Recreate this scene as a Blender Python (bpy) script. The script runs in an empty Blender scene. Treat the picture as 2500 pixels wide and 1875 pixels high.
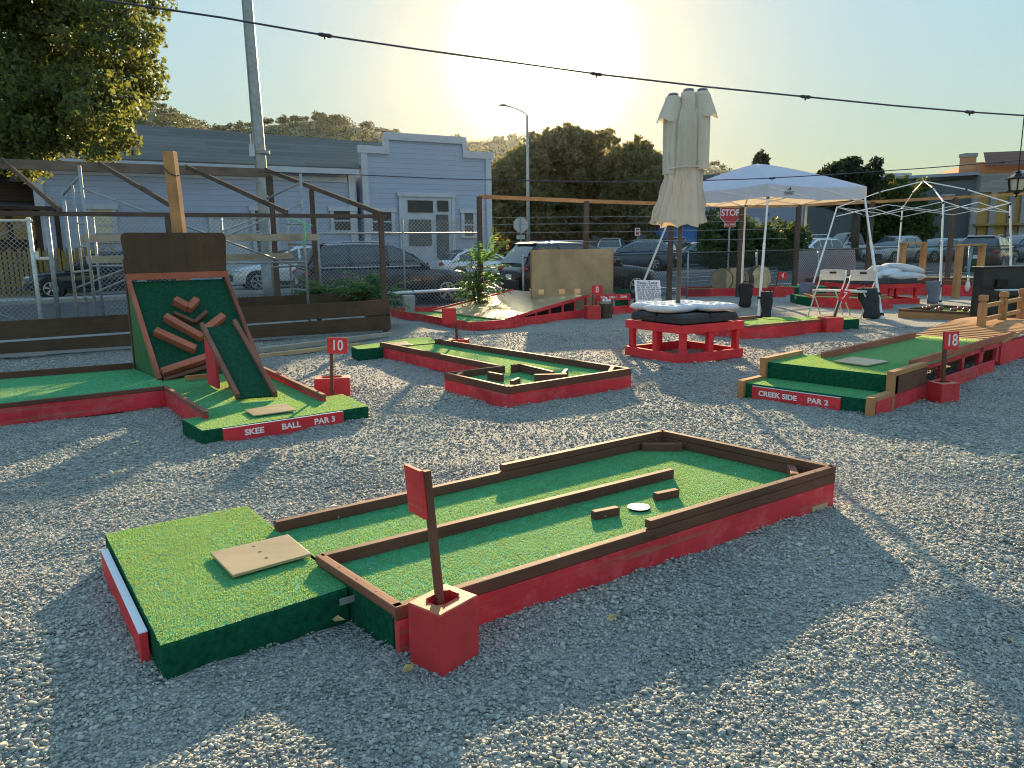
import bpy, bmesh, math, random
import numpy as np
from mathutils import Vector, Matrix
random.seed(7); rng = np.random.default_rng(7)
scene = bpy.context.scene
C = scene.collection
R_ = math.radians

# ------------------------------------------------------------------ camera, sky, sun, exposure
CAM_H, PITCH, ROLL, FPX = 1.65, R_(10.3), R_(0.8), 1840.0
cP, sP, cR, sR = math.cos(PITCH), math.sin(PITCH), math.cos(ROLL), math.sin(ROLL)
cam_d = bpy.data.cameras.new("camera"); cam = bpy.data.objects.new("camera", cam_d); C.objects.link(cam)
_r, _u, _f = Vector((1, 0, 0)), Vector((0, sP, cP)), Vector((0, cP, -sP))
_cr, _cu = _r * cR - _u * sR, _r * sR + _u * cR
_m = Matrix((_cr, _cu, -_f)).transposed().to_4x4(); _m.translation = (0, 0, CAM_H)
cam.matrix_world = _m
cam_d.sensor_width = 36; cam_d.lens = 36 * FPX / 2500; cam_d.clip_end = 5000; cam_d.clip_start = 0.05
scene.camera = cam

SUN_EL, SUN_AZ = R_(13.2), R_(2.5)          # azimuth measured from +Y towards +X
sdir = Vector((math.sin(SUN_AZ) * math.cos(SUN_EL), math.cos(SUN_AZ) * math.cos(SUN_EL), math.sin(SUN_EL)))
world = bpy.data.worlds.new("World"); scene.world = world; world.use_nodes = True
nt = world.node_tree; nt.nodes.clear()
sky = nt.nodes.new("ShaderNodeTexSky"); sky.sky_type = 'NISHITA'; sky.sun_disc = False
sky.sun_elevation = SUN_EL; sky.sun_rotation = SUN_AZ; sky.air_density = 1.0; sky.dust_density = 0.08; sky.ozone_density = 1.0
bg = nt.nodes.new("ShaderNodeBackground"); bg.inputs[1].default_value = 0.15
wo = nt.nodes.new("ShaderNodeOutputWorld")
# bright aureole of the hazy air round the sun, in world directions
tc = nt.nodes.new("ShaderNodeTexCoord"); nrm = nt.nodes.new("ShaderNodeVectorMath"); nrm.operation = 'NORMALIZE'
dot = nt.nodes.new("ShaderNodeVectorMath"); dot.operation = 'DOT_PRODUCT'; dot.inputs[1].default_value = sdir
nt.links.new(tc.outputs['Generated'], nrm.inputs[0]); nt.links.new(nrm.outputs[0], dot.inputs[0])
def wmath(op, a, b=None):
    n = nt.nodes.new("ShaderNodeMath"); n.operation = op
    for i, x in enumerate((a, b)):
        if x is None: continue
        if isinstance(x, (int, float)): n.inputs[i].default_value = x
        else: nt.links.new(x, n.inputs[i])
    return n.outputs[0]
# camera-like roll-off of the very bright air round a low sun, the same in every direction of view
def wvec(op, a, b=None, scale=None):
    n = nt.nodes.new("ShaderNodeVectorMath"); n.operation = op
    for i, x in enumerate((a, b)):
        if x is None: continue
        if isinstance(x, tuple): n.inputs[i].default_value = x
        else: nt.links.new(x, n.inputs[i])
    if scale is not None: n.inputs['Scale'].default_value = scale
    return n.outputs[0]
KS = 0.1
lumn = nt.nodes.new("ShaderNodeVectorMath"); lumn.operation = 'DOT_PRODUCT'; lumn.inputs[1].default_value = (.2126, .7152, .0722); nt.links.new(sky.outputs[0], lumn.inputs[0])
sc_n = nt.nodes.new("ShaderNodeVectorMath"); sc_n.operation = 'SCALE'; nt.links.new(sky.outputs[0], sc_n.inputs[0])
dv_ = nt.nodes.new("ShaderNodeMath"); dv_.operation = 'DIVIDE'; dv_.inputs[0].default_value = KS
ad_ = nt.nodes.new("ShaderNodeMath"); ad_.operation = 'ADD'; ad_.inputs[1].default_value = KS; nt.links.new(lumn.outputs['Value'], ad_.inputs[0]); nt.links.new(ad_.outputs[0], dv_.inputs[1]); nt.links.new(dv_.outputs[0], sc_n.inputs['Scale'])
soft = sc_n.outputs[0]
hs_ = nt.nodes.new("ShaderNodeHueSaturation"); hs_.inputs['Saturation'].default_value = 1.0; hs_.inputs['Value'].default_value = 16.0
nt.links.new(wvec('MULTIPLY', soft, (1.0, 1.0, .86)), hs_.inputs['Color'])
dd = wmath('MAXIMUM', dot.outputs['Value'], 0.0)
g1 = wmath('MULTIPLY', wmath('POWER', dd, 520.0), 24.0)
g2 = wmath('MULTIPLY', wmath('POWER', dd, 60.0), .15)
g3 = wmath('MULTIPLY', wmath('POWER', dd, 9.0), .04)
cmb = nt.nodes.new("ShaderNodeVectorMath"); cmb.operation = 'SCALE'; cmb.inputs[0].default_value = (1.0, 0.80, 0.42)
nt.links.new(wmath('ADD', wmath('ADD', g1, g2), g3), cmb.inputs['Scale'])
add = nt.nodes.new("ShaderNodeVectorMath"); add.operation = 'ADD'
warm = nt.nodes.new("ShaderNodeMix"); warm.data_type = 'RGBA'; warm.inputs[7].default_value = (2.25, 1.98, 1.42, 1)   # forward scattered light is creamy
nt.links.new(wmath('MULTIPLY', wmath('POWER', dd, 48.0), .85), warm.inputs[0]); nt.links.new(hs_.outputs[0], warm.inputs[6]); nt.links.new(warm.outputs[2], add.inputs[0]); nt.links.new(cmb.outputs[0], add.inputs[1])
nt.links.new(add.outputs[0], bg.inputs[0]); nt.links.new(bg.outputs[0], wo.inputs[0])

sun_d = bpy.data.lights.new("sun", 'SUN'); sun_d.energy = 4.4; sun_d.angle = R_(0.6); sun_d.color = (1.0, 0.74, 0.42)
sun = bpy.data.objects.new("sun", sun_d); C.objects.link(sun); sun.rotation_euler = sdir.to_track_quat('Z', 'Y').to_euler()
sun.location = (0, 0, 60)
scene.view_settings.view_transform = 'Standard'; scene.view_settings.look = 'None'
scene.view_settings.gamma = 1.0; scene.view_settings.exposure = 1.5
scene.cycles.filter_width = 1.1; scene.cycles.max_bounces = 6; scene.cycles.diffuse_bounces = 3; scene.cycles.transparent_max_bounces = 12

# ------------------------------------------------------------------ photograph pixel (2500 x 1875) -> point in the world
def ray(u, v):
    x0 = (u - 1250) / FPX; y0 = -(v - 937.5) / FPX
    x = x0 * cR + y0 * sR; y = -x0 * sR + y0 * cR
    return (x, cP + y * sP, -sP + y * cP)
def G(u, v, z=0.0):                      # on the horizontal plane at height z
    d = ray(u, v); t = (z - CAM_H) / d[2]; return Vector((d[0] * t, d[1] * t, z))
def D(u, v, Y):                          # at the distance Y
    d = ray(u, v); t = Y / d[1]; return Vector((d[0] * t, Y, CAM_H + d[2] * t))
def PL(u, v, p0, n):                     # on a plane
    d = Vector(ray(u, v)); o = Vector((0, 0, CAM_H)); t = (Vector(p0) - o).dot(n) / d.dot(n); return o + d * t
EV = Vector((math.cos(R_(29.5)), math.sin(R_(29.5)), 0)); NV = Vector((-EV.y, EV.x, 0))   # the lot's own axes
def gz(y):                               # the ground rises gently beyond the lot
    return 0.014 * max(0.0, y - 24)

# ------------------------------------------------------------------ materials
def new_mat(name):
    m = bpy.data.materials.new(name); m.use_nodes = True
    n = m.node_tree.nodes; n.clear()
    out = n.new("ShaderNodeOutputMaterial"); b = n.new("ShaderNodeBsdfPrincipled")
    m.node_tree.links.new(b.outputs[0], out.inputs[0])
    return m, m.node_tree, b, out
def lnk(t, a, b): t.links.new(a, b)
def noise(t, vec, scale, detail=4.0, rough=0.55):
    n = t.nodes.new("ShaderNodeTexNoise"); n.inputs['Scale'].default_value = scale
    n.inputs['Detail'].default_value = detail; n.inputs['Roughness'].default_value = rough
    if vec is not None: lnk(t, vec, n.inputs['Vector'])
    return n.outputs['Fac']
def ramp(t, fac, stops):
    r = t.nodes.new("ShaderNodeValToRGB"); e = r.color_ramp.elements
    while len(e) < len(stops): e.new(0.5)
    for i, (p, c) in enumerate(stops): e[i].position = p; e[i].color = (c[0], c[1], c[2], 1)
    lnk(t, fac, r.inputs[0]); return r.outputs[0]
def pos(t):
    return t.nodes.new("ShaderNodeNewGeometry").outputs['Position']
def bump(t, b, h, strength, dist):
    n = t.nodes.new("ShaderNodeBump"); n.inputs['Strength'].default_value = strength; n.inputs['Distance'].default_value = dist
    lnk(t, h, n.inputs['Height']); lnk(t, n.outputs[0], b.inputs['Normal'])
def mixc(t, fac, a, b, mode='MIX'):
    m = t.nodes.new("ShaderNodeMix"); m.data_type = 'RGBA'; m.blend_type = mode
    for sock, x in ((m.inputs[0], fac), (m.inputs[6], a), (m.inputs[7], b)):
        if isinstance(x, (int, float)): sock.default_value = x
        elif isinstance(x, tuple): sock.default_value = (x[0], x[1], x[2], 1)
        else: lnk(t, x, sock)
    return m.outputs[2]
def plain(name, c, rough=0.6, var=0.25, scale=6.0, bmp=0.15, bscale=40.0, metal=0.0, coat=0.0, spec=0.5):
    m, t, b, o = new_mat(name); p = pos(t)
    lo = tuple(x * (1 - var) for x in c); hi = tuple(min(1, x * (1 + var)) for x in c)
    lnk(t, ramp(t, noise(t, p, scale), [(0.3, lo), (0.7, hi)]), b.inputs['Base Color'])
    b.inputs['Roughness'].default_value = rough; b.inputs['Metallic'].default_value = metal
    b.inputs['Coat Weight'].default_value = coat; b.inputs['Specular IOR Level'].default_value = spec
    if bmp: bump(t, b, noise(t, p, bscale, 3), bmp, 0.01)
    return m
def wood(name, c, dark, rough=0.6, worn=None, wear=0.0, gs=1.0, bmp=0.25):
    """boards: grain runs along the board (UV u is metres along it); worn shows bare patches"""
    m, t, b, o = new_mat(name)
    uv = t.nodes.new("ShaderNodeUVMap").outputs[0]
    mp = t.nodes.new("ShaderNodeMapping"); mp.inputs['Scale'].default_value = (2.0 * gs, 45 * gs, 1); lnk(t, uv, mp.inputs[0])
    g = noise(t, mp.outputs[0], 1.0, 5, 0.6)
    col = ramp(t, g, [(0.3, dark), (0.68, c)])
    big = noise(t, pos(t), 2.2, 3)
    col = mixc(t, 0.55, col, ramp(t, big, [(0.3, tuple(x * .6 for x in c)), (0.7, tuple(min(1, x * 1.3) for x in c))]))
    # knots
    kn = t.nodes.new("ShaderNodeTexVoronoi"); kn.inputs['Scale'].default_value = 1.0
    mk = t.nodes.new("ShaderNodeMapping"); mk.inputs['Scale'].default_value = (3.0, 9, 1); lnk(t, uv, mk.inputs[0]); lnk(t, mk.outputs[0], kn.inputs['Vector'])
    col = mixc(t, ramp(t, kn.outputs['Distance'], [(0.03, (.7, .7, .7)), (0.13, (0, 0, 0))]), col, tuple(x * .55 for x in dark))
    if worn:
        w = ramp(t, noise(t, mp.outputs[0], 0.35, 8, 0.7), [(0.62 - wear * .15, (0, 0, 0)), (0.70 - wear * .1, (1, 1, 1))])
        col = mixc(t, w, col, worn)
    if worn and wear > .5:                 # sun-faded and scuffed paint
        sc2 = ramp(t, noise(t, pos(t), 7.0, 9, .72), [(.50, (0, 0, 0)), (.66, (.55, .55, .55))]); col = mixc(t, sc2, col, (min(1, c[0] * 1.1), c[1] * 3.2, c[2] * 2.6))
        sc3 = ramp(t, noise(t, pos(t), 38.0, 6, .75), [(.66, (0, 0, 0)), (.71, (.8, .8, .8))]); col = mixc(t, sc3, col, worn)
    lnk(t, col, b.inputs['Base Color']); b.inputs['Roughness'].default_value = min(.9, rough + (.22 if rough > .33 else 0)); b.inputs['Specular IOR Level'].default_value = .28 if rough > .33 else .5
    bump(t, b, g, bmp, 0.004)
    return m
M = {}
M['red'] = wood('red_paint', (.72, .045, .058), (.52, .03, .04), 0.5, (.36, .13, .09), 0.55, bmp=.3)
M['redb'] = wood('bright_red_paint', (.74, .05, .06), (.52, .03, .04), 0.45, (.45, .15, .08), 0.0, bmp=.3)
M['brown'] = wood('dark_brown_stain', (.165, .072, .046), (.075, .034, .024), 0.5, (.20, .10, .06), 0.1)
M['redbrown'] = wood('red_brown_stain', (.46, .15, .085), (.28, .08, .05), 0.55, (.40, .16, .08), 0.0)
M['railbrown'] = wood('rail_brown_stain', (.27, .11, .07), (.15, .058, .04), 0.55, (.30, .16, .10), 0.0)
M['cedar'] = wood('cedar', (.50, .26, .115), (.32, .15, .06), 0.6)
M['raw'] = wood('raw_lumber', (.58, .40, .22), (.42, .26, .13), 0.65)
M['grey_wood'] = wood('weathered_plank', (.42, .37, .29), (.26, .22, .17), 0.8, (.20, .13, .1), .3)
M['fence_brown'] = wood('post_stain', (.12, .082, .066), (.065, .045, .036), 0.65)
M['plank_brown'] = wood('stained_plywood', (.10, .065, .040), (.06, .036, .022), 0.55, None, 0, .6)
M['ply'] = wood('plywood', (.46, .34, .20), (.34, .24, .13), 0.5, None, 0, .5)
M['ply2'] = wood('varnished_plywood', (.48, .36, .20), (.36, .25, .12), 0.30, None, 0, .35, .08)
M['bark'] = plain('bark', (.075, .058, .042), .9, .5, 12, .8, 18)
M['endgrain'] = plain('endgrain', (.52, .40, .25), .8, .3, 5, .4, 20)
M['white_board'] = plain('white_board', (.75, .76, .78), .5, .06)
M['letter'] = plain('white_lettering', (.80, .80, .78), .5, .05)
M['faded_letter'] = plain('faded_lettering', (.55, .25, .2), .6, .2)
M['white_metal'] = plain('white_powder_coat', (.78, .79, .80), .35, .05, 4, 0)
M['galv'] = plain('galvanised_steel', (.30, .32, .33), .45, .2, 9, .05, 60, .35)
M['galv_white'] = plain('white_tube', (.65, .66, .62), .45, .2, 7, .05, 60, .2)
M['wire'] = plain('fence_wire', (.30, .32, .32), .45, .15, 5, 0, 40, .6)
M['dark_wire'] = plain('dark_wire', (.045, .05, .05), .5, .2, 5, 0)
M['cable'] = plain('cable', (.03, .025, .05), .35, .2, 5, 0)
M['black'] = plain('black_plastic', (.018, .018, .020), .45, .3, 5, .1)
M['black_fab'] = plain('black_fabric', (.022, .024, .028), .8, .3, 9, .3, 120)
M['pad'] = plain('charcoal_pad', (.035, .042, .046), .75, .25, 7, .4, 150)
M['grey_fab'] = plain('grey_fabric', (.16, .17, .22), .85, .2, 8, .3, 150)
M['cushion'] = plain('pale_cushion', (.62, .66, .70), .9, .12, 30, .5, 60)
M['pillow'] = plain('grey_white_pillow', (.50, .52, .55), .9, .15, 6, .4, 60)
M['asphalt'] = plain('asphalt', (.075, .078, .082), .85, .25, 1.2, .5, 90)
M['paintline'] = plain('road_paint', (.70, .70, .68), .7, .12, 5, .2)
M['concrete'] = plain('concrete', (.36, .36, .34), .85, .15, 3, .3, 50)
M['trim'] = plain('white_trim', (.50, .52, .58), .55, .08, 3, 0)
M['tyre'] = plain('tyre_rubber', (.018, .018, .018), .8, .2, 9, 0)
M['rim'] = plain('alloy_rim', (.50, .51, .53), .3, .1, 9, 0, 40, .8)
M['plate'] = plain('licence_plate', (.70, .70, .72), .4, .05, 9, 0)
M['red_lens'] = plain('red_lens', (.45, .02, .02), .15, .1, 9, 0)
M['amber'] = plain('amber_lens', (.9, .25, .03), .2, .1, 9, 0)
M['clear_lens'] = plain('clear_lens', (.6, .62, .65), .1, .1, 9, 0, 40, .4)
M['sign_red'] = plain('sign_red', (.50, .03, .04), .4, .1, 6, 0)
M['sign_back'] = plain('sign_back', (.42, .44, .45), .45, .08, 6, 0, 40, .4)
M['blue'] = plain('blue_panel', (.06, .20, .52), .5, .12, 3, 0)
M['green_rope'] = plain('green_rope', (.10, .6, .25), .6, .1, 3, 0)
M['blue_rope'] = plain('blue_rope', (.10, .38, .48), .7, .3, 90, 0)
M['ball'] = plain('croquet_ball', (.22, .05, .035), .3, .4, 3, 0, coat=.3)
M['pin'] = plain('bowling_pin', (.75, .74, .70), .25, .05, 3, 0, coat=.4)
M['leaf_dry'] = plain('dry_leaf', (.42, .30, .12), .7, .4, 30, .2)
M['brass'] = plain('black_iron', (.022, .020, .018), .4, .2, 9, 0, 40, .6)
M['stone'] = plain('rubble', (.30, .29, .28), .9, .25, 8, .5, 30)
def leafmat(name, c, tl, transl=0.45, rough=.5, v=1.0):
    m, t, b, o = new_mat(name)
    g = t.nodes.new("ShaderNodeNewGeometry")
    var = ramp(t, g.outputs['Random Per Island'], [(0.0, tuple(x * (1 - .4 * v) for x in c)), (1.0, tuple(x * (1 + .35 * v) for x in c))])
    lnk(t, var, b.inputs['Base Color']); b.inputs['Roughness'].default_value = rough; b.inputs['Specular IOR Level'].default_value = .35
    tr = t.nodes.new("ShaderNodeBsdfTranslucent")
    lnk(t, ramp(t, g.outputs['Random Per Island'], [(0, tuple(x * (1 - .3 * v) for x in tl)), (1, tuple(min(1, x * (1 + .3 * v)) for x in tl))]), tr.inputs[0])
    mx = t.nodes.new("ShaderNodeMixShader"); mx.inputs[0].default_value = transl
    lnk(t, b.outputs[0], mx.inputs[1]); lnk(t, tr.outputs[0], mx.inputs[2]); lnk(t, mx.outputs[0], o.inputs[0])
    return m
M['turf'] = leafmat('turf_pile', (.095, .38, .15), (.56, .70, .17), .34, .65, .45)
def wear(m):
    t = m.node_tree; b = next(n for n in t.nodes if n.type == 'BSDF_PRINCIPLED'); src = b.inputs['Base Color'].links[0].from_socket; p = pos(t)
    c = mixc(t, 1.0, src, ramp(t, noise(t, p, 2.1, 5, .65), [(.32, (.62, .68, .62)), (.5, (1, 1, 1)), (.72, (1.25, 1.05, .85))]), 'MULTIPLY')
    lnk(t, mixc(t, ramp(t, noise(t, p, 14, 6, .7), [(.62, (0, 0, 0)), (.74, (.45, .45, .45))]), c, (.22, .30, .17)), b.inputs['Base Color'])
wear(M['turf'])
M['turf_light'] = leafmat('sunny_turf_pile', (.10, .32, .13), (.72, .84, .30), .42, .65, .5)  # second, yellower turf for one lane; its sunlit look is put into the colour
M['turf_base'] = plain('turf_backing', (.035, .36, .20), .9, .3, 25, .6, 300)
M['turf_dark'] = leafmat('dark_turf_pile', (.012, .085, .035), (.12, .32, .07), .35, .6)
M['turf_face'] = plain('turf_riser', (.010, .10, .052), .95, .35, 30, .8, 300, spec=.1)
M['leaf_oak'] = leafmat('oak_leaf', (.060, .080, .026), (.30, .33, .065), .36)
M['leaf_far'] = leafmat('far_leaf', (.095, .105, .055), (.42, .34, .11), .42)
M['leaf_hill'] = leafmat('hill_leaf', (.095, .125, .060), (.20, .19, .07), .3)
M['leaf_fern'] = leafmat('pinnate_leaf', (.040, .11, .030), (.21, .36, .07), .45)
M['leaf_con'] = leafmat('conifer_leaf', (.022, .035, .018), (.07, .09, .03), .25)
M['leaf_bush'] = leafmat('bush_leaf', (.040, .075, .022), (.18, .22, .05), .35)
def glass(name, c, rough=.04):
    m, t, b, o = new_mat(name); b.inputs['Base Color'].default_value = (*c, 1); b.inputs['Roughness'].default_value = rough
    b.inputs['Specular IOR Level'].default_value = .8; b.inputs['Coat Weight'].default_value = .3
    lnk(t, ramp(t, noise(t, pos(t), 1.3), [(.3, tuple(x * .7 for x in c)), (.7, tuple(x * 1.3 for x in c))]), b.inputs['Base Color'])
    return m
M['glass'] = glass('car_glass', (.045, .06, .065)); M['pane'] = plain('window_pane', (.10, .11, .12), .25, .25, 1.5, 0, spec=.3); M['pane_dark'] = plain('dark_pane', (.04, .045, .055), .2, .25, 1.5, 0, spec=.3)
def fabric(name, c, transl, tcol=None, bmp=.2):
    m, t, b, o = new_mat(name); p = pos(t)
    col = ramp(t, noise(t, p, 3.0), [(.3, tuple(x * .9 for x in c)), (.7, c)]); lnk(t, col, b.inputs['Base Color']); b.inputs['Roughness'].default_value = .85
    tr = t.nodes.new("ShaderNodeBsdfTranslucent"); tr.inputs[0].default_value = (*(tcol or c), 1)
    mx = t.nodes.new("ShaderNodeMixShader"); mx.inputs[0].default_value = transl
    lnk(t, b.outputs[0], mx.inputs[1]); lnk(t, tr.outputs[0], mx.inputs[2]); lnk(t, mx.outputs[0], o.inputs[0])
    bump(t, b, noise(t, p, 9.0, 3), bmp, .02)
    return m
M['tent'] = fabric('white_canopy_cloth', (.62, .68, .84), .26, (.80, .66, .44)); M['umbrella'] = fabric('cream_umbrella_cloth', (.74, .68, .58), .2, (.75, .58, .32), .3)
def carpaint(name, c, metal=.3):
    m, t, b, o = new_mat(name); b.inputs['Base Color'].default_value = (*c, 1); b.inputs['Roughness'].default_value = .28
    b.inputs['Metallic'].default_value = metal; b.inputs['Coat Weight'].default_value = .8; b.inputs['Coat Roughness'].default_value = .06
    n = noise(t, pos(t), 2.0, 3); lnk(t, ramp(t, n, [(.3, tuple(x * .88 for x in c)), (.7, tuple(min(1, x * 1.1) for x in c))]), b.inputs['Base Color'])
    return m
for nm, c in dict(navy=(.020, .025, .045), white=(.68, .70, .73), black=(.012, .013, .015), darkblue=(.012, .020, .030), silver=(.34, .36, .38),
                  bluegrey=(.10, .14, .20), teal=(.12, .24, .28), grey=(.14, .15, .17), charcoal=(.05, .055, .06)).items():
    M['car_' + nm] = carpaint(nm + '_car_paint', c)
def lapped(name, c, pitch, dark, rough=.6, bmp=.6, var=.12):
    m, t, b, o = new_mat(name); p = pos(t)
    sx = t.nodes.new("ShaderNodeSeparateXYZ"); lnk(t, p, sx.inputs[0])
    def mt(op, a, bb=None):
        n = t.nodes.new("ShaderNodeMath"); n.operation = op
        for i, x in enumerate((a, bb)):
            if x is None: continue
            if isinstance(x, (int, float)): n.inputs[i].default_value = x
            else: lnk(t, x, n.inputs[i])
        return n.outputs[0]
    k = mt('DIVIDE', sx.outputs[2], pitch); fr = mt('FRACT', k); fl = mt('FLOOR', k)
    along = mt('ADD', mt('MULTIPLY', sx.outputs[0], .87), mt('MULTIPLY', sx.outputs[1], .49))
    wn = t.nodes.new("ShaderNodeTexWhiteNoise"); wn.noise_dimensions = '2D'
    cv = t.nodes.new("ShaderNodeCombineXYZ"); lnk(t, fl, cv.inputs[0])
    wrow = t.nodes.new("ShaderNodeTexWhiteNoise"); wrow.noise_dimensions = '1D'; lnk(t, fl, wrow.inputs['W'])
    lnk(t, mt('FLOOR', mt('ADD', mt('DIVIDE', along, pitch * 18), mt('MULTIPLY', wrow.outputs[0], 7.0))), cv.inputs[1]); lnk(t, cv.outputs[0], wn.inputs['Vector'])
    base = ramp(t, wn.outputs['Value'], [(0, tuple(x * (1 - var) for x in c)), (1, tuple(min(1, x * (1 + var)) for x in c))])
    base = mixc(t, .4, base, ramp(t, noise(t, p, .8), [(.3, tuple(x * .85 for x in c)), (.7, c)]))
    lnk(t, mixc(t, ramp(t, fr, [(.05, (1, 1, 1)), (.10, (0, 0, 0))]), base, dark), b.inputs['Base Color'])
    b.inputs['Roughness'].default_value = rough; bump(t, b, ramp(t, fr, [(0, (1, 1, 1)), (.04, (0, 0, 0)), (1, (.6, .6, .6))]), bmp, .02)
    return m
M['siding'] = lapped('blue_clapboard', (.40, .46, .60), .235, (.25, .28, .40), var=.07); M['shingle'] = lapped('grey_shingle', (.125, .122, .108), .21, (.06, .06, .055), .9, .35, .3)
M['brownsiding'] = lapped('brown_siding', (.10, .065, .05), .3, (.04, .025, .02)); M['tile'] = lapped('clay_tile', (.18, .10, .08), .35, (.06, .03, .03), .8)
M['brick'] = lapped('pale_brick', (.30, .27, .26), .17, (.2, .18, .17), .9, .3, .25); M['brickred'] = lapped('red_brick', (.52, .26, .13), .17, (.3, .2, .14), .9, .3, .25)
M['stucco_grey'] = plain('grey_stucco', (.12, .14, .145), .9, .15, .5, .3, 12); M['stucco_blue'] = plain('pale_blue_stucco', (.30, .33, .42), .9, .1, .5, .3, 12)
M['stucco_yellow'] = plain('yellow_stucco', (.46, .29, .09), .9, .1, .5, .3, 12); M['dark'] = plain('dark_opening', (.02, .022, .025), .9, .2, 2, 0)
M['yellow_wood'] = plain('yellow_boards', (.30, .20, .06), .8, .2, 2, .2); M['brown_dark'] = plain('dark_brown_paint', (.05, .033, .025), .8, .3, 2, .2)

M['pole'] = plain('grey_brown_pole', (.10, .085, .075), .45, .1, 4, 0)
M['ink'] = plain('dark_ink', (.03, .03, .06), .7, .1, 4, 0)
M['sheet'] = plain('pale_sheet', (.38, .38, .44), .8, .08, 3, .1)
M['blind'] = plain('cream_blind', (.62, .58, .42), .7, .06, 3, 0)
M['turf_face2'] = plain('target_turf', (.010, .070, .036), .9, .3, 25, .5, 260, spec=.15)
M['turf_side'] = plain('green_side_panel', (.03, .13, .03), .7, .25, 5, .2, 60)
M['grey_wood2'] = wood('weathered_beam', (.20, .15, .12), (.12, .085, .065), .75)
M['lantern_pane'] = plain('cream_lantern_glass', (.62, .56, .40), .3, .1, 4, 0)
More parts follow.
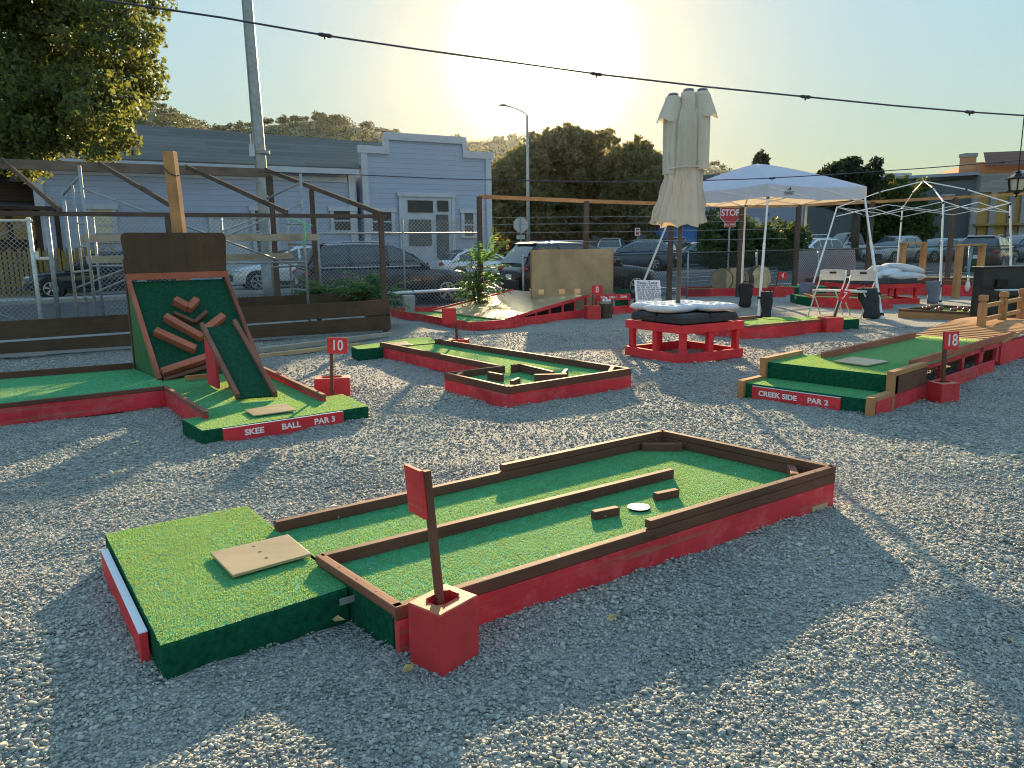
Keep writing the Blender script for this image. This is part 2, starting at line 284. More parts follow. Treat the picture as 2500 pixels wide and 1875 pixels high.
# ------------------------------------------------------------------ mesh helper
OFF = {}
class MB:
    def __init__(s): s.v = []; s.f = []; s.uv = []; s.mi = []; s.cur = 0
    def face(s, idx, uv=None):
        s.f.append(tuple(idx)); s.mi.append(s.cur)
        s.uv.extend(uv if uv else [(s.v[i][0], s.v[i][1]) for i in idx])
    def quadbox(s, c8, L=1.0, w=.1, h=.1):
        """c8: bottom ring 4 (start-left,start-right,end-right,end-left) then top ring 4"""
        b = len(s.v); s.v.extend([tuple(p) for p in c8]); o = random.random() * 40; q = random.random() * 9
        st, en = [(o, q), (o, q + w), (o + L, q + w), (o + L, q)], None
        s.face((b + 0, b + 3, b + 2, b + 1), [(o, q), (o + L, q), (o + L, q + w), (o, q + w)])
        s.face((b + 4, b + 5, b + 6, b + 7), [(o, q), (o, q + w), (o + L, q + w), (o + L, q)])
        s.face((b + 1, b + 2, b + 6, b + 5), [(o, q), (o + L, q), (o + L, q + h), (o, q + h)])
        s.face((b + 3, b + 0, b + 4, b + 7), [(o + L, q), (o, q), (o, q + h), (o + L, q + h)])
        s.face((b + 0, b + 1, b + 5, b + 4), [(o, q), (o + .02, q + w), (o + .04, q + w), (o + .02, q)])
        s.face((b + 2, b + 3, b + 7, b + 6), [(o, q), (o + .02, q + w), (o + .04, q + w), (o + .02, q)])
        return s
    def beam(s, p, q, w, h, up=(0, 0, 1), ext=0.0):
        """rectangular bar centred on the line p-q; w across, h along up"""
        p, q = Vector(p), Vector(q); d = (q - p); L = d.length; d.normalize(); p = p - d * ext; q = q + d * ext
        up = Vector(up); sd = d.cross(up)
        if sd.length < 1e-4: sd = d.cross(Vector((1, 0, 0)))
        sd.normalize(); up = sd.cross(d)
        a, b = sd * w / 2, up * h / 2
        return s.quadbox([p - a - b, p + a - b, q + a - b, q - a - b, p - a + b, p + a + b, q + a + b, q - a + b], L, w, h)
    def board(s, p, q, w, z0, z1, side=0.0, zq=None, ext=0.0):
        """upright board over the ground line p-q; side shifts it left(+)/right(-) of the line; zq = (z0,z1) at q"""
        p, q = Vector((p[0], p[1], 0)), Vector((q[0], q[1], 0)); d = q - p; L = d.length; d.normalize(); p = p - d * ext; q = q + d * ext
        n = Vector((-d.y, d.x, 0)); a = n * (w / 2 + side); b = n * (-w / 2 + side); e0, e1 = zq or (z0, z1)
        Z = Vector((0, 0, 1))
        return s.quadbox([p + a + Z * z0, p + b + Z * z0, q + b + Z * e0, q + a + Z * e0, p + a + Z * z1, p + b + Z * z1, q + b + Z * e1, q + a + Z * e1], L, w, abs(z1 - z0))
    def box(s, c, dx, dy, dz, rot=0.0):
        c = Vector(c); ca, sa = math.cos(rot), math.sin(rot); ex, ey = Vector((ca, sa, 0)) * dx / 2, Vector((-sa, ca, 0)) * dy / 2; ez = Vector((0, 0, dz / 2))
        return s.quadbox([c - ex + ey - ez, c - ex - ey - ez, c + ex - ey - ez, c + ex + ey - ez, c - ex + ey + ez, c - ex - ey + ez, c + ex - ey + ez, c + ex + ey + ez], dx, dy, dz)
    def prism(s, poly, z0, z1):
        """vertical prism over a ground polygon"""
        n = len(poly); b = len(s.v)
        ar = sum(poly[i][0] * poly[(i + 1) % n][1] - poly[(i + 1) % n][0] * poly[i][1] for i in range(n))
        if ar < 0: poly = poly[::-1]
        zz = z1 if isinstance(z1, (list, tuple)) else [z1] * n
        for p in poly: s.v.append((p[0], p[1], z0))
        for p, z in zip(poly, zz): s.v.append((p[0], p[1], z))
        s.face(range(b + n - 1, b - 1, -1)); s.face(range(b + n, b + 2 * n))
        for i in range(n):
            j = (i + 1) % n; L = math.hypot(poly[j][0] - poly[i][0], poly[j][1] - poly[i][1])
            s.face((b + i, b + j, b + n + j, b + n + i), [(0, z0), (L, z0), (L, zz[j]), (0, zz[i])])
        return s
    def tube(s, pts, r, n=8, caps=True):
        pts = [Vector(p) for p in pts]; rs = r if isinstance(r, (list, tuple)) else [r] * len(pts)
        b0 = len(s.v); prev = None; run = 0.0
        for i, p in enumerate(pts):
            d = (pts[min(i + 1, len(pts) - 1)] - pts[max(i - 1, 0)]).normalized()
            ref = Vector((0, 0, 1)) if abs(d.z) < .95 else Vector((1, 0, 0))
            a = d.cross(ref).normalized() if prev is None else (prev - d * prev.dot(d)).normalized()
            prev = a; c = d.cross(a)
            for k in range(n):
                th = 2 * math.pi * k / n; s.v.append(tuple(p + (a * math.cos(th) + c * math.sin(th)) * rs[i]))
        for i in range(len(pts) - 1):
            L = (pts[i + 1] - pts[i]).length
            for k in range(n):
                k2 = (k + 1) % n
                s.face((b0 + i * n + k, b0 + (i + 1) * n + k, b0 + (i + 1) * n + k2, b0 + i * n + k2), [(run, k * .05), (run + L, k * .05), (run + L, k * .05 + .05), (run, k * .05 + .05)])
            run += L
        if caps:
            s.face([b0 + k for k in range(n)]); e = b0 + (len(pts) - 1) * n; s.face([e + k for k in range(n - 1, -1, -1)])
        return s
    def lathe(s, c, prof, n=20, axis='Z', d=None):
        """prof: (radius, height) list; axis direction d"""
        c = Vector(c); d = Vector(d).normalized() if d is not None else Vector((0, 0, 1))
        ref = Vector((1, 0, 0)) if abs(d.x) < .9 else Vector((0, 1, 0)); a = d.cross(ref).normalized(); e = d.cross(a); b0 = len(s.v)
        for r, h in prof:
            for k in range(n):
                th = 2 * math.pi * k / n; s.v.append(tuple(c + d * h + (a * math.cos(th) + e * math.sin(th)) * max(r, 1e-4)))
        for i in range(len(prof) - 1):
            for k in range(n):
                k2 = (k + 1) % n; s.face((b0 + i * n + k, b0 + i * n + k2, b0 + (i + 1) * n + k2, b0 + (i + 1) * n + k))
        s.face([b0 + k for k in range(n - 1, -1, -1)]); e0 = b0 + (len(prof) - 1) * n; s.face([e0 + k for k in range(n)])
        return s
    def sphere(s, c, r, n=12, m=7, sc=(1, 1, 1)):
        b0 = len(s.v)
        for i in range(m + 1):
            ph = math.pi * i / m - math.pi / 2
            for k in range(n):
                th = 2 * math.pi * k / n
                s.v.append((c[0] + r * sc[0] * math.cos(ph) * math.cos(th), c[1] + r * sc[1] * math.cos(ph) * math.sin(th), c[2] + r * sc[2] * math.sin(ph)))
        for i in range(m):
            for k in range(n):
                k2 = (k + 1) % n; s.face((b0 + i * n + k, b0 + i * n + k2, b0 + (i + 1) * n + k2, b0 + (i + 1) * n + k))
        return s
    def poly(s, pts, uv=None):
        b = len(s.v); s.v.extend([tuple(p) for p in pts]); s.face(range(b, b + len(pts)), uv); return s
    def slab(s, pts, n, t):
        """flat polygon pts (3D) thickened by t along n"""
        n = Vector(n).normalized() * t; b = len(s.v); k = len(pts)
        for p in pts: s.v.append(tuple(Vector(p)))
        for p in pts: s.v.append(tuple(Vector(p) + n))
        s.face(range(b + k - 1, b - 1, -1)); s.face(range(b + k, b + 2 * k))
        for i in range(k):
            j = (i + 1) % k; s.face((b + i, b + j, b + k + j, b + k + i))
        return s
    def build(s, name, mat, parent=None, bevel=0.0, smooth=False, sub=0, label=None):
        off = Vector(OFF.get(parent.name, (0, 0, 0))) if parent else Vector((0, 0, 0))
        me = bpy.data.meshes.new(name); me.from_pydata([(a - off.x, b - off.y, c - off.z) for a, b, c in s.v], [], s.f)
        uvl = me.uv_layers.new(name='UVMap'); uvl.data.foreach_set('uv', [x for p in s.uv for x in p])
        for m in (mat if isinstance(mat, list) else [mat]): me.materials.append(m)
        if isinstance(mat, list): me.polygons.foreach_set('material_index', s.mi)
        if smooth: me.polygons.foreach_set('use_smooth', [True] * len(me.polygons))
        me.update()
        o = bpy.data.objects.new(name, me); C.objects.link(o)
        if parent: o.parent = parent; OFF[o.name] = tuple(off)
        if bevel:
            bm = o.modifiers.new('bevel', 'BEVEL'); bm.width = bevel; bm.segments = 2; bm.limit_method = 'ANGLE'
        if sub:
            sm = o.modifiers.new('sub', 'SUBSURF'); sm.levels = sub; sm.render_levels = sub
        if label: o['label'] = label
        return o
def tag(o, label=None, cat=None, group=None, kind=None):
    if label: o['label'] = label
    if cat: o['category'] = cat
    if group: o['group'] = group
    if kind: o['kind'] = kind
    return o
def thing(name, loc, label, cat, group=None):
    o = bpy.data.objects.new(name, None); C.objects.link(o); o.location = loc; o.empty_display_size = .2
    OFF[o.name] = tuple(loc); return tag(o, label, cat, group)
KIDS = {}
def copy_tree(o, loc=None, rz=None, label=None, scale=None):
    def rec(x, par):
        c = x.copy(); C.objects.link(c)
        if par: c.parent = par
        for ch in [y for y in bpy.data.objects if y.parent == x]: rec(ch, c)
        return c
    c = rec(o, None)
    if loc is not None: c.location = loc
    if rz is not None: c.rotation_euler = (0, 0, rz)
    if scale: c.scale = scale
    if label: c['label'] = label
    return c
def text_mb(txt, size, extrude=.0015, bold=.0, sx=1.0):
    """lettering: list of local verts and faces, centred on the origin in XY"""
    cu = bpy.data.curves.new('t', 'FONT'); cu.body = txt; cu.size = size; cu.extrude = extrude; cu.offset = bold; cu.align_x = 'CENTER'; cu.align_y = 'CENTER'; cu.resolution_u = 4
    o = bpy.data.objects.new('t', cu); C.objects.link(o); me = bpy.data.meshes.new_from_object(o)
    vs = [(v.co.x * sx, v.co.y, v.co.z) for v in me.vertices]; fs = [tuple(p.vertices) for p in me.polygons]
    bpy.data.objects.remove(o); bpy.data.curves.remove(cu); bpy.data.meshes.remove(me)
    return vs, fs
def put_text(name, txt, size, c, xd, yd, mat, parent, bold=.0, sx=1.0, extra=None):
    vs, fs = text_mb(txt, size, .0015, bold, sx); xd, yd = Vector(xd).normalized(), Vector(yd).normalized(); zd = xd.cross(yd); c = Vector(c)
    mb = MB()
    for v in vs: mb.v.append(tuple(c + xd * v[0] + yd * v[1] + zd * v[2]))
    for f in fs: mb.face(f)
    for (x0, y0, x1, y1) in (extra or []):
        p = [c + xd * a + yd * b + zd * .0012 for a, b in ((x0, y0), (x1, y0), (x1, y1), (x0, y1))]; mb.poly(p)
    return mb.build(name, mat, parent)
def np_mesh(name, verts, faces, mat, parent=None, smooth=False):
    """fast mesh from numpy: verts (n,3), faces (m,k)"""
    off = np.array(OFF.get(parent.name, (0, 0, 0))) if parent else np.zeros(3)
    me = bpy.data.meshes.new(name); n, (m, k) = len(verts), faces.shape
    me.vertices.add(n); me.vertices.foreach_set('co', (verts - off).astype(np.float32).ravel())
    me.loops.add(m * k); me.loops.foreach_set('vertex_index', faces.astype(np.int32).ravel())
    me.polygons.add(m); me.polygons.foreach_set('loop_start', np.arange(0, m * k, k, dtype=np.int32))
    me.polygons.foreach_set('loop_total', np.full(m, k, dtype=np.int32))
    me.update(calc_edges=True); me.materials.append(mat)
    o = bpy.data.objects.new(name, me); C.objects.link(o)
    if parent: o.parent = parent; OFF[o.name] = tuple(off)
    return o
def inpoly(P, poly):
    x, y = P[:, 0], P[:, 1]; r = np.zeros(len(P), bool); n = len(poly)
    for i in range(n):
        x1, y1 = poly[i][0], poly[i][1]; x2, y2 = poly[(i + 1) % n][0], poly[(i + 1) % n][1]
        c = ((y1 > y) != (y2 > y)) & (x < (x2 - x1) * (y - y1) / (y2 - y1 + 1e-12) + x1); r ^= c
    return r
def turf(name, poly, z, parent, dens=9000, h=.011, w=.0045, mat='turf', rows=0.0, base_z=None, zfun=None, rowdir=None):
    """artificial turf: a backing sheet (or slab) with a short pile of blades, one mesh"""
    poly = [(p[0], p[1]) for p in poly]
    xs, ys = [p[0] for p in poly], [p[1] for p in poly]; A = (max(xs) - min(xs)) * (max(ys) - min(ys)); n = int(A * dens)
    P = np.column_stack([rng.uniform(min(xs), max(xs), n), rng.uniform(min(ys), max(ys), n)]); P = P[inpoly(P, poly)]
    if rows:
        rd = np.array(rowdir or (math.cos(R_(35)), math.sin(R_(35)))); nd = np.array((-rd[1], rd[0])); t = P @ nd; t2 = np.round(t / rows) * rows + rng.normal(0, rows * .12, len(t)); P = P + np.outer(t2 - t, nd)
    n = len(P); th = rng.normal(0, .55, n) + (math.atan2(rowdir[1], rowdir[0]) if rowdir else 0); ww = w * rng.uniform(.6, 1.3, n) / 2; hh = h * rng.uniform(.55, 1.25, n)
    lean = rng.normal(0, h * .45, (n, 2)); zb = zfun(P) if zfun else np.full(n, z)
    a = np.column_stack([P[:, 0] - ww * np.cos(th), P[:, 1] - ww * np.sin(th), zb]); b = np.column_stack([P[:, 0] + ww * np.cos(th), P[:, 1] + ww * np.sin(th), zb])
    c = np.column_stack([P[:, 0] + lean[:, 0], P[:, 1] + lean[:, 1], zb + hh])
    V = np.stack([a, b, c], 1).reshape(-1, 3); F = np.arange(3 * n).reshape(-1, 3)
    mb = MB()
    if base_z is not None: mb.prism(poly, base_z, z)
    else:
        mb.poly([(p[0], p[1], (float(zfun(np.array([p]))[0]) if zfun else z)) for p in (poly if sum(poly[i][0] * poly[(i + 1) % len(poly)][1] - poly[(i + 1) % len(poly)][0] * poly[i][1] for i in range(len(poly))) > 0 else poly[::-1])])
    off = Vector(OFF.get(parent.name, (0, 0, 0))) if parent else Vector((0, 0, 0))
    nb = len(mb.v); me = bpy.data.meshes.new(name)
    allv = np.vstack([np.array(mb.v), V]) - np.array(off)
    me.from_pydata(allv.tolist(), [], [tuple(f) for f in mb.f] + (F + nb).tolist())
    me.materials.append(M['turf_face' if mat == 'turf_dark' else 'turf_base']); me.materials.append(M[mat])
    me.polygons.foreach_set('material_index', [0] * len(mb.f) + [1] * n); me.update()
    o = bpy.data.objects.new(name, me); C.objects.link(o)
    if parent: o.parent = parent; OFF[o.name] = tuple(off)
    return o

# ================================================================== SETTING
_q = [G(*p) for p in ((399, 1649), (861, 1512), (961, 1579), (2022, 1229))]; _s = [G(443, 1024, 0), G(498, 1084), G(907, 1028)]; _k = [G(1246, 994), G(1090, 952), G(1536, 936)]; _c = [G(1803, 955), G(2117, 1018), G(2330, 980)]
BANK = [(_q[0], _q[1]), (_q[1], _q[2]), (_q[2], _q[3]), (_q[0], G(262, 1340)), (_s[1], _s[2]), (_s[0], _s[1]), (_k[0], _k[1]), (_k[0], _k[2]), (_c[0], _c[1]), (_c[1], _c[2])]
def und(x, y):                            # low swells of the raked gravel
    a = (np.sin(x * 2.3 + y * 1.1 + .4) * np.sin(y * 2.9 - x * .7 + 1.0) * .016 + np.sin(x * 5.1 - y * 3.3) * np.sin(y * 6.3 + x * 2.2 + 2.0) * .008
         + np.sin(x * .9 + 2.0) * np.sin(y * 1.15 + x * .5 + .3) * .015 + np.sin(x * 11.7 + y * 4.1) * np.sin(y * 13.1 - x * 5.2) * .0022)
    b = np.zeros_like(a)                  # stones banked up against the boards of the nearest hole
    for (p, q) in BANK:
        ex, ey = q.x - p.x, q.y - p.y; L2 = ex * ex + ey * ey; t = np.clip(((x - p.x) * ex + (y - p.y) * ey) / L2, 0, 1); d = np.hypot(x - p.x - t * ex, y - p.y - t * ey)
        b = np.maximum(b, np.exp(-(d / .075) ** 2) * (.016 + .012 * np.sin(t * 23 + p.x * 7) + .008 * np.sin(t * 61)))
    return (a - .012) * np.clip((24 - y) / 6, 0, 1) + b
# gravel lot and everything beyond: one sheet out to the horizon
def ground_sheet():
    xs = np.concatenate([np.linspace(-900, -45, 12), np.linspace(-40, -8, 41), np.arange(-7.6, 9.7, .12), np.linspace(10, 45, 45), np.linspace(50, 900, 12)])
    ys = np.concatenate([np.linspace(-60, 0, 13), np.arange(.4, 14, .12), np.linspace(14.2, 30, 50), np.linspace(33, 130, 30), np.linspace(150, 1600, 14)])
    X, Y = np.meshgrid(xs, ys); Z = und(X, Y) + .014 * np.clip(Y - 24, 0, 76)
    V = np.column_stack([X.ravel(), Y.ravel(), Z.ravel()]); nx, ny = len(xs), len(ys)
    i, j = np.meshgrid(np.arange(nx - 1), np.arange(ny - 1)); a = (j * nx + i).ravel(); F = np.column_stack([a, a + 1, a + 1 + nx, a + nx])
    o = np_mesh('ground', V, F, M['gravel_sheet']); o.data.polygons.foreach_set('use_smooth', [True] * len(F)); return tag(o, kind='structure')
def gravel_mats():
    stops = [(0.0, (.075, .085, .082)), (.3, (.22, .235, .22)), (.65, (.40, .425, .395)), (.88, (.57, .565, .52)), (.96, (.66, .64, .58)), (1.0, (.50, .40, .30))]
    m, t, b, o = new_mat('gravel_sheet'); p = pos(t)
    v = t.nodes.new("ShaderNodeTexVoronoi"); v.inputs['Scale'].default_value = 62; lnk(t, p, v.inputs['Vector'])
    sx = t.nodes.new("ShaderNodeSeparateColor"); lnk(t, v.outputs['Color'], sx.inputs[0])
    col = ramp(t, sx.outputs[0], [(a, tuple(x * .85 for x in c)) for a, c in stops])
    col = mixc(t, ramp(t, noise(t, p, .9, 4), [(.35, (0, 0, 0)), (.7, (.55, .55, .55))]), col, (.39, .40, .375))
    lnk(t, col, b.inputs['Base Color']); b.inputs['Roughness'].default_value = .9
    bump(t, b, ramp(t, v.outputs['Distance'], [(0, (1, 1, 1)), (.75, (0, 0, 0))]), 1.0, .02); M['gravel_sheet'] = m
    m, t, b, o = new_mat('gravel_stones'); g = t.nodes.new("ShaderNodeNewGeometry")
    col = ramp(t, g.outputs['Random Per Island'], stops); col = mixc(t, .5, col, ramp(t, noise(t, pos(t), 160, 3), [(.3, (.26, .28, .26)), (.7, (.48, .51, .47))]))
    col = mixc(t, 1.0, col, ramp(t, noise(t, pos(t), .8, 5, .6), [(.32, (.66, .68, .70)), (.68, (1.12, 1.08, 1.0))]), 'MULTIPLY'); lnk(t, col, b.inputs['Base Color']); b.inputs['Roughness'].default_value = .8; M['gravel_stones'] = m
gravel_mats(); ground = ground_sheet()
def gravel():
    ph = (1 + 5 ** .5) / 2
    ico = np.array([(-1, ph, 0), (1, ph, 0), (-1, -ph, 0), (1, -ph, 0), (0, -1, ph), (0, 1, ph), (0, -1, -ph), (0, 1, -ph), (ph, 0, -1), (ph, 0, 1), (-ph, 0, -1), (-ph, 0, 1)]) / 1.902
    fi = np.array([(0, 11, 5), (0, 5, 1), (0, 1, 7), (0, 7, 10), (0, 10, 11), (1, 5, 9), (5, 11, 4), (11, 10, 2), (10, 7, 6), (7, 1, 8), (3, 9, 4), (3, 4, 2), (3, 2, 6), (3, 6, 8), (3, 8, 9), (4, 9, 5), (2, 4, 11), (6, 2, 10), (8, 6, 7), (9, 8, 1)])
    zones = [(1.3, 3.3, 5600, .0030, .0150), (3.3, 5.6, 3600, .0036, .0150), (5.6, 9.0, 1500, .0052, .0160), (9.0, 15.0, 420, .008, .019)]
    VV, FF, base = [], [], 0
    for y0, y1, dens, r0, r1 in zones:
        xl, xr = -.72 * y1 - .5, .72 * y1 + .5; n = int((xr - xl) * (y1 - y0) * dens)
        x = rng.uniform(xl, xr, n); y = rng.uniform(y0, y1, n); keep = np.abs(x) < .72 * y + .5; x, y = x[keep], y[keep]; n = len(x)
        r = r0 + (r1 - r0) * rng.beta(1.1, 3.4, n); big = rng.random(n) < .013; r[big] *= rng.uniform(1.3, 2.2, big.sum())
        # raked-up patches are coarser, trodden ones fine
        co = .5 + .5 * np.sin(x * 1.7 + y * .6 + 1) * np.sin(y * 1.3 - x * .8); r *= .8 + .45 * co
        base_v = ico[None] * (1 + rng.normal(0, .20, (n, 12, 1))) + rng.normal(0, .10, (n, 12, 3))
        sc = np.stack([rng.uniform(.8, 1.5, n), rng.uniform(.65, 1.1, n), rng.uniform(.4, .85, n)], 1); v = base_v * sc[:, None] * r[:, None, None]
        a = rng.uniform(0, 2 * np.pi, n); tx = rng.normal(0, .35, n); ca, sa = np.cos(a)[:, None], np.sin(a)[:, None]; ct, st = np.cos(tx)[:, None], np.sin(tx)[:, None]
        v1 = v[:, :, 1] * ct - v[:, :, 2] * st; v2 = v[:, :, 1] * st + v[:, :, 2] * ct; X = v[:, :, 0] * ca - v1 * sa; Y = v[:, :, 0] * sa + v1 * ca
        z = und(x, y) + r * rng.uniform(.05, .55, n)
        VV.append(np.stack([X + x[:, None], Y + y[:, None], v2 + z[:, None]], 2).reshape(-1, 3)); FF.append((fi[None] + (np.arange(n) * 12)[:, None, None] + base).reshape(-1, 3)); base += 12 * n
    n = 70; x = rng.uniform(-2.1, 1.9, n); y = 3.3 + (x + .5) * .68 + rng.uniform(-.25, 1.15, n); z = .155; r = rng.uniform(.0025, .006, n); kk = inpoly(np.column_stack([x, y]), [G(391, 1577, .15), G(851, 1433, .15), G(971, 1477, .2), G(2030, 1139, .245), G(1617, 1051, .245), G(680, 1271, .2), G(603, 1234, .15), G(255, 1303, .15)]); x, y, r = x[kk], y[kk], r[kk]; n = len(x)   # strays kicked onto the turf
    v = ico[None] * (1 + rng.normal(0, .2, (n, 12, 1))) * r[:, None, None]; VV.append((v + np.stack([x, y, np.full(n, z)], 1)[:, None, :]).reshape(-1, 3)); FF.append((fi[None] + (np.arange(n) * 12)[:, None, None] + base).reshape(-1, 3)); base += 12 * n
    o = np_mesh('gravel', np.vstack(VV), np.vstack(FF), M['gravel_stones']); return tag(o, 'loose grey crushed gravel covering the lot', 'gravel', kind='stuff')
gravel()

# street, car park, kerbs and road paint
def lotpt(a, b): return Vector((4.0, 23.1, 0)) + EV * a + NV * b      # metres along / across from a point on the low fence line
def sheet(name, poly, lift, mat):
    mb = MB(); pts = [Vector((p[0], p[1], gz(p[1]) + lift)) for p in poly]; mb.poly(pts); return tag(mb.build(name, mat), kind='structure')
def strip(name, a0, a1, b0, b1, lift, mat, n=40):
    mb = MB()
    for i in range(n):
        t0, t1 = a0 + (a1 - a0) * i / n, a0 + (a1 - a0) * (i + 1) / n
        mb.poly([Vector((p.x, p.y, gz(p.y) + lift)) for p in (lotpt(t0, b0), lotpt(t1, b0), lotpt(t1, b1), lotpt(t0, b1))])
    return tag(mb.build(name, mat), kind='structure')
strip('street', -60, 90, 1.0, 11.2, .006, M['asphalt']); strip('parking_lot', -2, 110, 12.4, 60, .008, M['asphalt'])
mb = MB()
for i in range(30):
    p, q = lotpt(-60 + i * 5, 11.3), lotpt(-55 + i * 5, 11.3)
    if -7 < (-60 + i * 5) < 3: continue
    mb.beam(p + Vector((0, 0, gz(p.y) + .06)), q + Vector((0, 0, gz(q.y) + .06)), .2, .15)
tag(mb.build('kerb', M['concrete']), kind='structure'); strip('pavement', -60, -6, 11.42, 13.6, .09, M['concrete'])
for k, (a0, a1, b0, b1) in enumerate([(-3, 30, 2.4, 2.55), (-40, 60, 5.9, 6.0), (4, 4.4, 2.6, 9.5), (9, 16, 8.2, 8.4), (2, 30, 9.9, 10.05), (12, 22, 4.0, 4.14), (24, 34, 5.0, 5.12)]):
    strip('road_marking', a0, a1, b0, b1, .012, M['paintline'], 12)
for k in range(14): strip('parking_marking', 6 + k * 3.0, 6.1 + k * 3.0, 13.5, 18, .013, M['paintline'], 4)

# hills
HP = [(-200, 230), (0, 235), (215, 240), (270, 222), (310, 222), (380, 240), (440, 268), (505, 275), (600, 264), (700, 254), (770, 268), (830, 285), (900, 292), (1020, 296), (1100, 297), (1180, 307), (1300, 318), (1420, 336), (1500, 346), (1580, 362), (1700, 385), (1900, 420), (2300, 470)]
HP = [(u * 1.1302, v * 1.1302 + 6) for u, v in HP]
def hill_top(u):
    return float(np.interp(u, [p[0] for p in HP], [p[1] for p in HP]))
def hillz(x, y):
    return None
us = np.linspace(-250, 2600, 150); HY = 460.0
tops = [D(u, hill_top(u), HY) for u in us]
mb = MB(); nseg = 14
for p in tops:
    for k in range(nseg + 1):
        f = k / nseg; y = 230 + (HY - 230) * f; s = p.x / HY; z = 1.2 + (p.z - 1.2) * (f ** .85) + 1.6 * math.sin(p.x * .05 + k * 1.3) * math.sin(k * .9 + p.x * .021) * min(1, 4 * f * (1 - f))
        mb.v.append((s * y, y, z))
    y = 560; mb.v.append((p.x / HY * y, y, p.z * .6))
w = nseg + 2
for i in range(len(tops) - 1):
    for k in range(w - 1):
        a = i * w + k; mb.face((a, a + w, a + w + 1, a + 1))
M['hill'] = plain('dry_hillside', (.17, .14, .06), .95, .3, .03, 0)
tag(mb.build('hills', M['hill'], smooth=True), kind='structure')
def blob_leaves(c, rad, n, size, V, flat=1.0):
    """leaf quads scattered through an uneven ellipsoid; appended to V as an (n,4,3) array"""
    d = rng.normal(0, 1, (n, 3)); d /= np.linalg.norm(d, axis=1)[:, None]
    r = rng.uniform(.35, 1.0, n) ** .6
    P = np.array(c) + d * np.array(rad) * r[:, None]
    e1 = rng.normal(0, 1, (n, 3)); e1 /= np.linalg.norm(e1, axis=1)[:, None]; e2 = np.cross(e1, rng.normal(0, 1, (n, 3))); e2 /= np.linalg.norm(e2, axis=1)[:, None]
    s = size * rng.uniform(.6, 1.3, n)[:, None]
    V.append(np.stack([P - e1 * s, P + e2 * s * .55, P + e1 * s, P - e2 * s * .55], 1))
def leaf_object(name, V, mat, parent=None):
    A = np.vstack(V); n = len(A); return np_mesh(name, A.reshape(-1, 3), np.arange(4 * n).reshape(-1, 4), M[mat], parent)
# woodland covering the hillside (one mass) and the trees standing out on its crest
V = []
for i in range(1500):
    u = random.uniform(120, 2000); f = random.uniform(.45, .99); p = D(u, hill_top(u), HY); y = 230 + (HY - 230) * f
    z = 1.2 + (p.z - 1.2) * (f ** .85); rr = random.uniform(2.0, 4.0)
    if u > 850 and random.random() < .65: continue
    blob_leaves((p.x / HY * y, y, z + rr * .3), (rr, rr, rr * .75), 60, rr * .20, V)
tag(leaf_object('hillside_woods', V, 'leaf_hill'), 'oak woodland covering the dry hillside', 'woods', kind='stuff')

# ================================================================== GOLF HOLES
def cinder_block(c, rot, w, d, h, label):
    r = thing('cinder_block', (c[0], c[1], 0), label, 'cinder block', 'red painted cinder blocks holding the hole numbers')
    mb = MB(); ca, sa = math.cos(rot), math.sin(rot)
    def P(x, y, z): return (c[0] + x * ca - y * sa, c[1] + x * sa + y * ca, z)
    o = [(-w / 2, -d / 2), (w / 2, -d / 2), (w / 2, d / 2), (-w / 2, d / 2)]; iw, idp = w * .29, d * .25; ch = .022
    inn = [(-iw, -idp + ch), (-iw + ch, -idp), (iw - ch, -idp), (iw, -idp + ch), (iw, idp - ch), (iw - ch, idp), (-iw + ch, idp), (-iw, idp - ch)]
    for z in (-.03, h):
        for p in o: mb.v.append(P(*p, z))
    for z in (h, .02):
        for p in inn: mb.v.append(P(*p, z))
    for i in range(4): j = (i + 1) % 4; mb.face((i, j, 4 + j, 4 + i), [(0, 0), (.2, 0), (.2, .2), (0, .2)])
    top = [(4, (0, 1)), (5, (2, 3)), (6, (4, 5)), (7, (6, 7))]
    for k in range(4):
        a, b = 4 + k, 4 + (k + 1) % 4
        i0, i1 = [1, 3, 5, 7][k], [2, 4, 6, 0][k]; i00 = [0, 2, 4, 6][k]
        mb.face((a, 8 + i00, 8 + i0)[::1] if False else (a, 8 + i0, 8 + i00))
        mb.face((a, b, 8 + i1, 8 + i0))
    for i in range(8): j = (i + 1) % 8; mb.face((8 + j, 8 + i, 16 + i, 16 + j))
    mb.face([16 + i for i in range(8)])
    mb.build('block_body', M['block'], r, bevel=.006); return r
m, t, b, o = new_mat('painted_block'); p = pos(t); n1 = noise(t, p, 22, 6, .7)
sz = t.nodes.new("ShaderNodeSeparateXYZ"); lnk(t, t.nodes.new("ShaderNodeNewGeometry").outputs['Normal'], sz.inputs[0])
mm = t.nodes.new("ShaderNodeMath"); mm.operation = 'MULTIPLY'; lnk(t, sz.outputs[2], mm.inputs[0]); lnk(t, ramp(t, n1, [(.42, (0, 0, 0)), (.5, (.8, .8, .8))]), mm.inputs[1]); mm.use_clamp = True
lnk(t, mixc(t, mm.outputs[0], ramp(t, noise(t, p, 7, 4), [(.3, (.48, .03, .032)), (.7, (.66, .045, .048))]), (.42, .20, .09)), b.inputs['Base Color'])
b.inputs['Roughness'].default_value = .6; bump(t, b, noise(t, p, 130, 4), .5, .004); M['block'] = m
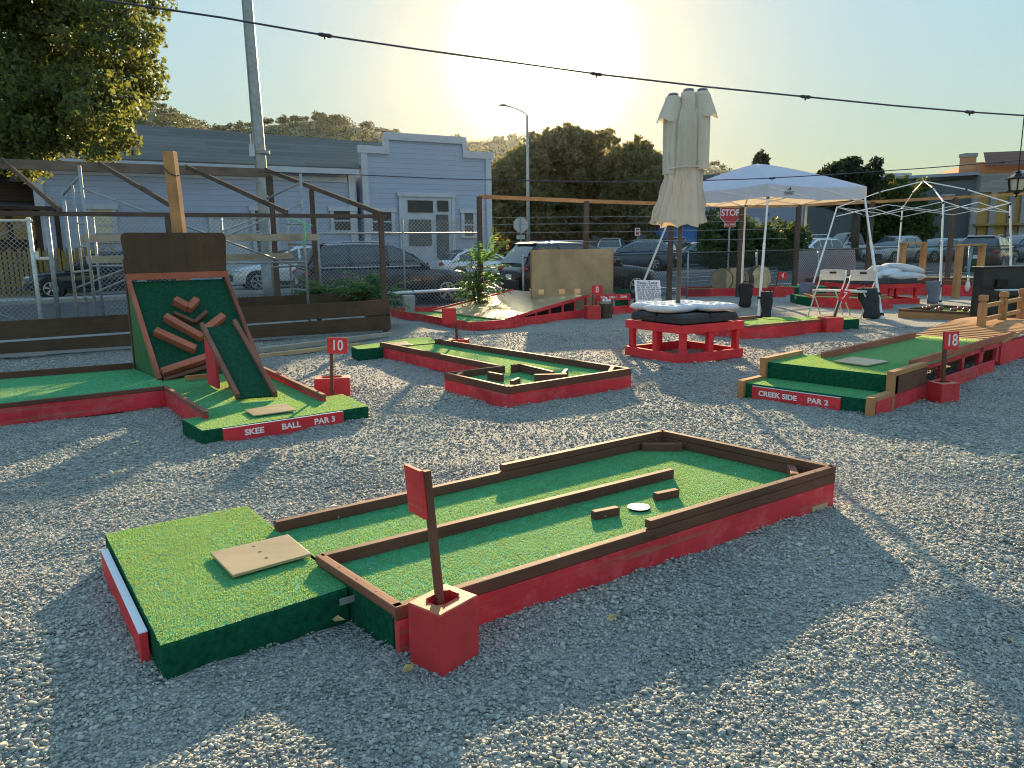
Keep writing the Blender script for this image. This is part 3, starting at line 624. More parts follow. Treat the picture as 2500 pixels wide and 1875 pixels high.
def number_sign(base, top, face, txt, label, w, h, serif=None, up=None, blank_back=False, side=1, thick=.018, tsz=.78, off=None):
    """post from base to top; board next to the post, facing the unit vector face"""
    r = thing('number_sign', (base[0], base[1], base[2]), label, 'number sign', 'red hole number signs on brown posts')
    base, top = Vector(base), Vector(top); ax = (top - base).normalized(); face = Vector(face).normalized(); xd = ax.cross(face).normalized(); face = xd.cross(ax)
    mb = MB(); mb.beam(base, top, .036, .03, face); mb.build('post', M['brown'], r, bevel=.003)
    c = top - ax * (h / 2 - .005) + xd * ((off if off is not None else side * (w / 2 - .02))) + face * (.015 + thick / 2)
    mb = MB(); mb.beam(c - xd * w / 2, c + xd * w / 2, thick, h, ax); bo = mb.build('sign_board', M['redb'], r, bevel=.002)
    if txt: put_text('numerals', txt, h * tsz, c + face * (thick / 2 + .0005) + ax * 0.0, xd, ax, M['letter'], bo, .002, .82, serif)
    return r
def disc(mb, c, r, n=28):
    mb.poly([(c[0] + r * math.cos(2 * math.pi * k / n), c[1] + r * math.sin(2 * math.pi * k / n), c[2]) for k in range(n)])
def rail(mb, p, q, z0, z1, w=.04, side=0.0, ext=0.0, zq=None): mb.board(p, q, w, z0, z1, side, zq, ext)
def z4(x, y): return (200 + .4973 * x, 1000 + .4973 * y)
def z5(x, y): return (1100 + .4973 * x, 1000 + .4973 * y)
def Z(n):
    a = dict(Z1=(0, 550, .226), Z2=(400, 350, .2712), Z3=(850, 550, .226), Z4=(1250, 550, .226), Z5=(1650, 450, .226), Z6=(2050, 380, .2049), Z7=(2000, 600, .226), Z8=(1600, 620, .226),
             Y1=(0, 0, .3165), Y2=(0, 750, .226), Y3=(350, 550, .3315), Y4=(800, 780, .3617), Y5=(1750, 800, .339), Y8=(1550, 200, .2291), W1=(0, 200, .4521), W2=(800, 250, .4069), W3=(1500, 300, .4521), DD=(0, 0, 1.1302))[n]
    return lambda x, y: (a[0] + a[2] * x, a[1] + a[2] * y)
Y2, Y3, Y4, Y5, Z1, Z2, Z3, Z4, Z5_, Z6, Z7, Z8, W1, W2, W3, DD = (Z(k) for k in ('Y2', 'Y3', 'Y4', 'Y5', 'Z1', 'Z2', 'Z3', 'Z4', 'Z5', 'Z6', 'Z7', 'Z8', 'W1', 'W2', 'W3', 'DD'))

# ---- near hole: long lane with a divider, turf tee on its left
hA = thing('mini_golf_hole', (.3, 3.9, 0), 'nearest mini golf hole, long red lane with centre divider and square green tee', 'mini golf hole', 'mini golf holes on the gravel')
N, FR, BK, LS, LI = G(971, 1477, .2), G(2030, 1139, .245), G(1617, 1051, .245), G(680, 1271, .2), G(782, 1355, .2)
N.z = FR.z = BK.z = LS.z = LI.z = 0
stN, stF = G(1592, 1271, .245), G(1224, 1132, .245)
def online(p, a, b): d = (b - a).normalized(); return a + d * (p - a).dot(d)
stN.z = stF.z = 0; stN, stF = online(stN, N, FR), online(stF, LS, BK)
zt = .138
turf('lane_turf', [N, FR, BK, LS], zt, hA, 30000, .0055, .0045)
for a, b in ((N, FR), (FR, BK), (BK, LS)):
    mb = MB(); rail(mb, a, b, -.03, .139, .038, .0 if (a, b) != (N, FR) else -.002, .012); mb.build('base_board', M['red'], hA, bevel=.003)
for a, b, z0, z1, e in ((N, FR, .141, .2, .02), (FR, BK, .141, .2, .016), (BK, LS, .141, .2, .02), (stN, FR, .203, .248, .02), (FR, BK, .203, .248, .016), (BK, stF, .203, .248, .018)):
    mb = MB(); rail(mb, a, b, z0, z1, .044, .001, e); mb.build('rail', M['brown'], hA, bevel=.004)
scr = MB()
for a, b, z in ((N, FR, .2), (BK, LS, .2), (stN, FR, .248), (FR, BK, .248), (LI, N, .2)):
    for k in range(1, 8):
        if (a - b).length < 1.0 and k % 2: continue
        p = a.lerp(b, k / 8 + .013 * (k % 3)); disc(scr, (p.x + .004 * (k % 2), p.y, z + .0012), .0055, 8)
scr.build('screw_heads', M['black'], hA)
mb = MB(); rail(mb, N, LI, .158, .2, .044, 0, .012); mb.build('rail', M['railbrown'], hA, bevel=.004)
mb = MB(); rail(mb, N, LI, -.02, .157, .03, 0, -.02); mb.build('turf_covered_end', M['turf_face'], hA)
dv = G(1640, 1144, .2); dv.z = 0; mb = MB(); rail(mb, LI, dv, .13, .2, .044, 0, .0); mb.build('divider', M['brown'], hA, bevel=.004)
for (a, b) in ((z5(708, 545), z5(832, 520)), (z5(1015, 453), z5(1124, 430))):
    p, q = G(*a, zt), G(*b, zt); mb = MB(); mb.board(p, q, .045, zt, zt + .048, .022); mb.build('bumper_block', M['brown'], hA, bevel=.005)
p, q = G(*z5(940, 172), .19), G(*z5(1140, 172), .19); mb = MB(); mb.board(p, q, .05, .13, .195, .02); mb.build('corner_block', M['brown'], hA, bevel=.004)
p, q = G(*z5(1668, 262), .20), G(*z5(1692, 318), .20); mb = MB(); mb.board(p, q, .05, .13, .205, 0); mb.build('corner_block', M['railbrown'], hA, bevel=.004)
mb = MB(); cc = G(*z5(925, 487), zt); disc(mb, (cc.x, cc.y, zt + .0135), .062); cup = mb.build('cup', M['white_board'], hA)
mb = MB(); mb.lathe((cc.x, cc.y, zt), [(.062, 0), (.066, .012), (.062, .0132)], 28); mb.build('cup_rim', M['black'], cup)
mb = MB()
for dx in (-.035, .04): disc(mb, (cc.x + dx, cc.y + .035 * (1 if dx < 0 else -.3), zt + .0142), .004, 8)
mb.build('screw', M['black'], cup)
T = [G(391, 1577, .15), G(255, 1303, .15), G(603, 1234, .15), G(851, 1433, .15)]
def inset(poly, k):
    c = sum((Vector(p) for p in poly), Vector((0, 0, 0))) / len(poly); return [c + (Vector(p) - c) * k for p in poly]
tb = MB(); tp = [Vector((p.x, p.y, 0)) for p in T]
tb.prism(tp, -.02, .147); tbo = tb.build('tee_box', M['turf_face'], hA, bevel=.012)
turf('tee_turf', inset(tp, .992), .148, hA, 36000, .0065, .005, rows=.011, rowdir=(math.cos(R_(35)), math.sin(R_(35))))
def plate(parent, pts, z, t=.012, holes=None, mat='ply2', ext=0):
    mb = MB(); q = [Vector((p.x, p.y, z)) for p in pts]
    if (q[1] - q[0]).cross(q[2] - q[1]).z < 0: q = q[::-1]
    mb.slab(q, (0, 0, 1), t); o = mb.build('tee_plate', M[mat], parent, bevel=.002)
    if holes:
        mb = MB()
        for h in holes: p = G(*h, z + t); disc(mb, (p.x, p.y, z + t + .0008), .009, 14)
        mb.build('tee_hole', M['dark'], o)
    return o
plate(hA, [G(*z4(*p), .175) for p in ((630, 700), (1010, 610), (1125, 705), (740, 812))], .16, .014, [z4(843, 672), z4(874, 698), z4(905, 728)])
a, b = G(*z4(122, 680), .125), G(*z4(328, 1082), .125); a.z = b.z = 0
dn = (b - a).normalized(); nl = Vector((dn.y, -dn.x, 0)); nl = nl if nl.x < 0 else -nl
e0, e1 = tp[1], tp[0]; a2, b2 = online(a, e0, e1) + nl * .026, online(b, e0, e1) + nl * .026
mb = MB(); mb.board(a2, b2, .034, -.02, .118); nb = mb.build('name_board', M['redb'], hA, bevel=.002)
mb = MB(); mb.board(a2, b2, .034, .1185, .123); mb.build('white_edge', M['white_board'], nb)
mb = MB(); random.seed(3); xx = .0; Lb = (b2 - a2).length
while xx < Lb - .08:                      # weathered lettering, too faint to read in the photograph
    xx += .075
    if .53 < xx / Lb < .66 or .30 < xx / Lb < .36: continue
    p = a2 + dn * xx + nl * .018
    for (u0, v0, u1, v1) in ((0, .035, .006, .085), (.028, .035, .034, .085), (.004, .055, .03, .062)): mb.poly([p + dn * u0 + Vector((0, 0, v0)), p + dn * u0 + Vector((0, 0, v1)), p + dn * u1 + Vector((0, 0, v1)), p + dn * u1 + Vector((0, 0, v0))])
mb.build('lettering', M['faded_letter'], nb)
mb = MB(); p = G(*z4(1305, 932), .11); mb.beam(p + Vector((-.03, -.03, 0)), p + Vector((.035, .02, 0)), .004, .03); mb.build('joining_bracket', M['galv'], hA)
mb = MB(); p = G(2010, 1236, 0); mb.box((p.x - .06, p.y - .02, .0), .16, .07, .05, R_(35)); mb.build('levelling_shim', M['raw'], hA)
bc = (G(1080, 1646) + G(998, 1609) + (G(1172, 1587)) + (G(998, 1609) + G(1172, 1587) - G(1080, 1646))) / 4
brot = math.atan2((G(1172, 1587) - G(1080, 1646)).y, (G(1172, 1587) - G(1080, 1646)).x)
cinder_block(bc, brot, .222, .185, .247, 'nearest red cinder block, at the front corner of the long lane')
pb = Vector((bc.x + .0, bc.y + .01, .03)); ptop = D(1040, 1149, bc.y + .05)
number_sign(pb, ptop, Vector((-.75, -.42, 0)), None, 'blank backed number sign leaning in the nearest cinder block', .17, .2, side=-1, off=-.075)

# ---- skee ball hole (10)
hS = thing('mini_golf_hole', (-3.2, 8.0, 0), 'skee ball hole with tall dark backboard, steep green ramp and angled red bumpers', 'mini golf hole', 'mini golf holes on the gravel')
ts = [G(443, 1024, .13), G(492, 1052, .13), G(900, 992, .13), G(838, 962, .13)]; ts = [Vector((p.x, p.y, 0)) for p in ts]
rl0, rl1 = G(404, 943, .2), G(503, 1005, .2); rr0, rr1 = G(642, 900, .18), G(791, 964, .2)
for p in (rl0, rl1, rr0, rr1): p.z = 0
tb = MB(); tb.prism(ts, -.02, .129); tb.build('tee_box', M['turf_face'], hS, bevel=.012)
turf('tee_turf', inset(ts, .99), .13, hS, 16000, .007, .006)
fl = G(393, 928, .13); fl.z = 0; fr_ = fl + Vector((.788, .616, 0)) * 1.2
turf('lane_turf', [rl1, rr1, fr_, fl, rl0], .126, hS, 11000, .007, .007)
for a, b in ((rl0, rl1), (rr1, rr0)):
    mb = MB(); mb.board(a, b, .04, -.02, .16); mb.build('base_board', M['red'], hS, bevel=.003)
    mb = MB(); mb.board(a, b, .045, .162, .205); mb.build('rail', M['railbrown'], hS, bevel=.004)
# side lane running out to the left
lf0 = G(-120, 1000, .2); lf0.z = 0; lb0, lb1 = G(-100, 921, .2), G(325, 889, .2); lb0.z = lb1.z = 0
turf('side_lane_turf', [lf0, rl0, fl, lb1, lb0], .138, hS, 6000, .007, .008)
mb = MB(); mb.board(lf0, rl0, .04, -.02, .16); mb.build('base_board', M['red'], hS, bevel=.003)
mb = MB(); mb.board(lf0, rl0, .045, .162, .205); mb.build('rail', M['brown'], hS, bevel=.004)
mb = MB(); mb.board(lb0, lb1, .04, .0, .22); mb.build('back_rail', M['brown'], hS, bevel=.004)
# the inclined target board in its box
ed = (fr_ - fl); wf = ed.length; ed.normalize(); nd = Vector((-ed.y, ed.x, 0))
dep, zt0, zt1 = 1.18, .14, 1.27
tl_, tr_ = fl + nd * dep * .96, fr_ + nd * dep * .96; Zv = Vector((0, 0, 1))
F0, F1, F2, F3 = fl + Zv * zt0, fr_ + Zv * zt0, tr_ + Zv * zt1, tl_ + Zv * zt1
fn = (F1 - F0).cross(F3 - F0).normalized()
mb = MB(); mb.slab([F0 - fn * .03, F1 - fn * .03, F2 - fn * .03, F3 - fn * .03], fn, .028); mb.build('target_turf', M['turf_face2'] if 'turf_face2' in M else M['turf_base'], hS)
for s, (a, b) in enumerate(((fl, tl_), (fr_, tr_))):
    mb = MB(); sd = ed * (-.03 if s == 0 else .008)
    mb.slab([a + sd, a + nd * dep + sd, a + nd * dep + sd + Zv * (zt1 + .03), a + nd * dep * .93 + sd + Zv * (zt1 + .03)], ed, .02); mb.build('side_cover', M['turf_side'] if 'turf_side' in M else M['turf_base'], hS)
    mb = MB(); mb.beam(a + sd + Zv * .12 + fn * .02 + ed * .01, (b + Zv * zt1) + sd + fn * .02 + ed * .01, .05, .075, fn); mb.build('side_rail', M['redbrown'] if s == 0 else M['railbrown'], hS, bevel=.004)
    mb = MB(); mb.beam(a + nd * (dep + .01) + sd + Zv * .05 + ed * .01, a + nd * (dep + .01) + sd + Zv * (zt1 + .3) + ed * .01, .05, .06, nd); mb.build('back_post', M['brown'], hS, bevel=.003)
mb = MB(); mb.beam(F3 + Zv * .045 - ed * .05 + fn * .03, F2 + Zv * .045 + ed * .05 + fn * .03, .05, .085); mb.build('top_rail', M['redbrown'], hS, bevel=.004)
P0 = tl_ + Zv * (zt1 + .09) - ed * .03; P1 = tr_ + Zv * (zt1 + .09) + ed * .03; hb = .54
cs = []
for (c0, r) in (((P0 + Zv * hb, 1)), ((P1 + Zv * hb, -1))): pass
prof = [P0, P1]
for k in range(6):
    th = k / 5 * math.pi / 2; prof.append(P1 + Zv * (hb - .07) + ed * (.03 - .07 + .07 * math.cos(th)) + Zv * .07 * math.sin(th))
for k in range(6):
    th = math.pi / 2 + k / 5 * math.pi / 2; prof.append(P0 + Zv * (hb - .07) + ed * (-.03 + .07 + .07 * math.cos(th)) + Zv * .07 * math.sin(th))
mb = MB(); mb.slab([p - nd * .02 for p in prof], nd, .02); mb.build('backboard', M['plank_brown'], hS, bevel=.002)
def onface(x, y): return PL(*Y3(x, y), F0 + fn * .0, fn)
for (a, b, hgt, mat) in (((225, 575), (325, 628), .11, 'redbrown'), ((325, 640), (388, 575), .11, 'redbrown'), ((218, 658), (372, 728), .06, 'brown'), ((372, 728), (465, 650), .06, 'brown'),
                         ((155, 695), (428, 850), .10, 'redbrown'), ((440, 800), (583, 690), .10, 'redbrown'), ((82, 800), (378, 935), .10, 'redbrown'), ((132, 1105), (492, 985), .10, 'redbrown'), ((150, 1150), (480, 1050), .05, 'brown')):
    p, q = onface(*a), onface(*b); mb = MB(); mb.beam(p + fn * hgt / 2, q + fn * hgt / 2, .085 if hgt > .07 else .05, hgt, fn); mb.build('bumper', M[mat], hS, bevel=.005)
p, q = G(*Y3(308, 1140), .15), G(*Y3(500, 1120), .15); mb = MB(); mb.board(p, q, .04, .145, .20); mb.build('bumper', M['cedar'], hS, bevel=.004)
# launch ramp
r0, r1 = G(582, 975, .15), G(673, 969, .15); w_ = (r1 - r0); w_.z = 0; wr = w_.length
rt0 = D(Y3(440, 765)[0], Y3(440, 765)[1], r0.y + 1.02); rt1 = D(Y3(682, 742)[0], Y3(682, 742)[1], r1.y + 1.02)
rn = (r1 - r0).cross(rt0 - r0).normalized()
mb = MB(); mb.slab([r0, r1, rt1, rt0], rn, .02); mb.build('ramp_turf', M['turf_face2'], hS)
for a, b in ((r0, rt0), (r1, rt1)):
    d = (b - a).normalized(); mb = MB(); mb.beam(a + rn * .03 + d * .0, b + rn * .03 + d * .04, .045, .075, rn); mb.build('ramp_rail', M['railbrown'], hS, bevel=.004)
mb = MB(); mb.slab([Vector((rt0.x, rt0.y, .14)), rt0 - rn * .01, r0 + (rt0 - r0) * .66 - rn * .01, Vector((r0 + (rt0 - r0) * .66).xy.to_3d()) + Zv * .14], (rt1 - rt0), .03); mb.build('ramp_support', M['redb'], hS)
mb = MB(); mb.slab([Vector((rt1.x, rt1.y, .14)), rt1 - rn * .01, r1 + (rt1 - r1) * .66 - rn * .01, Vector((r1 + (rt1 - r1) * .66).xy.to_3d()) + Zv * .14], (rt0 - rt1), .03); mb.build('ramp_support', M['redb'], hS)
plate(hS, [G(*Y3(*p), .155) for p in ((745, 1358), (1035, 1308), (1125, 1358), (810, 1400))], .143, .012)
def nameboard(parent, a, b, z0, z1, txts, out, mat='redb', sz=.6, edge=True, sx=1.12):
    a, b = Vector((a[0], a[1], 0)), Vector((b[0], b[1], 0)); d = (b - a).normalized(); out = Vector(out)
    mb = MB(); mb.board(a, b, .022, z0, z1); nb = mb.build('name_board', M[mat], parent, bevel=.002); L = (b - a).length; sg = 1 if d.cross(Zv).dot(out) > 0 else -1
    nrm_ = d.cross(Zv) * sg; xd = d if sg > 0 else -d
    for (s, f) in txts: put_text('lettering', s, (z1 - max(z0, 0)) * sz, a + d * L * f + nrm_ * .0125 + Zv * ((z1 + max(z0, 0)) / 2), xd, Zv, M['letter'], nb, .0025, sx)
    if edge: mb = MB(); mb.board(a, b, .022, z1 + .0005, z1 + .004); mb.build('pale_edge', M['white_board'], nb)
    return nb
fd = (ts[2] - ts[1]).normalized(); fo = Vector((fd.y, -fd.x, 0))
na, nb_ = online(G(*Y3(612, 1505), .14), ts[1], ts[2]), online(G(*Y3(1505, 1370), .14), ts[1], ts[2]); na.z = nb_.z = 0
nameboard(hS, na + fo * .014, nb_ + fo * .014, -.02, .122, [("SKEE", .24), ("BALL", .54), ("PAR 3", .83)], fo)
b10 = (G(*Y3(1385, 1255)) + G(*Y3(1290, 1250)) * 0 + Vector((0, .16, 0)))
cinder_block((b10.x - .02, b10.y), R_(12), .40, .20, .19, 'red cinder block beside the skee ball tee')
sb = G(*Y3(1385, 1165), .19); tp10 = D(*Y3(1384, 828), sb.y)
number_sign((sb.x, sb.y, .05), tp10, (0.02, -1, 0), "10", 'red sign numbered 10 beside the skee ball tee', .22, .175, None, off=.07, tsz=.92)

# ---- dogleg hole with dark rails (9)
h9 = thing('mini_golf_hole', (0, 9.5, 0), 'dogleg hole with dark brown rails, short maze bumpers and a dark green tee', 'mini golf hole', 'mini golf holes on the gravel')
zr = .205
A, B_, Cc, D_, E_, F_ = [G(*Y4(*p), zr) for p in ((1222, 462), (2037, 338), (733, 137), (362, 160), (1183, 322), (800, 368))]
pts9 = [Vector((p.x, p.y, 0)) for p in (A, B_, Cc, D_, E_, F_)]; A, B_, Cc, D_, E_, F_ = pts9
teeedge = [G(*Y4(*p), .15) for p in ((160, 193), (185, 207), (362, 205), (575, 160), (700, 122), (735, 130), (560, 128))]
turf('lane_turf', [A, B_, Cc, D_, E_, F_], .14, h9, 9000, .007, .007)
for a, b in ((A, B_), (B_, Cc), (D_, E_), (E_, F_), (F_, A)):
    mb = MB(); mb.board(a, b, .04, -.02, .141, 0, None, .012); mb.build('base_board', M['red'], h9, bevel=.003)
    mb = MB(); mb.board(a, b, .046, .143, .222, .001, None, .014); mb.build('rail', M['brown'], h9, bevel=.004)
tq = [G(*Y4(*p), .15) for p in ((158, 185), (200, 203), (365, 200))] ; bk = Cc + (Cc - B_).normalized() * .1
tpoly = [Vector((tq[0].x, tq[0].y, 0)), Vector((tq[1].x, tq[1].y, 0)), D_ + (E_ - D_).normalized() * .1, Cc, G(*Y4(700, 121), .15).xy.to_3d(), G(*Y4(560, 128), .15).xy.to_3d()]
tb = MB(); tb.prism(tpoly, -.02, .152); tb.build('tee_box', M['turf_face'], h9, bevel=.012)
turf('tee_turf', inset(tpoly, .99), .154, h9, 8000, .007, .007)
plate(h9, [G(*Y4(*p), .175) for p in ((352, 165), (520, 148), (575, 172), (412, 178))], .168, .012)
for a, b, hh in (((1240, 305), (1300, 298), .10), ((1300, 298), (1522, 350), .10), ((1395, 370), (1615, 366), .10), ((1590, 360), (1612, 332), .10), ((1085, 352), (1180, 370), .09), ((1242, 412), (1290, 392), .07)):
    p, q = G(*Y4(*a), .14 + hh), G(*Y4(*b), .14 + hh); mb = MB(); mb.board(p, q, .045, .14, .14 + hh); mb.build('bumper_block', M['brown'], h9, bevel=.004)
for a, b in (((875, 375), (905, 355)), ((1905, 350), (1925, 318)), ((1185, 448), (1270, 448))):
    p, q = G(*Y4(*a), .215), G(*Y4(*b), .215); mb = MB(); mb.board(p, q, .05, .14, .222); mb.build('corner_block', M['railbrown'], h9, bevel=.004)
b9 = G(*Y4(878, 160), .0); b9c = (b9.x, b9.y + .55)
bb = G(*Y4(880, 130), .19); cinder_block((bb.x, bb.y), R_(-6), .34, .19, .19, 'low red cinder block behind the dogleg hole rail')
pt = G(*Y4(875, 132), .19); tp9 = D(*Z3(1150, 895), pt.y)
number_sign((pt.x, pt.y, .05), tp9, (-.35, -.94, 0), None, 'blank backed red number sign behind the dogleg hole', .24, .25, off=-.10)

# ---- plywood ramp hole (8)
h8 = thing('mini_golf_hole', (.5, 17, 0), 'wide plywood ramp hole with red frame and tall plywood backboard with three openings', 'mini golf hole', 'mini golf holes on the gravel')
def Wp(x, y, z): return G(*W2(x, y), z)
c0, c1, c2, c3 = Wp(860, 1318, .16), Wp(1110, 1300, .16), Wp(385, 1242, .16), Wp(610, 1240, .16)
rs0, rs1 = Wp(1060, 1290, .2), None                     # near rail of the ramp starts here
c0, c1, c2 = [Vector((p.x, p.y, 0)) for p in (c0, c1, c2)]
ref = G(*Z4(860, 985), 0); ref.z = 0
near0 = Vector((rs0.x, rs0.y, 0)); near1 = Vector((ref.x - .05, ref.y + .35, 0)); nr_top = .86
far0 = Wp(630, 1232, .22); far0.z = 0; fdv = near1 - near0; far1 = far0 + fdv * 1.0
turf('lane_turf', [c0, near0 + (near1 - near0) * .12, far0 + (far1 - far0) * .12, far0, c2], .11, h8, 2500, .012, .009)
for a, b in ((c2, c0), (c0, c1), (c1, near1)):
    mb = MB(); mb.board(a, b, .05, -.02, .16); mb.build('base_board', M['red'], h8, bevel=.003)
mb = MB(); mb.board(c2, far0 + (far1 - far0) * .3, .05, .0, .2); mb.build('base_board', M['red'], h8, bevel=.003)
zlo, zhi = .13, .46
mb = MB(); mb.slab([near0 + Zv * zlo, near1 + Zv * zhi, far1 + Zv * zhi, far0 + Zv * zlo], (0, 0, 1), .02); mb.build('ramp_sheet', M['ply2'], h8)
for a, b in ((near0, near1), (far0, far1)):
    mb = MB(); mb.board(a, b, .045, zlo - .02, zlo + .05, -.03 if a is near0 else .03, (zhi - .02, zhi + .05)); mb.build('ramp_rail', M['red'], h8, bevel=.003)
dvn = (near1 - near0)
mb = MB(); mb.board(c1, near1, .045, -.02, .10, -.03); mb.build('base_board', M['red'], h8)
for f in (.2, .34, .5, .66, .82, .97):
    p = near0 + dvn * f; z = zlo + (zhi - zlo) * f - .02; mb = MB(); mb.box((p.x + .0, p.y + .0, z / 2), .05, .06, z, R_(20)); mb.build('stud', M['red'], h8)
mb = MB(); p, q = near0 + dvn * .1 + NV * .6, near1 + NV * .6; mb.board(p, q, .02, .0, .1, 0, (.0, zhi - .1)); mb.build('inner_panel', M['brown_dark'], h8)
# backboard with three openings
bt0, bt1 = far1 + Zv * 0, near1 + Zv * 0
bl = D(*Z4(212, 262), 18.6); br_ = D(*Z4(1088, 258), 18.9); ztop = (bl.z + br_.z) / 2
bl.z = br_.z = 0; bd = (br_ - bl); bw = bd.length; bd.normalize(); bnv = Vector((-bd.y, bd.x, 0))
def bx(x): return (PLx(x) - bl).dot(bd)
def PLx(x): return PL(*Z4(x, 730), bl, bnv)
ops = []
for (x0, x1) in ((285, 345), (503, 570), (672, 740)): ops.append(((PLx(x0) - bl).dot(bd), (PLx(x1) - bl).dot(bd)))
oz0, oz1 = PL(*Z4(540, 745), bl, bnv).z, PL(*Z4(540, 688), bl, bnv).z
mb = MB(); cuts = [0.0] + [x for o2 in ops for x in o2] + [bw]
def pane(x0, x1, z0, z1): mb.slab([bl + bd * x0 + Zv * z0, bl + bd * x1 + Zv * z0, bl + bd * x1 + Zv * z1, bl + bd * x0 + Zv * z1], -bnv, .018)
pane(0, bw, oz1, ztop); pane(0, bw, .1, oz0)
for i in range(0, len(cuts), 2): pane(cuts[i], cuts[i + 1], oz0, oz1)
mb.build('backboard', M['ply'], h8)
mb = MB(); q0_, q1_ = bl + bd * .05 + bnv * .03, bl + bd * (bw - .05) + bnv * .03; mb.slab([q0_ + Zv * (oz0 - .03), q1_ + Zv * (oz0 - .03), q1_ + bnv * .7 + Zv * (oz0 + .10), q0_ + bnv * .7 + Zv * (oz0 + .10)], (0, 0, 1), .015); mb.build('ramp_extension', M['raw'], h8)  # ramp surface carried on behind the board, added so its openings look bright
for x in (.0, bw):
    mb = MB(); p = bl + bd * x + bnv * .03; mb.beam(p, p + Zv * ztop, .05, .05, bnv); mb.build('backboard_post', M['cedar'], h8)
pa, pb2 = G(*Z4(905, 850), .55), G(*Z4(1280, 800), .55)
pz0, pz1 = .62, .80
qa = D(*Z4(900, 785), near1.y - .05); qb = D(*Z4(1278, 765), near1.y + .25); qa0, qb0 = Vector((qa.x, qa.y, 0)), Vector((qb.x, qb.y, 0))
nameboard(h8, qa0, qb0, qa.z - .075, qa.z + .075, [("THE", .20), ("PANIC", .49), ("ZONE", .80)], (0, -1, 0), sz=.52, sx=.85, edge=False)
for f in (.02, .98):
    p = qa0.lerp(qb0, f) + Vector((0, .05, 0)); mb = MB(); mb.beam(p, p + Zv * (qa.z), .05, .05); mb.build('name_board_post', M['red'], h8)
p, q = G(*Z4(1085, 965)), G(*Z4(1420, 940)); mb = MB(); mb.board(p, q, .05, -.01, .2); mb.build('base_board', M['red'], h8)
mb = MB(); p = qa0 + Vector((.5, .15, 0)); mb.slab([p, qb0 + Vector((0, .15, 0)), qb0 + Vector((0, .15, .6)), p + Zv * .6], (0, 1, 0), .02); mb.build('riser', M['turf_face'], h8)
b8 = (G(*Z4(805, 1010)) + G(*Z4(945, 1010))) / 2; cinder_block((b8.x, b8.y + .1), R_(8), .32, .3, .30, 'red cinder block beside the plywood ramp')
tp8 = D(*Z4(872, 650), b8.y + .12)
number_sign((tp8.x - .0, b8.y + .12, .05), tp8, (0, -1, 0), "8", 'red sign numbered 8 beside the plywood ramp', .25, .21, off=.10, tsz=.95)
st = G(*Z4(1020, 1000)); sp = thing('log_stump', (st.x, st.y + .15, 0), 'upright log stump beside the plywood ramp with white balls on top', 'log stump')
mb = MB(); zst = D(*Z4(1020, 838), st.y).z; mb.lathe((st.x, st.y + .15, -.02), [(.155, 0), (.15, .1), (.145, zst * .6), (.148, zst)], 20); mb.build('log', M['bark'], sp)
mb = MB(); mb.lathe((st.x, st.y + .15, zst - .019), [(.14, 0), (.138, .004)], 20); mb.build('cut_end', M['endgrain'], sp)
mb = MB(); mb.sphere((0, 0, 0), .036, 14, 8); gb = mb.build('golf_ball', M['white_board'], smooth=True)
for k, (dx, dy, dz) in enumerate(((-.06, -.05, .02), (.02, -.06, .02), (.08, -.03, .02), (-.02, .02, .02), (.0, -.03, .075))):
    b2 = gb if k == 0 else copy_tree(gb); b2.location = (st.x + dx, st.y + .15 + dy, zst + .022 + dz); tag(b2, 'white golf ball in the heap on the log stump' if k < 4 else 'white golf ball on top of the heap on the log stump', 'golf ball', 'golf balls on the log stump')

# ---- creek side hole (18)
h18 = thing('mini_golf_hole', (3.8, 8.2, 0), 'creek side hole with a two step green tee, cedar trim and raised red lane', 'mini golf hole', 'mini golf holes on the gravel')
z1_, z2_ = .155, .335
fL, fR = G(*Y5(200, 498), 0), G(*Y5(1085, 632), 0); fL.z = fR.z = 0
fdir = (fR - fL).normalized(); bdir = Vector((-fdir.y, fdir.x, 0)); fo2 = -bdir
wide = (fR - fL).length
s1 = .45; tlen = .82
lo = [fL, fR, fR + bdir * s1, fL + bdir * s1]; hi = [fL + bdir * s1, fR + bdir * s1, fR + bdir * (s1 + tlen), fL + bdir * (s1 + tlen)]
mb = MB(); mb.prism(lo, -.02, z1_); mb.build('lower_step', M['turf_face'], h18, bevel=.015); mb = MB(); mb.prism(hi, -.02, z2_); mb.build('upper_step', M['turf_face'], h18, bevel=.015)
turf('lower_step_turf', inset(lo, .985), z1_ + .001, h18, 12000, .007, .007); turf('tee_turf', inset(hi, .99), z2_ + .001, h18, 13000, .008, .007)
def trim_step(mb, p, q, z, w=.075, t=.04): pass
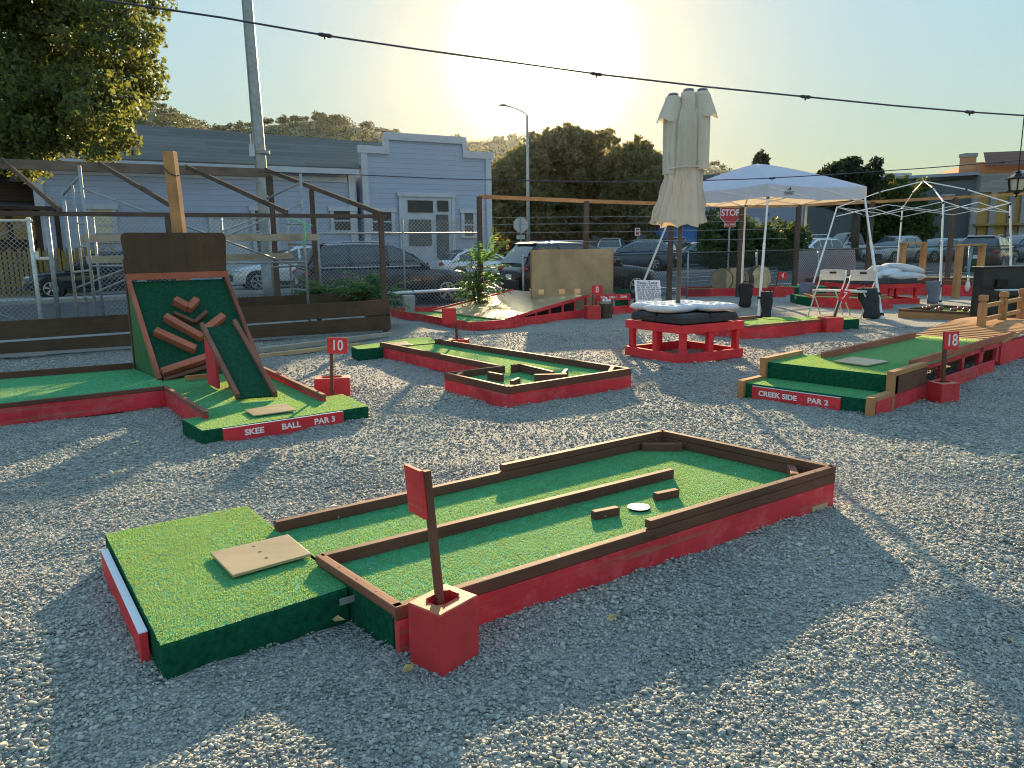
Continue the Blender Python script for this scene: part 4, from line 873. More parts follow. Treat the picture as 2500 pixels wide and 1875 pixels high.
for sd_, base_ in ((1, fL), (-1, fR)):
    o_ = fdir * (-.03 if sd_ == 1 else .03); b0 = base_ + o_
    for (a, z) in ((b0 - bdir * .02, z1_ + .03), (b0 + bdir * (s1 - .02), z2_ + .05)):
        mb = MB(); mb.beam(a + Zv * -.02, a + Zv * z, .075, .05, bdir); mb.build('trim_post', M['cedar'], h18, bevel=.003)
    mb = MB(); mb.beam(b0 + bdir * .015 + Zv * (z1_ + .008), b0 + bdir * (s1 - .045) + Zv * (z1_ + .008), .075, .045); mb.build('trim_cap', M['cedar'], h18, bevel=.003)
    mb = MB(); mb.beam(b0 + bdir * (s1 + .01) + Zv * (z2_ + .025), b0 + bdir * (s1 + tlen) + Zv * (z2_ + .025), .075, .05); mb.build('trim_cap', M['cedar'], h18, bevel=.003)
    q = b0 + fdir * (.02 if sd_ == -1 else -.02)
    mb = MB(); mb.board(q + bdir * .03, q + bdir * 3.6, .03, -.02, .15); mb.build('base_board', M['red'], h18, bevel=.003)
    mb = MB(); pq = q + fdir * (.022 if sd_ == -1 else -.022); mb.board(pq + bdir * (s1 + .05), pq + bdir * (s1 + tlen - .02), .008, .152, z2_ - .002); mb.build('side_cover', M['brown'], h18)  # brown sheet closing the open side, its colour standing for the shaded cavity
    mb = MB(); mb.board(b0 + bdir * (s1 + tlen), b0 + bdir * (s1 + tlen + .04), .05, .15, z2_); mb.build('stud', M['red'], h18)
nameboard(h18, fL.lerp(fR, .075) + fo2 * .014, fL.lerp(fR, .80) + fo2 * .014, -.01, .135, [("CREEK", .21), ("SIDE", .45), ("PAR", .73), ("2", .86)], fo2, sz=.55)
plate(h18, [G(*Y5(*p), z2_ + .018) for p in ((840, 243), (975, 212), (1238, 245), (1085, 275))], z2_ + .012, .014)
lr0, ll0 = G(*Y5(1395, 245), z2_ + .055), G(*Y5(763, 187), z2_ + .055); lr0.z = ll0.z = 0
ll1, lr1 = G(*Y5(1632, 58), z2_ + .055), G(*Y5(2300, 75), z2_ + .055); ll1.z = lr1.z = 0
ll1 = ll0 + bdir * (ll1 - ll0).length; lr1 = lr0 + bdir * ((lr1 - lr0).length + .5)
turf('lane_turf', [hi[3] + fdir * .1, hi[2], lr1, ll1 + bdir * .6], z2_ - .01, h18, 12000, .008, .007, 'turf_light')
for a, b in ((ll0, ll1), (lr0, lr1)):
    mb = MB(); mb.beam(a + Zv * (z2_ + .03), b + Zv * (z2_ + .03), .045, .085, ext=.0); mb.build('rail', M['redbrown'], h18, bevel=.005)
    mb = MB(); mb.beam(a + Zv * (z2_ - .045), b + Zv * (z2_ - .045), .04, .06); mb.build('bearer', M['red'], h18)
nst = 6
for k in range(nst):
    f = .08 + .9 * k / (nst - 1)
    for a, b in ((lr0, lr1), (ll0, ll1)):
        p = a.lerp(b, f); mb = MB(); mb.box((p.x, p.y, (z2_ - .075) / 2 + .06), .16 if k % 2 else .09, .04, z2_ - .08 - .12 + .12, math.atan2(bdir.y, bdir.x)); mb.build('stud', M['red'], h18)
ctr = lambda f: lr0.lerp(lr1, f) * .5 + ll0.lerp(lr1 - lr0 + ll0, f) * .5
mb = MB(); mb.board(ctr(.0), ctr(1.0), .03, .02, z2_ - .08); mb.build('inner_panel', M['redbrown'], h18)
b18 = (G(*Y5(1545, 545)) + G(*Y5(1710, 545))) / 2
cinder_block((4.50, 7.73), R_(14), .225, .215, .205, 'red cinder block beside the creek side steps')
sb = Vector((4.50, 7.73, .05)); tp18 = D(*Y5(1648, 30), 7.78)
number_sign(sb, tp18, (.22, -.97, 0), "18", 'red sign numbered 18 beside the creek side lane', .17, .19, side=1, off=.055, tsz=.9)
# little footbridge at the lane's far end
br = thing('footbridge', (7.2, 11.0, 0), 'small cedar footbridge with low post and rail side past the creek side lane', 'footbridge')
d0, d1 = ll0 + bdir * ((ll1 - ll0).length + .45), lr0 + bdir * ((ll1 - ll0).length + .35)
npl = 26
for k in range(npl):
    a, b = d0 + bdir * (.128 * k), d1 + bdir * (.128 * k); zz = z2_ - .02 + .10 * math.sin(math.pi * min(1, k / npl)) 
    mb = MB(); mb.beam(a - fdir * .12 + Zv * zz, b + fdir * .05 + Zv * zz, .118, .035); mb.build('deck_plank', M['cedar'], br, bevel=.004)
for a in (d0, d1):
    mb = MB(); mb.board(a, a + bdir * 3.2, .05, .0, z2_ - .045); mb.build('side_beam', M['redb'], br)
pz = z2_ + .0
bpost = [G(*Z7(1742, 925), .33), G(*Z7(1945, 868), .36)]; bpost.append(bpost[1] * 2 - bpost[0])
bo0 = Vector((bpost[0].x, bpost[0].y, 0)); bpts = [bo0 + bdir * (.98 * k) for k in range(3)]
for k, p in enumerate(bpts):
    mb = MB(); mb.box((p.x, p.y, .33 + .19), .10, .10, .46, R_(40)); mb.build('post', M['cedar'], br, bevel=.008)
    mb = MB(); mb.box((p.x, p.y, .33 + .43), .075, .075, .04, R_(40)); mb.box((p.x, p.y, .33 + .49), .11, .11, .09, R_(40)); mb.build('post_cap', M['cedar'], br, bevel=.015)
for a, b in zip(bpts, bpts[1:]):
    for z in (.50, .70):
        mb = MB(); mb.beam(a + bdir * .06 + Zv * z, b - bdir * .06 + Zv * z, .045, .06); mb.build('rail', M['cedar'], br, bevel=.004)

# ---- other holes behind
def simple_hole(name_label, loc): return thing('mini_golf_hole', loc, name_label, 'mini golf hole', 'mini golf holes on the gravel')
def frame(parent, pts, z, mat='red', w=.05, close=True, railmat=None, rz=.0):
    n = len(pts)
    for i in range(n if close else n - 1):
        a, b = pts[i], pts[(i + 1) % n]; mb = MB(); mb.board(a, b, w, -.02, z, 0, None, w * .45); mb.build('base_board', M[mat], parent, bevel=.004)
        if railmat: mb = MB(); mb.board(a, b, w + .008, z + .002, z + rz, 0, None, w * .5); mb.build('rail', M[railmat], parent, bevel=.004)
def flat(p): return Vector((p.x, p.y, 0))
# hole 7
h7 = simple_hole('low red hole with green turf behind the umbrella table, tee at its right', (4.8, 13.6, 0))
q0 = flat(G(*Z8(965, 925))); q1 = flat(G(*Z8(1800, 840))); q2 = flat(G(*Z8(1480, 700), .2)); q3 = flat(G(*Z8(640, 860)))
dq = (q1 - q0).normalized(); nq = Vector((-dq.y, dq.x, 0)); q1b = q0 + dq * 2.05; q2b = q1b + nq * 1.2; q3b = q0 + nq * 1.2
frame(h7, [q0, q1b], .20, 'red', close=False, railmat='railbrown', rz=.045); frame(h7, [q0, q3b, q3b + dq * 1.55], .20, 'red', close=False, railmat='railbrown', rz=.045)
turf('lane_turf', [q0, q1b, q2b, q3b], .18, h7, 4000, .012, .008)
tt = [q1b + nq * .05, q1b + dq * .95 - nq * .1, q1b + dq * 1.0 + nq * .55, q1b + nq * 1.2 - dq * .3, q1b + nq * .9 - dq * .45]
mb = MB(); mb.prism(tt, -.02, .19); mb.build('tee_box', M['turf_face'], h7, bevel=.012); turf('tee_turf', inset(tt, .99), .192, h7, 4000, .012, .008)
b7 = (G(*Z8(1800, 842)) + G(*Z8(2005, 848))) / 2; cinder_block((b7.x, b7.y + .08), R_(10), .34, .32, .28, 'red cinder block at the hole in front of the folding chairs')
tp7 = D(*Z8(2030, 390), b7.y + .1); sb7 = Vector((b7.x + .02, b7.y + .1, .05))
number_sign(sb7, tp7, (.1, -1, 0), "7", 'red sign numbered 7 in front of the folding chairs', .19, .21, off=.04, tsz=.95)
# hole 4 with log slices
h4 = simple_hole('long low red hole with upright log slices standing along it', (7.4, 24, 0))
s0, s1_ = flat(G(*Z5_(142, 1215))), flat(G(*Z5_(1268, 1195))); dq = (s1_ - s0).normalized(); nq = Vector((-dq.y, dq.x, 0))
if s0.y > 0: pass
frame(h4, [s0, s1_, s1_ + nq * 1.3, s0 + nq * 1.3], .25, 'red')
turf('lane_turf', [s0, s1_, s1_ + nq * 1.3, s0 + nq * 1.3], .2, h4, 1200, .014, .012)
tt = [s1_ + dq * .05, s1_ + dq * 1.5, s1_ + dq * 1.5 + nq * 1.2, s1_ + dq * .05 + nq * 1.2]; mb = MB(); mb.prism(tt, -.02, .24); mb.build('tee_box', M['turf_face'], h4, bevel=.012)
turf('tee_turf', inset(tt, .98), .242, h4, 1200, .014, .012)
def slicelog(px, py, r, th, dirv, lab):
    c = D(px, py, s0.y + .5); mb = MB(); t = thing('log_slice', (c.x, c.y, .22), lab, 'log slice', 'upright log slices on the low red hole'); dirv = Vector(dirv).normalized()
    c = Vector((c.x, c.y, .205 + r * .82)); mb.lathe(c - dirv * th / 2, [(r, 0), (r * 1.01, th * .5), (r * .99, th)], 26, d=dirv); mb.build('bark_ring', M['bark'], t)
    for s in (-1, 1):
        mb = MB(); mb.lathe(c + dirv * (th / 2 * s - .004), [(r * .965, 0), (r * .96, .008)], 26, d=dirv); mb.build('sawn_face', M['endgrain'], t)
slicelog(*Z5_(490, 1090), .37, .22, (-.35, -.9, 0), 'wide log slice furthest left on the low red hole')
slicelog(*Z5_(620, 1070), .38, .20, (-.2, -.95, 0), 'log slice half hidden behind the leftmost log slice')
slicelog(*Z5_(755, 1070), .33, .18, (-.9, -.25, 0), 'narrow log slice turned edge on between its neighbours')
slicelog(*Z5_(895, 1065), .41, .24, (.35, -.9, 0), 'big log slice furthest right on the low red hole, dark at its centre')
b4 = (G(*Z5_(1020, 1215)) + G(*Z5_(1135, 1210))) / 2; cinder_block((b4.x, b4.y - .1), R_(12), .42, .36, .32, 'red cinder block beside the hole with log slices')
tp4 = D(*Z5_(1112, 945), b4.y); number_sign((b4.x - .05, b4.y - .05, .05), tp4, (0, -1, 0), "4", 'red sign numbered 4 beside the log slices', .26, .22, off=.13, tsz=.95)
# hole 5
h5 = simple_hole('low red hole behind the folding chairs with small green tee', (9, 20.5, 0))
s0, s1_ = flat(G(*Z7(560, 685))), flat(G(*Z7(778, 672))); a5 = flat(G(*Z5_(1500, 1320))); 
frame(h5, [a5, s0, s1_, s1_ + Vector((.2, 1.2, 0)), a5 + Vector((.2, 1.3, 0))], .24, 'red', railmat='cedar', rz=.03)
turf('lane_turf', [a5, s0, s1_, s1_ + Vector((.2, 1.2, 0)), a5 + Vector((.2, 1.3, 0))], .2, h5, 1200, .013, .011)
t0 = flat(G(*Z5_(1298, 1290))); tt = [t0, a5 + Vector((-.05, .1, 0)), a5 + Vector((.1, 1.1, 0)), t0 + Vector((.2, 1.0, 0))]
mb = MB(); mb.prism(tt, -.02, .22); mb.build('tee_box', M['turf_face'], h5, bevel=.012); turf('tee_turf', inset(tt, .98), .222, h5, 1500, .013, .011)
b5 = G(*Z7(540, 560)); b5 = Vector((9.75, 21.2, 0)); cinder_block((b5.x, b5.y), R_(10), .3, .3, .28, 'red cinder block half hidden behind the grey bag and chairs')
tp5 = D(*Z7(580, 335), b5.y); number_sign((b5.x - .08, b5.y, .05), D(*Z7(592, 335), b5.y), (0, -1, 0), "5", 'red sign numbered 5 beside the cushioned bench', .28, .26, off=.12, tsz=.95)
# hole 3: long lane along the fence with two gates and a hanging pin
h3 = simple_hole('long dark railed red lane along the fence with two timber gates', (12, 22.5, 0))
s0, s1_ = flat(G(*Z5_(1310, 1185))), flat(G(*Z7(1745, 572))); s1_ = s1_ + (s1_ - s0).normalized() * 1.5; dq = (s1_ - s0).normalized(); nq = Vector((-dq.y, dq.x, 0)); s0 = s0 + nq * 1.0; s1_ = s1_ + nq * 1.0
frame(h3, [s0, s1_, s1_ + nq * 1.9, s0 + nq * 1.9], .34, 'red', railmat='brown', rz=.13, w=.07)
turf('lane_turf', [s0, s1_, s1_ + nq * 1.9, s0 + nq * 1.9], .3, h3, 700, .014, .012)
def gate_arch(pa, pb, ta, tbp, dep_, lab):
    g = thing('timber_gate', ((pa.x + pb.x) / 2, (pa.y + pb.y) / 2, 0), lab, 'timber gate', 'timber gates over the fence lane')
    zt_ = (ta + tbp) / 2
    for p in (pa, pb):
        mb = MB(); mb.box((p.x, p.y, zt_ / 2), .16, .15, zt_, R_(20)); mb.build('post', M['cedar'], g, bevel=.006)
    mb = MB(); mb.beam(pa + Vector((0, 0, zt_ + .025)), pb + Vector((0, 0, zt_ + .025)), .17, .05, ext=.1); mb.build('cross_beam', M['cedar'], g, bevel=.005); return zt_
a1, a2 = flat(G(*Z6(712, 1650))), flat(G(*Z6(965, 1575)))
gate_arch(Vector((a1.x, a1.y, 0)), Vector((a2.x, a2.y, 0)), D(*Z6(768, 1050), a1.y).z, D(*Z6(1040, 1050), a2.y).z, 0, 'timber gate behind the bench heaped with pillows')
a1, a2 = flat(G(*Z7(1470, 565))), flat(G(*Z7(1712, 528)))
zt_ = gate_arch(a1, a2, D(*Z7(1510, 0), a1.y).z, D(*Z7(1765, 0), a2.y).z, 0, 'timber gate with a bowling pin hung from its beam')
pm = flat(D(*Z7(1607, 400), a1.lerp(a2, .52).y - .05)); bp = thing('bowling_pin', (pm.x, pm.y, 1.5), 'white bowling pin hanging on a blue rope from the timber gate', 'bowling pin')
pin = D(*Z7(1607, 495), pm.y).z; hp = D(*Z7(1607, 320), pm.y).z - pin; s = hp / .38
mb = MB(); mb.lathe((pm.x, pm.y, pin), [(.026 * s, 0), (.040 * s, .02 * s), (.058 * s, .09 * s), (.060 * s, .12 * s), (.050 * s, .18 * s), (.028 * s, .24 * s), (.023 * s, .27 * s), (.028 * s, .31 * s), (.032 * s, .345 * s), (.026 * s, .37 * s), (.010 * s, .38 * s)], 18); pb_ = mb.build('pin_body', M['pin'], bp, smooth=True)
mb = MB(); 
for h_ in (.235, .262): mb.lathe((pm.x, pm.y, pin), [(.0292 * s - (h_ - .235) * s * .15, (h_ - .007) * s), (.0292 * s - (h_ - .235) * s * .15, (h_ + .004) * s)], 18)
mb.build('pin_stripe', M['sign_red'], bp)
mb = MB(); mb.tube([(pm.x, pm.y, pin + .38 * s), (pm.x, pm.y, zt_)], .018, 6); mb.tube([(pm.x + .012, pm.y, pin + .5 * s), (pm.x + .045, pm.y, zt_)], .012, 6); mb.build('rope', M['blue_rope'], bp)
# ball box
hb_ = simple_hole('cedar framed box of green turf strewn with dark red balls', (9.6, 16.4, 0))
c0_ = flat(G(*Z7(868, 770))); c1_ = flat(G(*Z7(1705, 815))); c3_ = flat(G(*Z7(1282, 640), .18)); dq = (c1_ - c0_).normalized(); c1_ = c0_ + dq * 3.2; nq = c3_ - c0_
cpts = [c0_, c1_, c1_ + nq, c0_ + nq]; frame(hb_, cpts, .13, 'cedar', railmat='brown', rz=.05); turf('lane_turf', cpts, .1, hb_, 3000, .012, .009)
random.seed(12); mb = MB(); mb.sphere((0, 0, 0), .05, 14, 9); cb0 = mb.build('croquet_ball', M['ball'], smooth=True)
bp_ = [(1135, 680), (1180, 675), (1210, 662), (1275, 692), (1315, 678), (1440, 698), (1465, 692), (1515, 680), (1580, 692), (1645, 712), (1680, 712), (1700, 695)]
names_ = ['leftmost dark ball in the cedar box', 'dark ball second from the left in the cedar box', 'small dark ball by the back rail of the cedar box', 'dark ball low by the front rail, fourth from the left', 'large dark ball standing alone near the middle of the cedar box', 'dark ball touching its right neighbour in the cedar box',
          'dark ball touching its left neighbour in the cedar box', 'dark ball by itself towards the back of the cedar box', 'dark ball just left of the heap by the bridge post', 'dark ball at the front rail beside the bridge post', 'dark ball in the heap nearest the bridge post', 'dark ball at the back of the heap by the bridge post']
for k, (x, y) in enumerate(bp_):
    p = G(*Z7(x, y), .15); o = cb0 if k == 0 else copy_tree(cb0); o.location = (p.x, p.y, .107 + .05); o.scale = (1.15,) * 3 if k in (1, 4, 8) else (1, 1, 1); tag(o, names_[k], 'ball', 'dark balls in the cedar box')

# ================================================================== BENCHES, CUSHIONS, UMBRELLA
def bench(c, rot, W_, zl, z0, z1, label, overl=.09):
    r = thing('red_bench', (c[0], c[1], 0), label, 'bench', 'square red benches')
    ex, ey = Vector((math.cos(rot), math.sin(rot), 0)), Vector((-math.sin(rot), math.cos(rot), 0)); c = Vector((c[0], c[1], 0)); h = W_ / 2
    cor = [c - ex * h - ey * h, c + ex * h - ey * h, c + ex * h + ey * h, c - ex * h + ey * h]
    for i in range(4):
        a, b = cor[i], cor[(i + 1) % 4]; e = .0 if i % 2 else .022
        mb = MB(); mb.board(a, b, .045, z0, z1, 0, None, e); mb.build('apron', M['redb'], r, bevel=.004)
        mb = MB(); mb.board(a, b, .045, -.02, zl, 0, None, e); mb.build('base_rail', M['redb'], r, bevel=.004)
        d = (b - a).normalized(); n = Vector((-d.y, d.x, 0))
        for f in (.04, .5):
            p = a + d * (W_ * f + (.02 if f < .1 else 0)) + n * .055; mb = MB(); mb.box((p.x, p.y, z0 / 2 + .05), .10, .065, z0 + .06, math.atan2(d.y, d.x)); mb.build('leg', M['redb'], r, bevel=.004)
    mb = MB(); q = [p + (c - p) * .03 + Vector((0, 0, z1 - .04)) for p in cor]; mb.slab(q, (0, 0, 1), .03); mb.build('seat_board', M['red'], r); return r
def rounded_slab(name, mat, c, rot, wx, wy, z0, z1, rad, parent=None, sub=2, squash=.8):
    """soft cushion: subdivided box with rounded corners"""
    mb = MB(); nx = 6
    bm = bmesh.new(); bmesh.ops.create_cube(bm, size=1); bmesh.ops.subdivide_edges(bm, edges=bm.edges, cuts=5, use_grid_fill=True)
    return bm
def cushion(name, mat, c, rot, wx, wy, th, tufts=None, puff=.5, seed=0, tilt=(0, 0), edge=2.2):
    """pillow surface: top and bottom sheets meeting at a seam"""
    rg = np.random.default_rng(seed); n = 22; mb = MB(); ca, sa = math.cos(rot), math.sin(rot); grid = {}
    ph = rg.uniform(0, 6, 6)
    for s in (1, -1):
        for i in range(n + 1):
            for j in range(n + 1):
                u, v = i / n * 2 - 1, j / n * 2 - 1
                if s == -1 and (i in (0, n) or j in (0, n)): grid[s, i, j] = grid[1, i, j]; continue
                uu, vv = u * (1 - .06 * v * v), v * (1 - .06 * u * u)
                hgt = (max(0, 1 - abs(u) ** edge) * max(0, 1 - abs(v) ** edge)) ** .42
                if tufts and s == 1:
                    for (a, b) in tufts: hgt -= .55 * math.exp(-((u - a) ** 2 + (v - b) ** 2) / .018) + .22 * math.exp(-((u - a) ** 2) / .006) * (abs(v - b) < .5) * .5
                hgt += .05 * math.sin(u * 5 + ph[0]) * math.sin(v * 4 + ph[1]) * (1 - abs(u)) 
                x, y = uu * wx / 2, vv * wy / 2; z = s * th * (.5 if s == 1 else .42) * hgt + x * tilt[0] + y * tilt[1]
                grid[s, i, j] = len(mb.v); mb.v.append((c[0] + x * ca - y * sa, c[1] + x * sa + y * ca, c[2] + z))
    for s in (1, -1):
        for i in range(n):
            for j in range(n):
                q = (grid[s, i, j], grid[s, i + 1, j], grid[s, i + 1, j + 1], grid[s, i, j + 1]); mb.face(q if s == 1 else q[::-1])
    return mb.build(name, mat, smooth=True)
rot1 = math.atan2(.63, 1.05); bx1 = Vector((math.cos(rot1), math.sin(rot1), 0)); by1 = Vector((-bx1.y, bx1.x, 0))
tc1 = Vector((2.40, 10.57, 0)) + bx1 * .61 + by1 * .60
bench(tc1, rot1, 1.20, .115, .405, .525, 'square red bench under the closed umbrella, nearest of the two benches')
mb = MB()
for (a, b) in ((-.5, -.5), (.5, -.5), (.5, .5), (-.5, .5)):
    p = tc1 + bx1 * a * .565 + by1 * b * .565; P = []
    for (dx, dy, z) in ((-1, -1, .535), (1, -1, .535), (1, 1, .535), (-1, 1, .535)): P.append(p + bx1 * dx * .278 + by1 * dy * .278 + Zv * z)
    for (dx, dy, z) in ((-1, -1, .60), (1, -1, .60), (1, 1, .60), (-1, 1, .60)): P.append(p + bx1 * dx * .280 + by1 * dy * .280 + Zv * z)
    mb.quadbox(P, .56, .56, .065); P2 = P[4:]
    P3 = [p + bx1 * dx * .25 + by1 * dy * .25 + Zv * .665 for (dx, dy) in ((-1, -1), (1, -1), (1, 1), (-1, 1))]; mb.quadbox(P2 + P3, .56, .56, .06)
pd = mb.build('umbrella_base', M['pad'], bevel=.012); tag(pd, 'black square umbrella base of four weighted sections on the nearer red bench', 'umbrella base')
tuf = [(a, b) for a in (-.5, 0, .5) for b in (-.5, 0, .5)]
for k, (a, b, lab) in enumerate(((-.32, -.05, 'pale tufted cushion on the nearer bench, left of the umbrella pole'), (.27, -.30, 'pale tufted cushion on the nearer bench, in front of the umbrella pole'), (.30, .34, 'pale tufted cushion on the nearer bench, behind the umbrella pole to its right'), (-.2, .42, 'pale tufted cushion at the back of the nearer bench'))):
    p = tc1 + bx1 * a + by1 * b; o = cushion('seat_cushion', M['cushion'], (p.x, p.y, .725 + (.008 if k == 1 else .0)), rot1 + (.12, -.08, .05, .2)[k], .62, .60, .13, tuf, seed=k, edge=5); tag(o, lab, 'cushion', 'pale tufted cushions on the nearer bench')
# closed cream umbrella with three heads
um = thing('patio_umbrella', (tc1.x, tc1.y, .66), 'tall cream three headed patio umbrella, folded and tied', 'umbrella')
uy = tc1.y; uc = D(1655, 745, uy); ucx = uc.x
mb = MB(); mb.tube([(ucx, uy, .66), (ucx + .01, uy, 2.6)], .036, 14); mb.build('pole', M['fence_brown'] if False else M['pole'] if 'pole' in M else M['brown_dark'], um, smooth=True)
ub = D(1660, 553, uy).z; utop = D(1660, 236, uy).z
mb = MB(); nr, na = 46, 180
def lerpk(keys, t): return float(np.interp(t, [k[0] for k in keys], [k[1] for k in keys]))
hw = [(0, .37), (.03, .375), (.13, .34), (.25, .30), (.38, .255), (.44, .245), (.52, .255), (.68, .265), (.80, .262), (.88, .22), (.94, .12), (1, .04)]
xo = [(0, -.045), (.12, -.035), (.3, .0), (.44, .01), (.7, .012), (1, .025)]
for i in range(nr + 1):
    t = i / nr; z = ub + (utop - ub) * t; a = lerpk(hw, t); b = a * (.62 if t < .4 else .56)
    for k in range(na):
        th = 2 * math.pi * k / na
        lobes = (1 - .16 * max(0, math.sin(3 * th + .5)) ** 3 * min(1, max(0, (t - .5) / .4)))
        q_ = 18 * th + 1.8 * math.sin(t * 2.5 + 2 * th) + .8 * math.sin(3 * th); fold = 1 - abs(math.sin(q_ / 2)) ** .6 * 1.7; pl = 1 + (.19 - .05 * min(1, abs(t - .44) * 3) * 0) * fold + .025 * math.sin(29 * th + t * 5) + .035 * math.sin(5 * th + t * 4)
        hem = (.055 * abs(math.sin(4 * th + .6)) + .03 * math.sin(2 * th + 1)) * max(0, 1 - t / .10)
        mb.v.append((ucx + .018 + lerpk(xo, t) + a * math.cos(th) * lobes * pl, uy + b * math.sin(th) * pl, z + hem))
for i in range(nr):
    for k in range(na): k2 = (k + 1) % na; mb.face((i * na + k, i * na + k2, (i + 1) * na + k2, (i + 1) * na + k))
mb.build('canopy', M['umbrella'], um, smooth=True)
for k, (dx, tz, cap) in enumerate(((-.185, -.03, 1), (.035, .03, 0), (.235, .03, 1))):
    cx_ = ucx + .04 + dx; zt2 = utop + tz + .05; mb = MB(); rr_ = []
    for (r, h) in ((.12, -1.1), (.125, -.6), (.122, -.3), (.118, -.12), (.10, -.03), (.06, .0)): rr_.append((r, h))
    b0 = 0
    for (r, h) in rr_:
        for j in range(40):
            th = 2 * math.pi * j / 40; q = 1 + .09 * (1 - 1.6 * abs(math.sin(4 * th + k)) ** .7) + .03 * math.sin(17 * th); mb.v.append((cx_ + r * q * math.cos(th), uy + r * q * math.sin(th) * .95, zt2 + h))
    for i in range(5):
        for j in range(40): j2 = (j + 1) % 40; mb.face((i * 40 + j, i * 40 + j2, (i + 1) * 40 + j2, (i + 1) * 40 + j))
    lobe = mb.build('head', M['umbrella'], um, smooth=True)
    mb = MB(); mb.lathe((cx_, uy, zt2 - .01), [(.072, 0), (.078, .015), (.06, .035), (.02, .045)], 18); mb.build('finial', M['grey_fab'], lobe, smooth=True)
    if cap:
        mb = MB(); out = -1 if dx < 0 else 1; pr = []
        for i in range(7):
            f = i / 6
            for j in range(28):
                th = 2 * math.pi * j / 28; r = .11 + .045 * f * (1 + .5 * math.cos(th) * out) + .012 * math.sin(7 * th + i * .2) * f; z = zt2 - .05 - .33 * f * (.82 + .18 * abs(math.cos(2 * th)))
                mb.v.append((cx_ + r * math.cos(th) + out * .05 * f, uy + r * math.sin(th), z))
        for i in range(6):
            for j in range(28): j2 = (j + 1) % 28; mb.face((i * 28 + j, i * 28 + j2, (i + 1) * 28 + j2, (i + 1) * 28 + j))
        mb.build('vent_flap', M['umbrella'], lobe, smooth=True)
mb = MB(); zt3 = ub + (utop - ub) * .445; pts_ = []
for k in range(41):
    th = 2 * math.pi * k / 40; pts_.append((ucx + .03 + .272 * math.cos(th), uy + .165 * math.sin(th), zt3 + .035 * math.sin(th * 1 + 2.6)))
mb.tube(pts_, .013, 6); mb.tube([(ucx + .08, uy - .17, zt3 - .02), (ucx + .0, uy - .19, zt3 - .11), (ucx - .06, uy - .18, zt3 - .19)], .010, 6); mb.build('tie_strap', M['umbrella'], um)

# second bench
rot2 = math.atan2(.25, .84); t2 = Vector((10.72, 21.15, 0)); bx2 = Vector((math.cos(rot2), math.sin(rot2), 0)); by2 = Vector((-bx2.y, bx2.x, 0)); rot2 = R_(11); bx2 = Vector((math.cos(rot2), math.sin(rot2), 0)); by2 = Vector((-bx2.y, bx2.x, 0)); t2 = Vector((11.04, 20.45, 0)) - bx2 * .85 + by2 * .85
bench(t2, rot2, 1.70, .14, .42, .535, 'square red bench heaped with grey pillows, under the bare canopy frame')
mb = MB(); 
for (a, b) in ((-.25, -.25), (.25, -.25), (.25, .25), (-.25, .25)):
    p = t2 + bx2 * a * 1.66 + by2 * b * 1.66; P = [p + bx2 * dx * .418 + by2 * dy * .418 + Zv * .54 for (dx, dy) in ((-1, -1), (1, -1), (1, 1), (-1, 1))]; Q = [p + bx2 * dx * .38 + by2 * dy * .38 + Zv * .68 for (dx, dy) in ((-1, -1), (1, -1), (1, 1), (-1, 1))]; mb.quadbox(P + Q, .8, .8, .15)
tag(mb.build('umbrella_base', M['pad'], bevel=.02), 'black weighted umbrella base on the bench heaped with pillows', 'umbrella base')
for k, (x, y, wx, wy, rz_, tl, lab) in enumerate(((740, 1440, 1.15, .7, .1, (0, 0), 'long grey pillow lying flat across the bench'), (560, 1390, .95, .6, .35, (.12, 0), 'pale pillow sloping up to the left of the bench heap'), (750, 1345, 1.05, .6, -.25, (-.14, 0), 'grey pillow on top of the heap on the bench'), (370, 1440, .8, .6, .2, (.05, 0), 'pale pillow at the left edge of the bench heap'), (480, 1365, .5, .5, 0, (0, 0), 'small white pillow at the back of the bench heap'), (850, 1440, .6, .5, .1, (-.05, 0), 'small pale pillow at the right edge of the bench heap'))):
    p = D(*Z6(x, y), t2.y - .35 + .12 * (k % 3)); tag(cushion('pillow', M['pillow'] if k % 2 == 0 else M['cushion'], (p.x, p.y, p.z), rot2 + rz_, wx, wy, .26, None, seed=20 + k, tilt=tl, edge=2.5), lab, 'pillow', 'pillows on the far bench')

